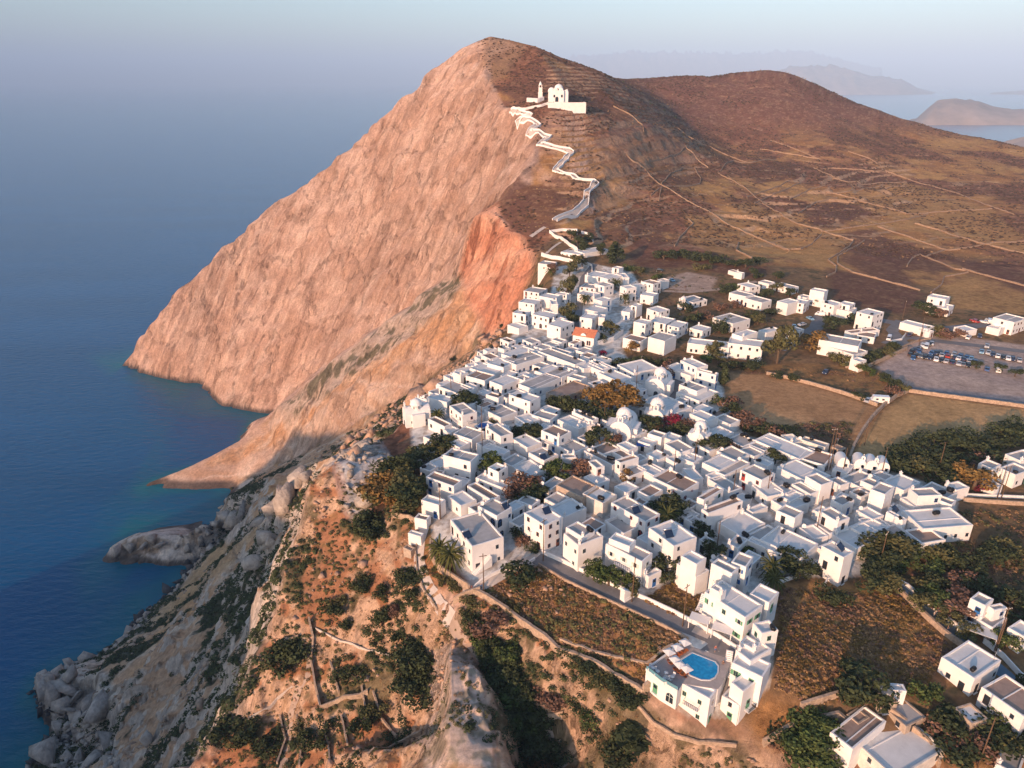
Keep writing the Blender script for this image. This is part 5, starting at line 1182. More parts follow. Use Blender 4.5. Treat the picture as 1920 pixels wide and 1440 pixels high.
# ------------------------------------------------------------ vegetation
def leaf_cloud(b, centres, nleaf, size, rs, flat=.75, mi=0):
    """many small leaf clumps spread through overlapping blobs"""
    for (cx, cy, cz, rad) in centres:
        for _ in range(nleaf):
            d = rs.normal(size=3); d /= np.linalg.norm(d); q = rad*(0.55+0.5*rs.rand()); p = np.array([cx, cy, cz])+d*q*np.array([1, 1, flat])
            nn = d+rs.normal(size=3)*.55; nn /= np.linalg.norm(nn); t = np.cross(nn, rs.normal(size=3)); t /= np.linalg.norm(t); w = np.cross(nn, t); s = size*(.6+.8*rs.rand())
            b.add([p+t*s, p+w*s*.7+nn*s*.2, p-t*s, p-w*s*.7-nn*s*.1], [(0, 1, 2, 3)], mi)
TREES = {}
def tree_mesh(kind, var):
    k = (kind, var)
    if k in TREES: return TREES[k]
    rs = np.random.RandomState(hash_(kind)+var*7); tr = MB(); cr = MB()
    if kind == 'palm':
        hgt = .55; tr.tube([(0, 0, -.15), (.01, .01, hgt*.5), (0.0, .02, hgt)], .045, 8, r1=.05)
        for i in range(46):
            a = i*2.4+rs.rand()*.3; up = 1.1-1.3*(i/46.0); L_ = .42+rs.rand()*.08; prev = None; pts = []
            for j in range(6):
                s = j/5; rr_ = L_*s; z = hgt+.02+L_*(up*s-1.05*s*s*(1.0-.45*up)); pts.append(np.array([math.cos(a)*rr_, math.sin(a)*rr_, z]))
            sd = np.array([-math.sin(a), math.cos(a), 0])
            for j in range(5):
                w0 = .038*math.sin(math.pi*min(1, (j+.35)/5.2)); w1 = .038*math.sin(math.pi*min(1, (j+1.35)/5.2)) if j < 4 else .004; dn = np.array([0, 0, -.025])
                for s_ in (-1, 1): cr.add([pts[j], pts[j]+sd*s_*w0+dn, pts[j+1]+sd*s_*w1+dn, pts[j+1]], [(0, 1, 2, 3)])
        ms = ['palm_leaf']
    elif kind == 'cypress':
        tr.tube([(0, 0, -.1), (0, 0, .5)], .03, 6, r1=.015)
        leaf_cloud(cr, [(rs.normal()*.02, rs.normal()*.02, z, r_) for z, r_ in ((.15, .12), (.3, .15), (.45, .15), (.6, .13), (.75, .10), (.88, .06))], 110, .045, rs, 1.1); ms = None
    else:
        th_ = .42 if kind == 'tree' else .2
        tr.tube([(0, 0, -.15), (rs.normal()*.02, rs.normal()*.02, th_*.6), (rs.normal()*.03, rs.normal()*.03, th_)], .045, 7, r1=.03); cs_ = []
        n = 11 if kind == 'tree' else 8
        for i in range(n):
            a = rs.rand()*6.28; q = math.sqrt(rs.rand())*.33; z = (.42+.42*rs.rand()) if kind == 'tree' else (.16+.3*rs.rand()); z -= q*.35 if kind == 'tree' else q*.2
            cs_.append((math.cos(a)*q, math.sin(a)*q, z, .14+.10*rs.rand()))
            if i < 5: tr.tube([(0, 0, th_*.7), (math.cos(a)*q*.5, math.sin(a)*q*.5, (z+th_)*.5), (math.cos(a)*q, math.sin(a)*q, z)], .022, 5, r1=.008)
        leaf_cloud(cr, cs_, 92 if kind == 'tree' else 84, .040, rs); ms = None
    TREES[k] = (tr, cr); return TREES[k]
def hash_(s): return sum(ord(c)*(i+3) for i, c in enumerate(s)) % 997
TM = {}
LEAF = {'d': 'leaf_dark', 'g': 'leaf_green', 'o': 'leaf_olive', 'y': 'leaf_gold', 's': 'leaf_straw', 'm': 'bougainvillea', 'b': 'leaf_brown', 'p': 'palm_leaf'}
LNAME = {'d': 'dark green', 'g': 'fresh green', 'o': 'olive green', 'y': 'golden brown', 's': 'straw coloured', 'm': 'crimson flowering', 'b': 'dull brown', 'p': 'green'}
PLANTS = []
def plant(u, v, h, r, kind, colr, sink=0.0):
    g = gp(u, v); var = rng.randrange(4); key = (kind, var, colr)
    if key not in TM:
        tr, cr = tree_mesh(kind, var); TM[key] = (tr.mesh('trunk', 'bark'), cr.mesh('crown', LEAF[colr]))
    nm = {'tree': 'tree', 'bush': 'bush', 'palm': 'palm_tree', 'cypress': 'cypress_tree'}[kind]
    root = empty(nm, (g[0], g[1], g[2]-sink), rng.uniform(0, 6.28)); base = .42 if kind in ('tree', 'bush') else .40 if kind == 'palm' else .16
    kx = r*(1.05 if kind != 'bush' else .93)/base; kz = h/(.95 if kind in ('tree', 'cypress') else .62 if kind == 'bush' else .85); root.scale = (kx, kx*rng.uniform(.85, 1.1), kz)
    a, b_ = TM[key]; put('trunk' if kind != 'bush' else 'stem', a, root); put('crown' if kind != 'bush' else 'foliage', b_, root)
    PLANTS.append(dict(root=root, u=u, v=v, kind=kind, col=colr, h=h, r=r)); return root
TD = '''
1457 682 17 5.6 tree o|1517 656 9 6 tree y|1542 662 4 3 bush g|1565 675 4.5 3.2 bush o|1582 683 4.5 3.2 bush o|1597 688 4.5 3 bush d|1610 696 4.5 3 bush o|1628 702 4 3.2 bush g|1656 716 4 3.6 bush d|1630 680 4 4 bush d|1646 672 4 4 bush d|1660 664 4 4 bush o|1676 655 4 4 bush d|1488 712 3 3 bush d|1455 708 3 2.8 bush d|1680 730 4 3.5 bush d|1692 736 3.5 3 bush o|1672 742 4 3.2 bush b|1612 748 3 3 bush d
1560 618 6 6 tree d|1597 606 5 4.5 bush d|1775 634 4.5 5 bush b|1755 628 4.5 5 bush o|1795 632 4 4 bush b|1678 876 5 6 bush d|1700 862 5 6 bush d|1725 850 5 6 bush d|1750 842 5 6 bush d|1776 838 5 6 bush d|1802 834 5.5 6 bush d|1820 842 5 5 bush d|1752 882 5 6 bush d|1790 886 5 6 bush d|1728 885 5 6 bush o|1776 866 5 6 bush d|1832 862 5 6 bush d|1866 836 5 6 bush d|1885 826 5 6 bush d|1910 812 5 6 bush d|1908 830 5 6 bush d|1700 884 4.5 5 bush d|1760 905 4.5 5.5 bush d|1840 880 4.5 5 bush b
1824 916 8 5 tree y|1842 922 3 2.2 bush m|1452 868 5 2.6 tree d|1830 692 3.5 2.2 tree d|1873 698 3.6 2.4 tree d|1903 706 3.5 2.6 tree d
1146 768 10 7 tree y|1118 758 8.5 5 tree y|1168 775 9 5.5 tree y|1098 778 7 5 bush d|1078 770 6 5 bush d|1058 772 6 4.5 bush d|1166 792 6 4.5 bush d|1132 790 6 4.5 bush d|1042 765 5 4 bush d|1104 795 5 4.5 bush d|1236 806 5 4 bush b|1258 802 5 4 bush m|1278 802 5 4 bush b|1216 810 5.5 4 tree d|1284 816 5 3.6 bush d|1244 818 4.5 3.6 bush d
1124 840 7 4.2 tree d|1149 838 5 2.4 tree b|1353 848 6 4 tree d|1315 846 5 2.8 tree d|1376 850 4.5 3.2 bush b|1184 664 6 3 tree y|1132 667 2.6 2.2 bush m|1149 684 4 4.5 bush d|1172 682 3 3.2 bush g|1196 682 3.5 3.2 bush d|1214 684 3.5 3.2 bush o|1240 688 4 3.5 bush d|1254 692 4 3.5 bush b|1246 706 5 3.5 bush b|1216 700 3.5 3 bush d|1334 672 7.5 2.8 tree o|1346 668 7 2.6 tree o|1322 684 5 2.4 tree g|1346 682 5 2.6 tree o|1360 692 4 4 bush d|1380 690 4 4 bush d|1404 692 4 4 bush d|1416 690 4 4 bush d|1348 622 6 5 bush d|1364 618 5 4.5 bush d|1357 722 8 1.6 cypress d|1364 764 5 5 bush b|1372 782 5 5 bush d|1352 758 4 4 bush g|1384 792 5 5 bush b|1406 800 4 5 bush b|1424 812 4 5 bush d|1452 816 4 5 bush b|1476 818 3.6 4.5 bush d
1145 628 7 4 tree o|1124 642 4.5 3.4 bush d|1062 562 13 4.4 tree o|1071 552 12 3.6 tree o|1075 508 10 4.2 tree o|1068 522 10 3.6 tree o|1092 500 7 3 tree o|1037 516 8 3.2 tree b|1062 604 10 5 tree o|1072 612 8 3.6 tree d|1156 492 13 4.6 tree d|1146 494 11 3.2 cypress d|1125 480 9 3.2 tree d|1083 464 8 3.4 tree d|1071 448 7 3.4 tree d|1102 456 7 3.6 tree d|1094 470 7 3 cypress d|1244 486 6 6 bush d|1264 484 6 6 bush d|1284 482 6 6 bush d|1296 488 6 6 bush d|1316 486 6 6 bush o|1330 492 6 6 bush d|1350 494 6 6 bush d|1378 500 5 6 bush d|1398 502 6 5 tree d|1424 496 5 4.5 tree d|1316 506 5 5 bush o|1286 582 5 5 bush d|1300 604 5 5 bush d|1318 600 4.5 4.5 bush b|1361 552 5 4.4 tree d|1372 548 5 3.6 tree g|1352 614 5 5 bush d|1370 612 5 4.4 bush o|1420 608 6 4.2 tree o|1408 600 5 4 tree d|1440 556 5 3.6 tree d|1456 546 5 3.4 tree o|1478 556 4.6 3.2 tree d|1430 560 4 3 bush d|1530 572 4 3 tree d|1446 590 3.6 4 bush d|1352 580 4 4 bush b|1380 576 3.4 3.4 bush b|1732 588 6 5 tree d|1745 592 5 4 tree d|1762 596 4.6 3 tree b|1416 520 6 5 bush d|1456 522 5 4 bush d|1180 508 4.5 4 bush g|1196 512 4 4 bush o|1232 524 4 4 bush g
772 928 8 5.5 tree o|770 948 8 5.5 tree d|914 888 7 3.8 tree g|926 884 5 2.8 bush g|1045 902 6 4 tree g|1030 900 5 3 bush g|1085 895 6 4 tree b|981 928 6 4.6 tree b|966 936 5 4 bush b|996 936 5 4 tree d|1012 940 4 3.4 bush d|968 1012 4 2.6 bush d|983 1024 3 2.4 bush b|997 1032 2.6 2 bush d|981 1098 6 4.4 tree d|1113 1088 5.5 2.6 tree g|1127 1092 5 2.6 tree g|1141 1098 5 2.6 tree g|811 1078 2.4 1.6 bush o|828 1094 2.8 1.9 bush o|838 1098 2.6 1.6 bush o|848 1108 3 2.2 bush o|796 1050 1.2 1.0 bush d
1245 965 6 4.2 tree d|1260 972 6 4 tree d|1174 910 5 2.4 tree y|1277 938 4.4 2.6 tree m|1268 936 4 2.4 tree d|1315 1008 4.4 3 tree d|1333 1052 5 3 tree d|1322 1062 3.6 2.4 bush d|1407 1046 3.4 3 bush g|1398 808 3 2 bush d|1485 1068 5.5 4 tree d|1502 1074 4 3.4 tree d|1498 1088 3 2.4 bush d|1132 1084 3.4 2.4 bush g|1170 1104 4 2.4 bush g|1184 1112 4 2.2 bush o|1248 1078 5.4 3.4 tree d|1240 1092 4 3 bush d|1292 1078 4 2.6 bush d
1660 1048 7 5.4 tree o|1642 1040 6 4.6 tree d|1676 1046 6 4.4 tree d|1692 1054 5 3.6 tree g|1650 1066 6 4.6 tree d|1664 1072 5 4 bush g|1748 1050 5 4 bush o|1770 1052 4.5 4 bush d|1782 1058 4 4 bush d|1735 1066 4 4 bush g|1562 1122 3.6 4.2 bush d|1553 1128 3 3 bush d|1632 1104 5 4 tree d|1656 1112 6 4 tree o|1646 1096 5 3.6 tree d|1723 1142 5 2.6 tree o|1740 1134 4.6 3.4 tree g|1728 1104 4 3.4 bush o|1768 1168 4.4 2.8 tree o|1790 1150 5 4.6 tree b|1806 1160 5 4.6 bush b|1800 1100 4 4 bush b|1822 1106 4 4 bush d|1846 1046 4 4 bush d|1860 1052 4 4.4 bush d|1880 1040 4 4 bush o|1890 1060 4.4 4.4 bush d|1820 1070 4 4 bush d|1752 1096 4 3.6 bush d|1862 1120 4 4 bush d|1890 1140 4.4 4.4 bush d|1912 1160 4.4 5 bush d|1812 1200 4 2.8 tree o|1885 1216 4.6 2.8 tree g
1612 1312 7 5.4 tree d|1598 1306 5 4 bush d|1622 1322 5 4 bush d|1722 1316 3.6 3.2 bush g|1740 1306 3 2.8 bush g|1780 1364 4 4.4 bush d|1798 1370 4 4 bush d|1790 1402 4 5 bush d|1772 1396 4 4 bush b|1874 1396 4.4 5 bush d|1858 1380 4 4 bush o|1880 1372 4 4 bush g|1846 1412 4 4 bush b|1902 1398 4 4 bush d|1524 1388 5 4.4 tree g|1512 1376 4.6 4 tree g|1530 1402 5 4.6 tree g|1504 1402 5 4.4 tree g|1538 1372 4.4 3.6 tree g|1484 1410 5 4.4 bush d|1500 1428 5 4.4 tree g|1526 1432 5 4.4 tree g|1476 1392 3.4 3 bush d|1902 1300 4.4 3 bush d
870 764 6 4.6 tree d|856 768 5 4 tree d|884 768 4.6 3.6 tree d|988 826 5 4.4 tree d|1000 822 4.6 4 tree d|970 822 4.4 3.6 bush d|822 852 6 5 tree d|808 862 5 4.4 bush o|836 846 4 3.4 bush o|794 866 5 4.6 tree o|746 892 6 6 tree d|766 886 5 5 bush d|730 884 5 4.6 bush d|926 798 3 1.8 bush o|850 678 3.4 3 bush d|940 615 3 2.6 bush d|735 764 3.4 3 bush d|968 586 3 2.4 bush d
717 930 7 6.6 tree y|735 938 6 5 tree y|700 938 6 5 tree o|690 1002 6 4.6 tree d|702 1010 5 4 bush d|684 990 5 4 bush d|771 940 6.5 4.6 tree d|760 960 5.5 4.6 tree o|733 890 5 4.6 bush d|764 1100 4 3.4 tree d|772 1122 3.2 2.6 bush d|754 1086 3.6 3.2 bush d|625 1148 3.6 3.4 bush d|634 1140 3 3 bush o|679 1102 3.4 3.4 bush d|666 1098 3 2.6 bush o|710 1118 3.4 2.8 bush d|717 1160 4 3 bush d|716 1172 3.4 2.6 bush d|542 1246 6 5.6 bush d|524 1250 4.6 4.4 bush d|560 1238 5 4.6 bush d|549 1222 4 4 bush d|779 1250 6 4.4 tree d|766 1240 5 4 tree d|783 1290 5.6 4.4 tree d|770 1308 5 4.2 tree d|790 1320 4.6 3.6 bush d|776 1270 5 4.2 bush d|425 1382 4 4.4 bush d|460 1376 4 4 bush d|440 1390 3.6 3.6 bush o|512 1404 4 4 bush d|500 1416 3.6 3.4 bush d|583 1392 3.6 3.4 bush d|600 1400 3.4 3 bush d|560 1368 3 3 bush o|644 1178 3 2.4 bush d|668 1274 3.4 3 bush d|640 1280 3 3 bush d|692 1352 3.6 3.4 bush d|706 1344 3.6 3.2 bush o|672 1370 3.4 3 bush d|746 1202 2.8 2.4 bush d|706 1204 2.6 2.2 bush d|745 1152 3 2.4 bush b|625 1372 3 3 bush d|896 1184 5 3.2 bush d|884 1176 4 2.6 bush d|917 1184 5 3.6 tree b|905 1192 4 3 bush b|884 1140 3 3 bush o|872 1150 2 1.6 bush o|1012 1312 3.6 3.6 bush b|1036 1320 3.2 3.2 bush b|998 1302 3.2 3 bush d|1182 1392 4 3 cypress d|1170 1402 4 3 bush d|1140 1410 3.4 3.4 bush d|1112 1380 3 3 bush d|1080 1330 3 3 bush d|1100 1345 3 3 bush g|1160 1432 3.4 3.4 bush d|930 1150 2 1.6 bush o|962 1148 2 1.8 bush o'''
for seg in TD.strip().replace('\n', '|').split('|'):
    w = seg.split(); plant(float(w[0]), float(w[1]), float(w[2]), float(w[3]), w[4], w[5])
for k in range(34):      # the deep green gully beside the rock spur
    t = rng.random(); u = 925+t*95+rng.uniform(-26, 26); v = 1225+t*205+rng.uniform(-12, 12); plant(u, v, rng.uniform(3.2, 5.4), rng.uniform(2.6, 4.0), rng.choice(['tree', 'bush']), rng.choice('dddg'))
for (u, v) in [(1070,1232),(1086,1240),(1102,1250),(1118,1258),(1134,1268),(1150,1280),(1162,1292),(1174,1304),(1186,1316),(1158,1306),(1128,1276)]: plant(u, v, 2.4, 3.0, 'bush', rng.choice('ddo'))
for (u, v, h, r) in [(826,1054,6.5,2.7),(846,1068,7,2.9),(1249,990,6,2.9),(1445,1088,6,2.8),(1447,1106,5,2.4),(821,790,4.5,2.3),(1155,542,6,2.8),(1171,570,6,2.6),(1096,572,6,2.6),(1032,520,6,2.6),(1012,548,5,2.4)]: plant(u, v, h, r, 'palm', 'p')
# ---- scrub and stones nobody could count: merged low clumps
def clump_template(rs, n, leaf, core=True):
    vs_, fs = [], []
    for i in range(n):
        a, e = rs.rand()*6.28, math.asin(rs.rand()); d = np.array([math.cos(a)*math.cos(e), math.sin(a)*math.cos(e), math.sin(e)]); p = d*(.7+.35*rs.rand()); t = np.cross(d, rs.normal(size=3)); t /= np.linalg.norm(t); w = np.cross(d, t)
        k = len(vs_); vs_ += [p+t*leaf, p+w*leaf, p-t*leaf, p-w*leaf]; fs.append((k, k+1, k+2, k+3))
    if not core: return np.array(vs_), fs
    k = len(vs_); m_ = 7
    for z, q in ((-.3, .85), (.35, .72)):
        for i in range(m_): a = 6.283*i/m_; vs_.append(np.array([math.cos(a)*q*(.85+.3*rs.rand()), math.sin(a)*q*(.85+.3*rs.rand()), z+.1*rs.rand()]))
    vs_.append(np.array([0, 0, .78])); fs += [(k+i, k+(i+1) % m_, k+m_+(i+1) % m_, k+m_+i) for i in range(m_)]+[(k+m_+i, k+m_+(i+1) % m_, k+2*m_) for i in range(m_)]
    return np.array(vs_), fs
def rock_template(rs):
    P = rs.normal(size=(8, 3)); P /= np.linalg.norm(P, axis=1)[:, None]; P *= rs.uniform(.6, 1.25, (8, 1)); P[:, 0] *= rs.uniform(.7, 1.3); P[:, 2] = P[:, 2]*rs.uniform(.7, 1.2)+.25
    bm_ = bmesh.new(); [bm_.verts.new(p) for p in P]; bmesh.ops.convex_hull(bm_, input=bm_.verts); bm_.verts.ensure_lookup_table(); bmesh.ops.delete(bm_, geom=[v for v in bm_.verts if not v.link_faces], context='VERTS'); bm_.verts.index_update()
    vs_ = np.array([tuple(v.co) for v in bm_.verts]); fs = [tuple(v.index for v in f.verts) for f in bm_.faces]; bm_.free(); return vs_, fs
def scatter(name, mat, xs, ys, rad, kind, hz_=(.6, 1.0), nleaf=26, leaf=.3, seed=1, zlift=0.0, smooth=False, core=True):
    if len(xs) == 0: return None
    rs = np.random.RandomState(seed); tpl = [clump_template(rs, nleaf, leaf, core) if kind == 'clump' else rock_template(rs) for _ in range(6)]; zs = hf(xs, ys); V, F3, S3, off = [], [], [], 0
    which = rs.randint(0, 6, len(xs)); rot = rs.rand(len(xs))*6.28; hh = rs.uniform(*hz_, len(xs))
    for t in range(6):
        s = np.nonzero(which == t)[0]
        if len(s) == 0: continue
        tv_, tf = tpl[t]; c, sn = np.cos(rot[s])[:, None], np.sin(rot[s])[:, None]; rr_ = rad[s][:, None]
        x = (tv_[:, 0]*c-tv_[:, 1]*sn)*rr_+xs[s][:, None]; y = (tv_[:, 0]*sn+tv_[:, 1]*c)*rr_+ys[s][:, None]; z = tv_[:, 2][None]*rr_*hh[s][:, None]+zs[s][:, None]+zlift
        V.append(np.stack([x, y, z], -1).reshape(-1, 3)); nv = len(tv_); lens = np.array([len(f) for f in tf]); flat = np.concatenate([np.array(f) for f in tf])
        F3.append((flat[None]+(off+np.arange(len(s))*nv)[:, None]).ravel()); S3.append(np.tile(lens, len(s))); off += nv*len(s)
    V = np.concatenate(V); Fl = np.concatenate(F3); Ls = np.concatenate(S3); m_ = bpy.data.meshes.new(name); m_.vertices.add(len(V)); m_.vertices.foreach_set('co', V.ravel().astype(np.float32)); m_.loops.add(len(Fl)); m_.loops.foreach_set('vertex_index', Fl.astype(np.int32))
    m_.polygons.add(len(Ls)); m_.polygons.foreach_set('loop_start', np.concatenate([[0], np.cumsum(Ls)[:-1]]).astype(np.int32)); m_.update(); m_.validate(); m_.materials.append(MATS[mat]); o = link(bpy.data.objects.new(name, m_)); tag(o, kind='stuff'); return o
srs = np.random.RandomState(11)
def sample(n, poly_px=None, box_=None):
    if poly_px: P = wpoly(poly_px); xs = [p[0] for p in P]; ys = [p[1] for p in P]; box_ = (min(xs), min(ys), max(xs), max(ys))
    x = srs.uniform(box_[0], box_[2], n); y = srs.uniform(box_[1], box_[3], n)
    if poly_px: k = in_poly(x, y, P); x, y = x[k], y[k]
    return x, y
OCC = []       # footprints to keep clear of plants
for h_ in HOUSES: OCC.append([tuple(q) for q in h_['Q']])
def clear(x, y, pad=True):
    k = np.ones(len(x), bool)
    for Q in OCC:
        cx_ = sum(q[0] for q in Q)/4; cy_ = sum(q[1] for q in Q)/4; s = np.nonzero((np.abs(x-cx_) < 20) & (np.abs(y-cy_) < 20))[0]
        if len(s): k[s[in_poly(x[s], y[s], [((q[0]-cx_)*1.12+cx_, (q[1]-cy_)*1.12+cy_) for q in Q])]] = False
    return k
SLOPE_PX = [(435,916), (520,868), (600,836), (700,788), (800,722), (960,612), (900,690), (830,742), (745,800), (690,850), (640,862), (600,882), (575,940), (540,1060), (505,1180), (465,1335), (300,1520), (0,1600), (60,1312), (130,1250), (230,1197), (320,1112), (375,1052), (402,985), (428,940)]
x, y = sample(26000, SLOPE_PX); al_ = x*.55-y*.83; ac_ = x*.83+y*.55
gmask = fbm(ac_*.5, al_, 22, 5, .6)+.35*fbm(ac_*.55+90, al_+40, 7, 4, .6) > .06
x, y = x[gmask], y[gmask]; x, y = x[:9000], y[:9000]; scatter('coastal_shrubs', 'leaf_dark', x, y, srs.uniform(.7, 2.3, len(x)), 'clump', (.4, .7), 34, .24, 2, core=False)
x, y = sample(9000, SLOPE_PX); s_ = fbm(x, y, 16, 4, .7) > .12; x, y = x[s_][:2200], y[s_][:2200]; rk_ = srs.uniform(.3, 1.5, len(x))*np.where(srs.rand(len(x)) < .1, 2.2, 1); scatter('slope_stones', 'dry_stone', x, y, rk_, 'rock', (.5, 1.1), seed=3)
simple('pale_rock', (.50, .43, .37), 1, .4, .35, 1.0, stain=.7, bd=1.2); simple('dark_rock', (.07, .065, .065), .6, .4, .5, 1)
simple('warm_rock', (.52, .335, .235), 1, .45, .6, 1.0, stain=.6, bd=.6)
cp = []
COAST = [(428,940), (402,985), (400,1010), (405,1035), (375,1052), (350,1076), (320,1112), (270,1152), (230,1197), (200,1222), (130,1250), (75,1272), (60,1312), (88,1344), (160,1372), (140,1392), (75,1402), (60,1440)]
for (a, b2) in zip(COAST, COAST[1:]):
    for _ in range(16): t = rng.random(); g = at_z(a[0]+(b2[0]-a[0])*t+rng.gauss(0, 3), a[1]+(b2[1]-a[1])*t+rng.gauss(0, 3), 0); cp.append(g[:2])
cp = np.array(cp); scatter('shore_rocks', 'dark_rock', cp[:, 0], cp[:, 1], srs.lognormal(.2, .6, len(cp)), 'rock', (.5, 1.0), seed=5)
cq = cp+srs.normal(size=cp.shape)*3+np.array([6, 2]); scatter('shore_boulders', 'pale_rock', cq[:, 0], cq[:, 1], srs.lognormal(.35, .6, len(cq)), 'rock', (.6, 1.2), seed=6)
for pts_, rad_, sd_, zl in (([(222,1038), (245,1028), (270,1030), (300,1028), (330,1030), (355,1032), (375,1020), (390,1005), (405,990), (285,1012), (340,1012), (372,1000)], (3.2, 5.6), 81, 1.0), ([(430,975), (418,990), (442,985), (455,970), (432,995)], (7, 9), 82, 2.0), ([(82,1300), (95,1312), (110,1322), (128,1332), (145,1340), (100,1285), (120,1300), (145,1312), (165,1325), (165,1345), (185,1335), (90,1278), (130,1278)], (5, 8.5), 83, 1.5), ([(285,1392), (180,1388), (165,1420), (200,1400), (110,1405), (215,1385)], (4, 7), 84, .5), ([(508,1010), (500,1040), (490,980), (520,960), (535,940), (480,1060), (510,985)], (6, 9), 85, 0.0), ([(560,905), (548,925), (575,890), (535,950)], (5, 8), 86, 0.0), ([(382,856)], (4, 4.2), 87, 3.0)):
    g_ = np.array([gp(u, v)[:2] for u, v in pts_]); scatter('coastal_crags', 'pale_rock' if sd_ != 87 else 'warm_rock', g_[:, 0], g_[:, 1], srs.uniform(*rad_, len(g_)), 'rock', (.75, 1.25), seed=sd_, zlift=zl)
x, y = sample(900, [(95,1360), (210,1365), (230,1440), (90,1440)]); scatter('fallen_boulders', 'pale_rock', x, y, srs.lognormal(.1, .6, len(x)), 'rock', (.7, 1.3), seed=7)
x, y = sample(2600, [(745,800), (830,742), (900,690), (958,615), (940,600), (880,665), (800,725), (690,800), (620,850), (660,860)]); k = clear(x, y); x, y = x[k], y[k]; scatter('cliff_boulders', 'warm_rock', x[:1300], y[:1300], srs.lognormal(-.1, .6, len(x[:1300])), 'rock', (.6, 1.1), seed=8)
x, y = sample(1800, [(620,865), (650,845), (720,840), (735,880), (700,930), (690,985), (650,960), (640,900)]); scatter('ridge_boulders', 'pale_rock', x[:220], y[:220], srs.lognormal(.2, .5, len(x[:220])), 'rock', (.6, 1.0), seed=9)
RIDGE_PX = [(600,882), (640,900), (700,900), (780,960), (790,1040), (820,1130), (870,1190), (900,1130), (960,1160), (1080,1245), (1200,1312), (1300,1400), (1440,1420), (1440,1520), (330,1520), (465,1340), (505,1185), (540,1065), (575,940)]
x, y = sample(16000, RIDGE_PX); m1 = fbm(x, y, 12, 4, .65) > .05; x1, y1 = x[m1][:2600], y[m1][:2600]; scatter('ridge_scrub', 'leaf_olive', x1, y1, srs.uniform(.2, .85, len(x1)), 'clump', (.4, .9), 40, .22, 12, core=False)
x1, y1 = x[~m1][:2600], y[~m1][:2600]; scatter('dry_tufts', 'leaf_straw', x1, y1, srs.uniform(.15, .5, len(x1)), 'clump', (.5, .9), 22, .26, 13, core=False)
m2 = fbm(x+99, y, 15, 4, .65) > .16; x1, y1 = x[m2][:900], y[m2][:900]; scatter('ridge_bushes', 'leaf_dark', x1, y1, srs.uniform(.4, 1.5, len(x1)), 'clump', (.4, .8), 60, .17, 14, core=False)
m2 = fbm(x-99, y+50, 9, 4, .65) > .1; x1, y1 = x[m2][:800], y[m2][:800]; scatter('ridge_stones', 'warm_rock', x1, y1, srs.lognormal(-1.2, .6, len(x1)), 'rock', (.5, 1.0), seed=15)
FP = {'a': [(905,1112), (1010,1062), (1100,1110), (1290,1200), (1215,1285), (1100,1230), (990,1172)], 'b': [(1205,1125), (1262,1092), (1320,1120), (1305,1160), (1255,1150)], 'c': [(1462,1100), (1560,1115), (1680,1112), (1800,1230), (1700,1310), (1520,1320), (1452,1290)],
 'd': [(1790,960), (1950,955), (2000,1150), (1900,1195), (1810,1180), (1700,1085), (1790,1020)], 'e': [(1365,700), (1500,690), (1650,700), (1690,735), (1650,760), (1530,722), (1440,702)], 'f': [(1640,1320), (1900,1440), (1560,1440), (1440,1400), (1500,1350)], 'g': [(1100,500), (1350,520), (1500,560), (1480,680), (1300,640), (1250,560)], 'h': [(1370,790), (1480,795), (1600,790), (1590,850), (1480,825), (1395,805)], 'i': [(1170,560), (1290,560), (1340,640), (1300,700), (1180,690)]}
for pk, n_, mats_ in (('a', 6500, 'leaf_straw leaf_brown leaf_straw leaf_gold leaf_olive'), ('b', 2200, 'leaf_straw leaf_gold leaf_brown'), ('c', 7000, 'leaf_straw leaf_brown leaf_gold leaf_straw'), ('d', 6000, 'leaf_brown leaf_straw leaf_olive'), ('e', 1800, 'leaf_straw leaf_brown'), ('f', 2500, 'leaf_brown leaf_straw leaf_olive'), ('g', 3500, 'leaf_brown leaf_olive leaf_dark'), ('h', 2000, 'leaf_brown leaf_olive'), ('i', 1500, 'leaf_dark leaf_olive')):
    for q, mt in enumerate(mats_.split()):
        x, y = sample(n_ if mt not in ('leaf_dark', 'leaf_olive') else n_//3, FP[pk]); k = clear(x, y) & (fbm(x+q*313, y-q*57, 11, 4, .65)+.25*srs.normal(size=len(x)) > .16); x, y = x[k], y[k]
        if len(x): scatter('field_tufts', mt, x, y, np.minimum(srs.lognormal(-1.15, .6, len(x)), .75)*(1.5 if mt in ('leaf_dark', 'leaf_olive') else 1), 'clump', (.4, .9), 18, .28, 20+q, core=False)
x, y = sample(1500, FP['a']); k = fbm(x+7, y, 14, 3) > .12; scatter('field_stones', 'warm_rock', x[k], y[k], srs.lognormal(-1.1, .5, k.sum()), 'rock', (.4, .8), seed=61)
# hill scrub
x, y = sample(90000, box_=(-40, 400, 760, 1160)); ok = (calm(x, y) < .05) & (slope_of(x, y) < .75) & (hf(x, y) > 180); x, y = x[ok], y[ok]; dn = fbm(x, y, 60, 5, .6)+.4*fbm(x, y, 14, 3); 
s_ = dn < .05; x1, y1 = x[s_][:24000], y[s_][:24000]; scatter('hill_scrub', 'scrub_dark', x1, y1, srs.uniform(.4, 1.5, len(x1)), 'clump', (.5, .8), 5, .4, 31)
s_ = dn > -.1; x1, y1 = x[s_][:7000], y[s_][:7000]; scatter('hill_scrub', 'leaf_straw', x1, y1, srs.uniform(.4, 1.1, len(x1)), 'clump', (.5, .8), 5, .4, 32)
s_ = (dn < -.12); x1, y1 = x[s_][24000:32000], y[s_][24000:32000]; scatter('hill_stones', 'dry_stone', x1, y1, srs.uniform(.3, .9, len(x1)), 'rock', (.5, .8), seed=33)
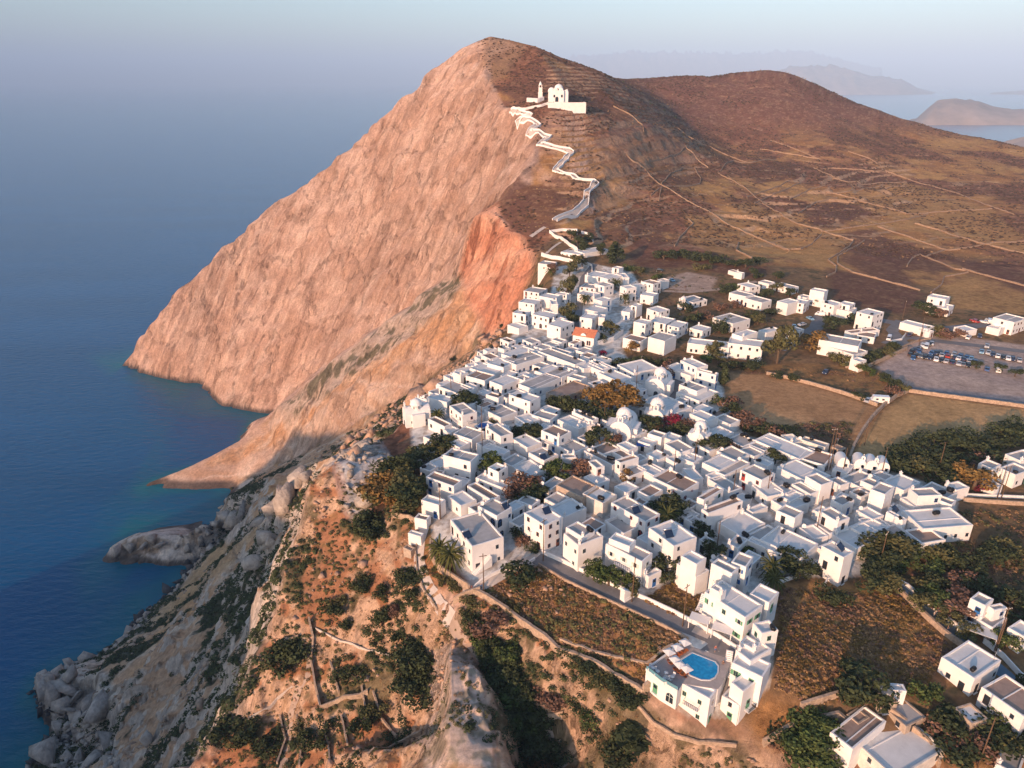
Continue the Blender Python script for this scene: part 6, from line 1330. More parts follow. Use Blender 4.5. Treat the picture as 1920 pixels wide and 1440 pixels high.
x, y = sample(9000, [(1110,108), (1160,140), (1225,180), (1290,235), (1350,295), (1300,295), (1230,245), (1180,195)]); x, y = x[:2600], y[:2600]; scatter('gully_shrubs', 'leaf_dark', x, y, srs.uniform(.8, 2.2, len(x)), 'clump', (.5, .9), 6, .4, 34) if len(x) else None
# ------------------------------------------------------------ roof furniture, poles, cars, pool, people
def roof_at(u, v):
    best = None
    for h_ in HOUSES:
        p = at_z(u, v, h_['zr']); Q = h_['Q']
        if in_poly(np.array([p[0]]), np.array([p[1]]), Q)[0]:
            d = math.hypot(p[0], p[1])
            if best is None or d < best[1]: best = (p, d, h_)
    return best
def proto(build):
    r = build(); KIDS[r.name] = list(r.children)
    for c in r.children: KIDS[c.name] = list(c.children)
    return r
used = {}
def place(key, build, loc, rz, label, cat, group, sc=1.0):
    if key not in used: r = proto(build); used[key] = r; r.location = loc; r.rotation_euler = (0, 0, rz); r.scale = (sc,)*3
    else: r = copy_thing(used[key], loc, rz, sc)
    tag(r, label, cat, group); return r
def b_tank():
    r = empty('water_tank', (0, 0, 0)); b = MB(); c_ = arc(13, .5, 0, 2*math.pi); b.lathe([(0.01, -.75), (.42, -.74), (.5, -.6), (.5, .6), (.42, .74), (.01, .75)], 14); b.v = [(z, y, x+.68) for x, y, z in b.v]; b.lathe([(.16, 1.1), (.16, 1.24), (.01, 1.25)], 8); b.build('tank', 'tank_black', r)
    s = MB(); [s.box(x-.05, -.4, 0, x+.05, .4, .32) for x in (-.45, .45)]; s.build('stand', 'steel', r); return r
def b_solar():
    r = empty('solar_heater', (0, 0, 0)); b = MB(); b.add([(-1, -.9, .2), (1, -.9, .2), (1, .6, 1.25), (-1, .6, 1.25), (-1, -.93, .12), (1, -.93, .12), (1, .57, 1.17), (-1, .57, 1.17)], [(0, 1, 2, 3), (7, 6, 5, 4), (0, 4, 5, 1), (1, 5, 6, 2), (2, 6, 7, 3), (3, 7, 4, 0)]); b.build('panel', 'solar_glass', r)
    t = MB(); t.lathe([(0.01, -1.0), (.27, -.98), (.27, .98), (.01, 1.0)], 12); t.v = [(z, y+.75, x+1.35) for x, y, z in t.v]; t.build('tank', 'steel', r); s = MB(); [s.tube([(x, .6, 0), (x, .6, 1.2)], .04, 5) for x in (-.9, .9)]; [s.tube([(x, -.85, 0), (x, .6, 0.02)], .04, 5) for x in (-.9, .9)]; s.build('frame', 'steel', r); return r
def b_dish():
    r = empty('satellite_dish', (0, 0, 0)); b = MB(); b.lathe([(.01, 0), (.25, .04), (.45, .14), (.44, .17), (.24, .07), (.01, .03)], 14); rot = Matrix.Rotation(R(-55), 3, 'X'); b.v = [tuple(rot @ Vector(p)+Vector((0, 0, 1.0))) for p in b.v]; b.build('dish', 'umbrella_cloth', r)
    s = MB(); s.tube([(0, .02, 0), (0, .02, .95)], .035, 6); s.build('mast', 'steel', r); return r
TANKS = [('A',980,815),('A',1215,700),('A',1175,345),('A',1370,460),('A',1590,455),('A',1495,1212),('A',1800,1215),('B',72,850),('B',125,870),('B',232,550),('B',305,475),('B',950,795),('B',320,1265),('B',75,1215),('B',608,1300),('B',665,1300),('B',715,1298),('B',760,1290),('B',915,1285),('B',965,1275),('B',1725,1395),('B',1500,1050),('B',1530,1055),
 ('D',255,380),('D',1760,470),('D',1660,755),('D',1300,62),('D',1605,60),('D',1030,235),('E',1160,395),('E',1220,462),('E',1365,545),('E',1355,460),('E',1525,240),('E',1700,355),('E',1880,488),('E',1330,800),('E',1275,855),('E',735,275),('E',110,110),('F',580,320),('F',215,425),('F',380,440),('F',1270,365),('F',1340,345),('F',1228,525),('F',60,310),('F',440,360),('C',325,903),('C',375,990),('C',500,1305),('C',640,1265),('C',285,1365),('C',440,1380),('C',1300,1310),('C',1360,1290)]
kk = 0
for t, x, y in TANKS:
    q = roof_at(*tp(t, x, y))
    if not q: continue
    p, _, h_ = q; place('tank', b_tank, (p[0], p[1], h_['zr']+.01), rng.uniform(0, 6.28), None, 'water tank', 'black water tanks on the roofs', 1.15); bpy.context.scene.objects
    r = [o for o in scn.collection.objects if o.name.startswith('water_tank')][-1]; r['_uv'] = (tp(t, x, y)[0], tp(t, x, y)[1])
for t, x, y in [('D',905,540),('D',1270,580),('D',475,765),('D',555,800),('E',640,790),('E',345,575),('F',905,490),('F',895,310),('A',480,1245),('D',1240,95),('F',480,790)]:
    q = roof_at(*tp(t, x, y))
    if q: p, _, h_ = q; r = place('solar', b_solar, (p[0], p[1], h_['zr']+.01), R(30)+rng.uniform(-.3, .3), None, 'solar heater', 'solar water heaters on the roofs'); r['_uv'] = tp(t, x, y)
for h_ in rng.sample([h for h in HOUSES if h['dist'] < 300], 24):
    c = sum((Vector(q) for q in h_['Q']), Vector((0, 0)))/4; q = c.lerp(Vector(h_['Q'][rng.choice([1, 2, 3])]), .7); r = place('dish', b_dish, (q.x, q.y, h_['zr']+.005), R(150), None, 'satellite dish', 'white satellite dishes on the roofs', 1.2)
    dx, dz = q.x, h_['zr']-CAM_H; fwd = q.y*CP-dz*SP; r['_uv'] = (960+FPX*q.x/fwd, 720-FPX*(q.y*SP+dz*CP)/fwd)
def b_ant():
    r = empty('tv_antenna', (0, 0, 0)); s = MB(); s.tube([(0, 0, 0), (0, 0, 2.4)], .03, 5); s.build('mast', 'steel', r); b = MB(); b.tube([(-.1, 0, 2.3), (.9, 0, 2.3)], .02, 4); [b.tube([(x, -.3, 2.3), (x, .3, 2.3)], .012, 4) for x in (0, .2, .4, .6, .8)]; b.build('aerial', 'steel', r); return r
def roofspot(h_, f, ks):
    c = sum((Vector(q) for q in h_['Q']), Vector((0, 0)))/4; q = c.lerp(Vector(h_['Q'][rng.choice(ks)]), f); dx, dz = q.x, h_['zr']-CAM_H; fwd = q.y*CP-dz*SP; return q, (960+FPX*q.x/fwd, 720-FPX*(q.y*SP+dz*CP)/fwd)
for h_ in rng.sample([h for h in HOUSES if h['dist'] < 330], 44): q, uv = roofspot(h_, .75, [0, 1, 2, 3]); r = place('ant', b_ant, (q.x, q.y, h_['zr']+.005), rng.uniform(0, 6), None, 'tv antenna', 'antennas on the roofs'); r['_uv'] = uv
for h_ in rng.sample([h for h in HOUSES if h['dist'] < 400], 40): q, uv = roofspot(h_, .55, [0, 1, 2, 3]); r = place('tank', b_tank, (q.x, q.y, h_['zr']+.01), rng.uniform(0, 6), None, 'water tank', 'black water tanks on the roofs', rng.uniform(.7, 1.0)); r['_uv'] = uv
# utility poles: foot pixel, height
def pole(u, v, h, arms, label):
    g = gp(u, v); r = empty('utility_pole', g, R(40)+rng.uniform(-.5, .5)); b = MB(); b.tube([(0, 0, -.6), (.03, 0, h*.5), (0, .03, h)], .14, 7, r1=.09); b.build('pole', 'wood_pole', r)
    if arms:
        a_ = MB(); a_.box(-.9, -.06, h-.7, .9, .06, h-.58); [a_.lathe([(.05, h-.58), (.07, h-.45), (.02, h-.36)], 6, x, 0, 1) for x in (-.8, -.3, .3, .8)]; a_.build('crossarm', ['wood_pole', 'umbrella_cloth'], r)
    tag(r, label, 'utility pole', 'wooden utility poles')
for i, (t, x, y, h, a, lb) in enumerate([('D',318,640,11,0,'wooden pole at the corner behind the palm garden house'),('D',705,1310,11,1,'wooden pole at the lane corner below the palm garden house'),('D',1240,1020,12,1,'wooden pole where the lane meets the asphalt road'),('E',310,1388,12,0,'wooden pole at the white road wall beside the outside stairs'),('G',638,620,11,1,'wooden pole by the road next to the dry plot'),
  ('E',1070,940,9,0,'leaning pole beside the blue courtyard'),('E',1522,450,9,0,'pole on the lane behind the house with red doors'),('E',1215,455,9,0,'pole beside the brown roofed white block'),('E',870,190,10,1,'pole in front of the tall beige roofed house'),('E',680,290,10,0,'pole above the bougainvillea house'),('A',885,1235,17,0,'tall pole rising in front of the blue shaded house'),('A',605,690,8,0,'thin pole on the terrace near the cliff edge'),
  ('B',535,690,12,0,'tall dark pole left of the church by the road bend'),('B',252,950,9,0,'pole left of the middle church'),('C',440,1130,14,1,'tall twin pole left of the narrow chapel'),('C',462,1125,14,0,'second tall pole left of the narrow chapel'),('C',555,1165,9,0,'pole in front of the narrow chapel'),('C',845,1185,10,0,'pole in front of the triple arched chapel'),('C',722,940,9,0,'pole standing in the smooth brown field'),
  ('C',1280,1120,9,0,'pole among the dark bushes below the brown field'),('C',1710,1365,11,0,'pole by the lane at the right edge of the village'),('C',1742,1362,11,0,'rear pole by the lane at the right edge of the village'),('F',785,930,10,1,'pole among the trees behind the blue lane'),('F',285,700,12,0,'tall pole behind the white cube house'),('H',1450,580,12,1,'tall pole beside the restaurant terrace on the blue lane'),('H',1465,580,9,0,'short pole beside the restaurant terrace on the blue lane'),('H',1330,1440,12,0,'reddish pole near the bottom right corner'),('C',1130,200,9,0,'pole at the car park entrance'),('J',1305,400,12,1,'twin pole beyond the three storey white house'),('J',1395,480,11,0,'pole at the road bend above the car park')]): pole(*tp(t, x, y), h, a, lb)
# cars
CARC = {'white': (.75, .75, .75), 'silver': (.4, .42, .45), 'blue': (.03, .10, .25), 'dark blue': (.015, .03, .08), 'black': (.012, .012, .014), 'red': (.35, .03, .02), 'grey': (.15, .16, .18), 'light blue': (.18, .35, .5)}
for k, c in CARC.items(): simple('car_'+k, c, .3, .05, 2, spec=.5)
simple('rubber', (.02, .02, .02), .9, .1, 3); simple('lamp_red', (.4, .02, .02), .3, .1, 3); simple('lamp_white', (.8, .8, .75), .2, .1, 3)
def b_car(c, van=False):
    def f():
        r = empty('parked_car' if not van else 'parked_van', (0, 0, 0)); b = MB(); w = .86; 
        side_ = [(-2.05, .35), (-2.08, .75), (-1.95, .98), (-1.15, 1.02), (-.9, 1.04), (-.35, 1.44), (.95, 1.46), (1.75, 1.05), (2.05, .98), (2.1, .4)] if not van else [(-2.3, .35), (-2.35, .9), (-2.0, 1.15), (-1.5, 1.9), (2.1, 1.95), (2.25, 1.0), (2.25, .4)]
        n = len(side_); ws = [w if z < 1.1 else w*.82 for x, z in side_]; b.add([(x, -ws[i], z) for i, (x, z) in enumerate(side_)]+[(x, ws[i], z) for i, (x, z) in enumerate(side_)], [tuple(range(n)), tuple(range(n, 2*n))[::-1]]+[(i, n+i, n+(i+1) % n, (i+1) % n) for i in range(n)]); b.build('body', 'car_'+c, r)
        g_ = MB()
        if not van:
            g_.add([(-.93, -.7, 1.06), (-.93, .7, 1.06), (-.42, .64, 1.42), (-.42, -.64, 1.42)], [(0, 1, 2, 3)]); g_.v = [(x-.02, y, z+.02) for x, y, z in g_.v]
            g_.add([(1.02, -.62, 1.46), (1.02, .62, 1.46), (1.72, .7, 1.10), (1.72, -.7, 1.10)], [(0, 1, 2, 3)])
            for s in (-1, 1): g_.add([(-.8, s*.84, 1.08), (1.35, s*.84, 1.10), (.9, s*.74, 1.42), (-.34, s*.74, 1.41)], [(0, 1, 2, 3) if s < 0 else (3, 2, 1, 0)])
        else:
            g_.add([(-1.95, -.7, 1.2), (-1.95, .7, 1.2), (-1.55, .66, 1.85), (-1.55, -.66, 1.85)], [(0, 1, 2, 3)]); g_.v = [(x-.03, y, z+.02) for x, y, z in g_.v]
            for s in (-1, 1): g_.add([(-1.4, s*.80, 1.25), (-.6, s*.80, 1.25), (-.6, s*.73, 1.8), (-1.3, s*.73, 1.8)], [(0, 1, 2, 3) if s < 0 else (3, 2, 1, 0)])
        g_.build('windows', 'glass_dark', r)
        for x in (-1.3, 1.3):
            for s in (-1, 1):
                t = MB(); t.lathe([(.01, -.1), (.32, -.1), (.34, 0), (.32, .1), (.01, .1)], 12); t.v = [(x+p[0], s*.8+p[2], .33+p[1]) for p in t.v]; wh = t.build('wheel', 'rubber', r)
                t = MB(); t.lathe([(.01, s*.11), (.19, s*.115)], 10); t.v = [(x+p[0], s*.8+p[2], .33+p[1]) for p in t.v]; t.build('rim', 'steel', wh)
        for s in (-1, 1):
            t = MB(); t.box(-2.12, s*.62-.14, .66, -2.05, s*.62+.14, .8); t.build('headlight', 'lamp_white', r); t = MB(); t.box(2.07, s*.66-.1, .72, 2.13, s*.66+.1, .88); t.build('tail_light', 'lamp_red', r)
        return r
    return f
CP_ = [(1130,245,'blue',0),(1080,240,'black',0),(1100,232,'dark blue',0),(1125,225,'grey',0),(1160,200,'white',0),(1185,210,'white',1),(1210,190,'black',0),(1225,185,'silver',0),(1085,295,'blue',0),(1065,265,'black',0),(1110,275,'black',0),(1140,280,'grey',0),(1175,288,'black',0),(1215,293,'dark blue',0),(1258,305,'white',0),(1298,310,'black',0),(1335,318,'silver',0),(1380,326,'dark blue',0),(1430,338,'silver',0),(1460,342,'grey',0),(1500,350,'black',0),
 (1225,258,'blue',0),(1255,255,'dark blue',0),(1285,258,'black',0),(1300,272,'silver',0),(1335,262,'blue',0),(1345,280,'red',0),(1392,268,'silver',0),(1400,290,'dark blue',0),(1440,278,'blue',0),(1430,298,'white',0),(1465,302,'dark blue',0),(1485,292,'blue',0),(1520,300,'light blue',0),(1510,318,'silver',0),(1550,322,'blue',0),(1640,380,'blue',0),(1722,388,'white',1),(1600,248,'light blue',0),(1650,255,'silver',0),(1682,268,'dark blue',0),(1722,280,'white',0),(1760,290,'black',0),(1798,298,'white',0),(1832,302,'dark blue',0),(1882,312,'silver',0),
 (905,148,'white',1),(430,400,'dark blue',0),(745,612,'silver',0),(1060,118,'dark blue',0),(1550,15,'red',0),(1660,22,'white',1),(1640,205,'silver',0),(1500,140,'white',0),(1585,130,'dark blue',0)]
CARS = []
for x, y, c, vn in CP_: CARS.append((tp('C', x, y), c, vn, 'c'))
for x, y, c, vn in [(95,130,'black',0),(160,180,'light blue',0),(850,372,'light blue',0),(770,412,'light blue',0),(810,402,'silver',0),(900,352,'white',1),(1672,385,'red',0),(1720,390,'white',0),(1750,380,'silver',0)]: CARS.append((tp('J', x, y), c, vn, 'j'))
rowdir = math.atan2(*(lambda a, b_: (b_[1]-a[1], b_[0]-a[0]))(gp(*tp('C', 1100, 275)), gp(*tp('C', 1430, 338))))
for (u, v), c, vn, w_ in CARS:
    g = gp(u, v); rz = rowdir+math.pi/2+rng.uniform(-.12, .12)+(math.pi if rng.random() < .5 else 0) if w_ == 'c' else rng.uniform(0, 6.28)
    key = ('van' if vn else 'car')+c; r = place(key, b_car(c, bool(vn)), (g[0], g[1], g[2]+.03), rz, None, 'van' if vn else 'car', 'vehicles parked in and around the car park' if w_ == 'c' else 'vehicles parked beside the village roads'); r['_uv'] = (u, v); r['_c'] = c
def b_camper():
    r = empty('camper', (0, 0, 0)); b = MB(); pr = [(-3, .5), (-3.1, 1.3), (-2.5, 1.7), (-2.3, 2.7), (2.9, 2.8), (3.0, .5)]; n = 6; b.add([(x, -1.05, z) for x, z in pr]+[(x, 1.05, z) for x, z in pr], [tuple(range(n)), tuple(range(n, 2*n))[::-1]]+[(i, n+i, n+(i+1) % n, (i+1) % n) for i in range(n)]); b.build('body', 'car_white', r)
    for x in (-2, 1.8):
        for s in (-1, 1): t = MB(); t.lathe([(.01, -.12), (.38, -.12), (.38, .12), (.01, .12)], 12); t.v = [(x+p[0], s*.95+p[2], .38+p[1]) for p in t.v]; t.build('wheel', 'rubber', r)
    t = MB(); [t.box(x, -1.07, 1.5, x+.8, -1.052, 2.1) for x in (-1.5, .5)]; t.build('window', 'glass_dark', r); return r
g = gp(*tp('C', 832, 622)); place('camper', b_camper, g, R(-12), 'white camper van standing behind the junction of the field walls', 'camper van', None)
# pool hotel terrace
def gpx(x, y): return tp('G', x, y)
DZ = 199.6
deck = [at_z(*gpx(x, y), DZ)[:2] for x, y in [(365,948), (480,1040), (600,1110), (640,1048), (905,1088), (935,1050), (1000,900), (1015,800), (900,742), (745,722), (690,735), (640,740), (520,835)]]
a2 = sum(deck[i][0]*deck[(i+1) % len(deck)][1]-deck[(i+1) % len(deck)][0]*deck[i][1] for i in range(len(deck)))
if a2 < 0: deck = deck[::-1]
r = empty('pool_terrace', (*deck[0], DZ-4.5)); ox, oy = deck[0]; DL = [(x-ox, y-oy) for x, y in deck]; b = MB(); b.prism(DL, 0, 4.4); b.build('wall', 'whitewash', r); b = MB(); b.prism([(x*.997, y*.997) for x, y in DL], 4.402, 4.5); b.build('floor', 'terrace_tile', r)
wl = [at_z(*gpx(x, y), DZ)[:2] for x, y in [(640,740), (520,835), (365,948), (480,1040), (600,1110)]]; p_ = MB()
for a, b2 in zip(wl, wl[1:]):
    d = Vector((b2[0]-a[0], b2[1]-a[1])); n = Vector((-d.y, d.x)).normalized()*.12
    for s in range(2): pass
    q0, q1 = Vector(a)-Vector((ox, oy)), Vector(b2)-Vector((ox, oy)); poly = [q0+n, q1+n, q1-n, q0-n]; 
    if (poly[1]-poly[0]).cross(poly[2]-poly[1]) < 0: poly = poly[::-1]
    p_.prism(poly, 4.502, 5.0, 0)
p_.build('parapet', 'whitewash', r)
gl = MB()
for a, b2 in zip(wl[2:], wl[3:]):
    q0, q1 = Vector(a)-Vector((ox, oy)), Vector(b2)-Vector((ox, oy)); d = (q1-q0).normalized(); n = Vector((-d.y, d.x))*.02; poly = [q0+n, q1+n, q1-n, q0-n]
    if (poly[1]-poly[0]).cross(poly[2]-poly[1]) < 0: poly = poly[::-1]
    gl.prism(poly, 5.002, 5.75, 0)
gl.build('glass_rail', 'glass_blue', r)
fl = at_z(*gpx(365, 948), DZ); A_ = Vector(wl[2])-Vector((ox, oy)); B_ = Vector(wl[4])-Vector((ox, oy)); M_ = Vector(wl[3])-Vector((ox, oy))
for (P0, P1, s, kd, cc) in ((A_, M_, 1.0, 'win', 'G'), (A_, M_, 2.6, 'door', 'G'), (M_, B_, 2.0, 'arch', 'P'), (M_, B_, 4.2, 'win', 'G')):
    if s < (P1-P0).length:
        d = (P1-P0).normalized(); n = Vector((d.y, -d.x)); n = -n if n.y > 0 else n; put('window' if kd == 'win' else 'door', opening(kd, cc), r, (*(P0+d*s+n*.01), 1.9 if kd == 'win' else .9), math.atan2(n.y, n.x)-math.pi/2)
tag(r, 'white walled pool terrace with glass rail at the end of the road', 'terrace')
pp = [at_z(*gpx(x, y), DZ)[:2] for x, y in [(715,822), (800,856), (880,888), (902,920), (900,965), (880,1000), (840,1020), (780,1018), (700,985), (640,925), (600,892)]]; r = empty('swimming_pool', (*pp[0], DZ)); PL = [Vector(q)-Vector(pp[0]) for q in pp]
ar_ = sum(PL[i].cross(PL[(i+1) % len(PL)]) for i in range(len(PL)))
if ar_ < 0: PL = PL[::-1]
cc_ = sum(PL, Vector((0, 0)))/len(PL); big_ = [cc_+(q-cc_)*1.09 for q in PL]; n = len(PL); b = MB(); b.add([(*q, .14) for q in big_]+[(*q, .14) for q in PL]+[(*q, 0) for q in big_]+[(*q, .02) for q in PL], [(i, (i+1) % n, n+(i+1) % n, n+i) for i in range(n)]+[(2*n+i, 2*n+(i+1) % n, (i+1) % n, i) for i in range(n)]+[(n+i, n+(i+1) % n, 3*n+(i+1) % n, 3*n+i) for i in range(n)]); b.build('coping', 'roof_pale', r)
m, nt, p = nodes_mat('pool_water'); p.inputs['Base Color'].default_value = (.01, .27, .55, 1); p.inputs['Roughness'].default_value = .08; tc = N(nt, 'ShaderNodeTexCoord'); w1 = N(nt, 'ShaderNodeTexNoise', Scale=1.5, Detail=3.0); L(nt, tc.outputs['Object'], w1.inputs['Vector']); b1 = N(nt, 'ShaderNodeBump', Strength=.3, Distance=.05); L(nt, w1.outputs[0], b1.inputs['Height']); L(nt, b1.outputs[0], p.inputs['Normal'])
L(nt, mix(nt, ramp(nt, w1.outputs[0], [(.4, 0), (.6, 1)]), (.008, .23, .50), (.015, .31, .60)), p.inputs['Base Color'])
b = MB(); b.add([(*(cc_+(q-cc_)*1.005), .09) for q in PL], [tuple(range(n))]); b.build('water', 'pool_water', r); tag(r, 'bright blue swimming pool with rounded end on the hotel terrace', 'swimming pool')
def b_umb():
    r = empty('pool_umbrella', (0, 0, 0)); b = MB(); s = .92; b.add([(-s, -s, 2.2), (s, -s, 2.2), (s, s, 2.2), (-s, s, 2.2), (0, 0, 2.75), (-s, -s, 2.1), (s, -s, 2.1), (s, s, 2.1), (-s, s, 2.1)], [(0, 1, 4), (1, 2, 4), (2, 3, 4), (3, 0, 4), (0, 5, 6, 1), (1, 6, 7, 2), (2, 7, 8, 3), (3, 8, 5, 0)]); b.build('canopy', 'umbrella_cloth', r)
    t = MB(); t.tube([(0, 0, 0), (0, 0, 2.7)], .035, 6); t.lathe([(.3, 0), (.3, .08), (.05, .1)], 10); t.build('pole', 'wood_brown', r); return r
UL = ['farthest', 'second farthest', 'third farthest', 'fourth', 'second nearest', 'nearest']
for i, (x, y) in enumerate([(650,800), (590,838), (532,872), (578,930), (612,968), (662,998)]):
    g = at_z(*gpx(x, y), DZ); place('umb', b_umb, (g[0], g[1], DZ+.01), R(28), '%s of the six square white umbrellas beside the pool' % UL[i], 'umbrella', 'square white umbrellas beside the pool')
def b_lounger():
    r = empty('sun_lounger', (0, 0, 0)); b = MB(); b.box(-.33, -.95, .28, .33, .35, .36); b.add([(-.33, .35, .28), (.33, .35, .28), (.33, .95, .68), (-.33, .95, .68), (-.33, .35, .36), (.33, .35, .36), (.33, .93, .75), (-.33, .93, .75)], [(3, 2, 1, 0), (4, 5, 6, 7), (0, 1, 5, 4), (1, 2, 6, 5), (2, 3, 7, 6), (3, 0, 4, 7)]); b.build('mattress', 'orange_cloth', r)
    for x in (-.28, .28):
        for y in (-.85, .3): t = MB(); t.box(x-.03, y-.03, 0, x+.03, y+.03, .279); t.build('leg', 'wood_brown', r)
    return r
LL = ['beside the farthest pool umbrella', 'between the two farthest pool umbrellas', 'beside the second farthest pool umbrella', 'just right of the third farthest umbrella', 'on the left under the fourth umbrella', 'under the second nearest pool umbrella', 'right of the second nearest umbrella', 'under the nearest pool umbrella']
for i, (x, y) in enumerate([(650,812), (630,825), (608,840), (585,855), (560,900), (598,950), (620,962), (648,985)]):
    g = at_z(*gpx(x, y), DZ); place('lounger', b_lounger, (g[0], g[1], DZ+.01), R(118), 'orange sun lounger '+LL[i], 'sun lounger', 'orange loungers by the pool')
def b_chair():
    r = empty('chair', (0, 0, 0)); b = MB(); b.box(-.25, -.25, .42, .25, .25, .47); b.build('seat', 'umbrella_cloth', r); b = MB(); b.box(-.25, .22, .471, .25, .27, .95); b.build('backrest', 'umbrella_cloth', r)
    for x in (-.22, .22):
        for y in (-.2, .22): t = MB(); t.box(x-.02, y-.02, 0, x+.02, y+.02, .419); t.build('leg', 'steel', r)
    return r
def b_table():
    r = empty('table', (0, 0, 0)); b = MB(); b.lathe([(.01, .72), (.42, .72), (.42, .76), (.01, .765)], 14); b.build('tabletop', 'umbrella_cloth', r); t = MB(); t.tube([(0, 0, .02), (0, 0, .719)], .04, 6); t.lathe([(.25, 0), (.24, .03), (.01, .05)], 10); t.build('leg', 'steel', r); return r
TL = ['nearest the left corner of the glass rail', 'second from the left corner of the glass rail', 'nearest the pool umbrellas', 'in the middle of the open deck', 'nearest the stair head of the deck']
for i, (x, y) in enumerate([(415,950), (450,975), (515,985), (560,1015), (500,1030)]):
    g = at_z(*gpx(x, y), DZ); place('table', b_table, (g[0], g[1], DZ+.01), 0, 'small round white table '+TL[i], 'table', 'white tables on the pool deck')
    for k in range(2):
        a = rng.uniform(0, 6.28)+k*math.pi; place('chair', b_chair, (g[0]+.8*math.cos(a), g[1]+.8*math.sin(a), DZ+.01), a-math.pi/2, 'white chair at the round table '+TL[i], 'chair', 'chairs at the table '+TL[i])
# awnings and pergolas
def pergola(cx_, cy_, rz, w, d, h, z, mat, label, posts='whitewash'):
    r = empty('pergola', (cx_, cy_, z), rz); b = MB(); b.box(-w/2, -d/2, h, w/2, d/2, h+.08); b.build('canopy', mat, r)
    for x in (-w/2+.1, w/2-.1):
        for y in (-d/2+.1, d/2-.1): t = MB(); t.box(x-.07, y-.07, -.3, x+.07, y+.07, h-.001); t.build('post', posts, r)
    tag(r, label, 'pergola')
for (t, x, y, w, d, h, rz, mt, lb) in [('H',1310,470,7,3.2,2.6,-35,'roof_pale','long white canopy of the restaurant terrace beside the blue lane'), ('E',480,1100,3.4,2.6,2.4,-30,'umbrella_cloth','white awning on the terrace above the outside stairs'), ('G',760,625,4,2.5,2.4,-28,'umbrella_cloth','white pergola in front of the green shuttered hotel, left one'), ('G',930,700,4,2.5,2.4,-28,'umbrella_cloth','white pergola in front of the green shuttered hotel, right one'), ('B',1060,130,5,3,2.5,10,'leaf_olive','dark vine pergola beside the pale house of the orchard'), ('C',330,1130,6,2,2.3,-18,'leaf_olive','vine pergola in front of the long row house'),
    ('A',910,1010,4,3,2.4,-20,'blue_cloth','blue awning over the courtyard behind the big cube house'), ('B',600,1180,4,3,2.4,-10,'blue_cloth','deep blue sunshade beside the little house with blue doors')]:
    g = gp(*tp(t, x, y)); pergola(g[0], g[1], R(rz), w, d, h, g[2], mt, lb)
# people
def person(x, y, z, rz, h, top, legs, label, stride=.18):
    r = empty('person', (x, y, z), rz); k = h/1.75
    def sk(name, vs_, ed, rad, mat):
        m_ = bpy.data.meshes.new(name); m_.from_pydata([tuple(c*k for c in p) for p in vs_], ed, []); o = link(bpy.data.objects.new(name, m_), r); md = o.modifiers.new('s', 'SKIN'); sv = m_.skin_vertices[0].data
        for i, q in enumerate(rad): sv[i].radius = (q*k, q*k*.8)
        sv[0].use_root = True; s2 = o.modifiers.new('u', 'SUBSURF'); s2.levels = s2.render_levels = 1; m_.materials.append(MATS[mat]); return o
    V = [(0, 0, .95), (0, 0, 1.15), (0, 0, 1.4), (0, -.01, 1.5), (0, -.02, 1.62), (0, -.01, 1.72), (-.2, 0, 1.4), (-.26, .05, 1.12), (-.25, -.08, .88), (-.25, -.1, .8), (.2, 0, 1.4), (.26, -.06, 1.12), (.25, -.16, .9), (.25, -.18, .82), (-.1, 0, .9), (-.1, -stride*.6, .5), (-.1, -stride*.3, .08), (-.1, -stride*.3-.14, .03), (.1, 0, .9), (.1, stride*.3, .5), (.1, stride, .1), (.1, stride-.13, .03)]
    E = [(0, 1), (1, 2), (2, 3), (3, 4), (4, 5), (2, 6), (6, 7), (7, 8), (8, 9), (2, 10), (10, 11), (11, 12), (12, 13), (0, 14), (14, 15), (15, 16), (16, 17), (0, 18), (18, 19), (19, 20), (20, 21)]
    rd = [.13, .13, .15, .055, .09, .075, .07, .045, .033, .035, .07, .045, .033, .035, .09, .06, .04, .035, .09, .06, .04, .035]; sk('body', V, E, rd, 'skin')
    sk('shirt', [(0, 0, .98), (0, 0, 1.2), (0, 0, 1.42), (-.2, 0, 1.41), (-.25, .03, 1.2), (.2, 0, 1.41), (.25, -.03, 1.2)], [(0, 1), (1, 2), (2, 3), (3, 4), (2, 5), (5, 6)], [.16, .155, .165, .085, .06, .085, .06], top)
    sk('trousers', [(0, 0, .98), (-.1, 0, .88), (-.1, -stride*.6, .5), (.1, 0, .88), (.1, stride*.3, .5)], [(0, 1), (1, 2), (0, 3), (3, 4)], [.155, .105, .08, .105, .08], legs); sk('hair', [(0, .02, 1.66), (0, .02, 1.74)], [(0, 1)], [.095, .075], 'bark'); tag(r, label, 'person')
for (u, v, rz, top, legs, lb) in [(*tp('D',922,1130), .4, 'paint_red', 'iron_black', 'person in a red top walking along the pale lane'), (*tp('D',600,1290), 1.2, 'paint_red', 'bougainvillea', 'person in red standing at the lane corner by the retaining wall'), (*tp('D',682,1275), 2.0, 'paint_blue', 'iron_black', 'person in dark clothes beside the pole at the lane corner'), (*tp('G',882,812), .2, 'paint_red', 'paint_blue', 'person in a red top crossing the square beside the hotel'), (*tp('G',938,925), 3.0, 'iron_black', 'iron_black', 'person in dark clothes walking past the pool'), (*tp('H',1000,310), .6, 'umbrella_cloth', 'umbrella_cloth', 'person in white walking down the blue lane'), (*tp('H',1100,420), .8, 'iron_black', 'paint_blue', 'person sitting distance from the restaurant, in dark clothes on the lane'), (1049, 1398, .8, 'umbrella_cloth', 'iron_black', 'hiker in a pale top on the dirt footpath'), (866, 1190, .2, 'iron_black', 'iron_black', 'walker in dark clothes at the top of the dirt footpath')]:
    g = gp(u, v); person(g[0], g[1], g[2]+.08, rz, 1.75, top, legs, lb)
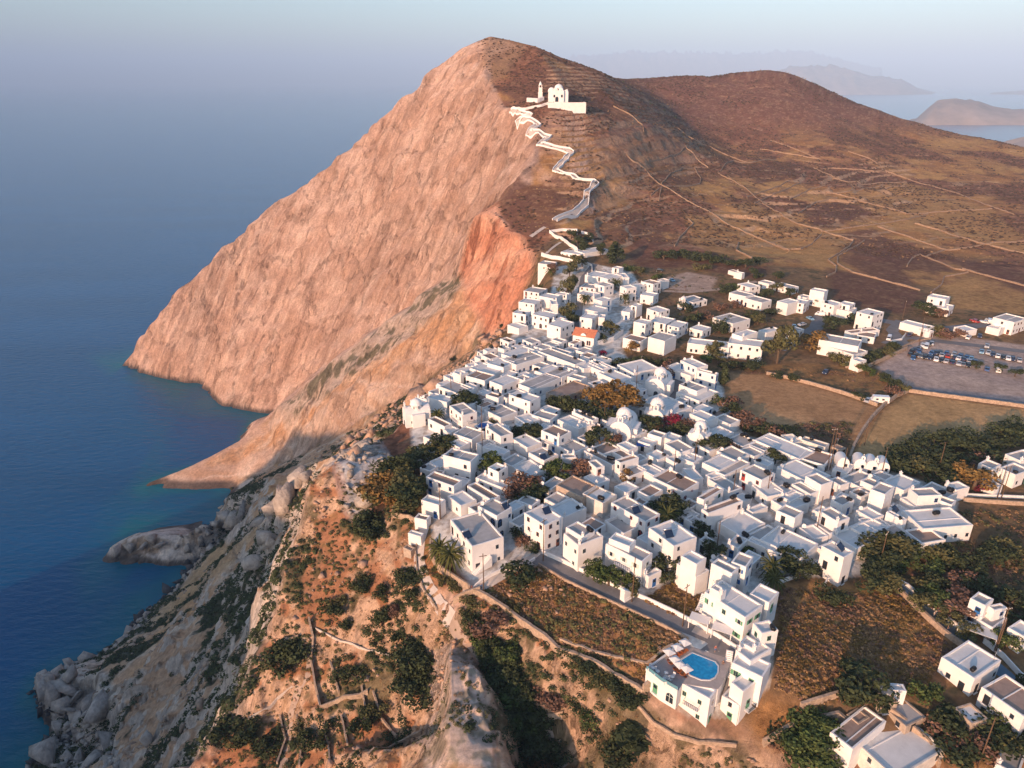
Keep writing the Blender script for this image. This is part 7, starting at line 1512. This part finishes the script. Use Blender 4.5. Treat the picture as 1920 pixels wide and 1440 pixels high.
# ------------------------------------------------------------ labels: look first, then the place next to something one can find
LM = [('the red tiled house', 1098, 628), ('the hilltop church', 1047, 180), ('the swimming pool', 1310, 1250), ('the car park', 1780, 690), ('the two big palms', 836, 1050), ('the triple arched chapel', 1631, 880), ('the road bend church', 1236, 715), ('the cliff edge church', 782, 785), ('the little domed chapel', 1280, 570), ('the pale rock spur', 855, 1300), ('the bell towered church', 1310, 825), ('the smooth brown field', 1750, 800), ('the blue lane', 1770, 1180), ('the lone villa', 1762, 572), ('the tall feathery tree', 1457, 640), ('the walled hill garden', 1060, 445), ('the middle palm', 1249, 975), ('the big cube house', 890, 885), ('the dry walled plot', 1265, 1125), ('the pale stone house', 1090, 900), ('the white cube house', 1565, 1060), ('the roofless shed', 1700, 1330), ('the three storey house', 1635, 600), ('the cliff footpath', 800, 1080), ('the wide ridge bush', 542, 1235), ('the pair of low palms', 1446, 1090), ('the dark green gully', 960, 1320), ('the left brown field', 1480, 770), ('the stone row house', 1065, 740), ('the two tallest poles', 1553, 860)]
ORD = ['', 'second ', 'third ', 'fourth ', 'fifth ', 'sixth ', 'seventh ', 'eighth ', 'ninth ', 'tenth ', 'eleventh ', 'twelfth ', 'thirteenth ', 'fourteenth ', 'fifteenth ']
def assign(items):
    """items: (obj, look, u, v): look + which one counted outward from the nearest landmark on that side"""
    seen = {}
    for o, look, u, v in items:
        nm, lu, lv = min(LM, key=lambda l: (l[1]-u)**2+(l[2]-v)**2 if (l[1]-u)**2+(l[2]-v)**2 > 16 else 1e9); dx, dy = u-lu, v-lv
        side_ = ('right of' if dx > 0 else 'left of') if abs(dx) > abs(dy) else ('below' if dy > 0 else 'above'); seen.setdefault((look, side_, nm), []).append((dx*dx+dy*dy, o))
    for (look, side_, nm), lst in seen.items():
        lst.sort(key=lambda q: q[0])
        for i, (_, o) in enumerate(lst):
            w = (ORD[i]+'nearest ') if len(lst) > 1 else ''
            o['label'] = ('%s, %s%s %s' % (look, w, side_, nm)).replace('  ', ' ')
RN = {'roof_grey': 'grey', 'roof_pale': 'pale', 'roof_brown': 'brown'}; it = []
for h_ in HOUSES:
    o = h_['root']; sz = {1: 'low', 2: 'two-storey', 3: 'tall'}.get(min(3, h_['st']), 'tall'); wl_ = {'whitewash': 'white', 'old_whitewash': 'weathered', 'rough_stone': 'stone'}[h_['wall']]; look = '%s %s %s, %s roof' % (sz, wl_, h_['name'], RN[h_['roof']])
    if h_['col'] and h_['win']: look += ', %s doors' % CN[h_['col']]
    it.append((o, look, h_['u'], h_['v'])); tag(o, None, h_['name'], 'flat roofed houses of the village' if h_['name'] == 'house' else 'small annexes between the houses')
assign(it); it = []
for p_ in PLANTS:
    nm = {'tree': 'tree', 'bush': 'bush', 'palm': 'palm tree', 'cypress': 'cypress'}[p_['kind']]; sz = 'tall' if p_['h'] > 8 else 'small' if p_['h'] < 3.2 else 'wide' if p_['r'] > 4.8 else 'rounded'
    it.append((p_['root'], '%s %s %s' % (sz, LNAME[p_['col']], nm), p_['u'], p_['v'])); tag(p_['root'], None, nm, {'tree': 'trees', 'bush': 'bushes', 'palm': 'palm trees', 'cypress': 'cypresses'}[p_['kind']]+' in and around the village')
assign(it); it = []
for o in scn.collection.objects:
    if '_uv' in o.keys():
        u, v = o['_uv']; c = o.get('category'); look = {'tv antenna': 'thin metal antenna on a flat roof', 'water tank': 'black water tank on a flat roof', 'solar heater': 'dark solar heater on a flat roof', 'satellite dish': 'white satellite dish on a flat roof'}.get(c)
        if not look: look = 'parked %s %s' % (o['_c'], c)
        it.append((o, look, u, v))
assign(it)
for o in scn.collection.objects:
    for k in ('_uv', '_c'):
        if k in o.keys(): del o[k]
n_things = sum(1 for o in scn.collection.objects if o.parent is None); print('top level', n_things, 'all', len(scn.collection.objects))
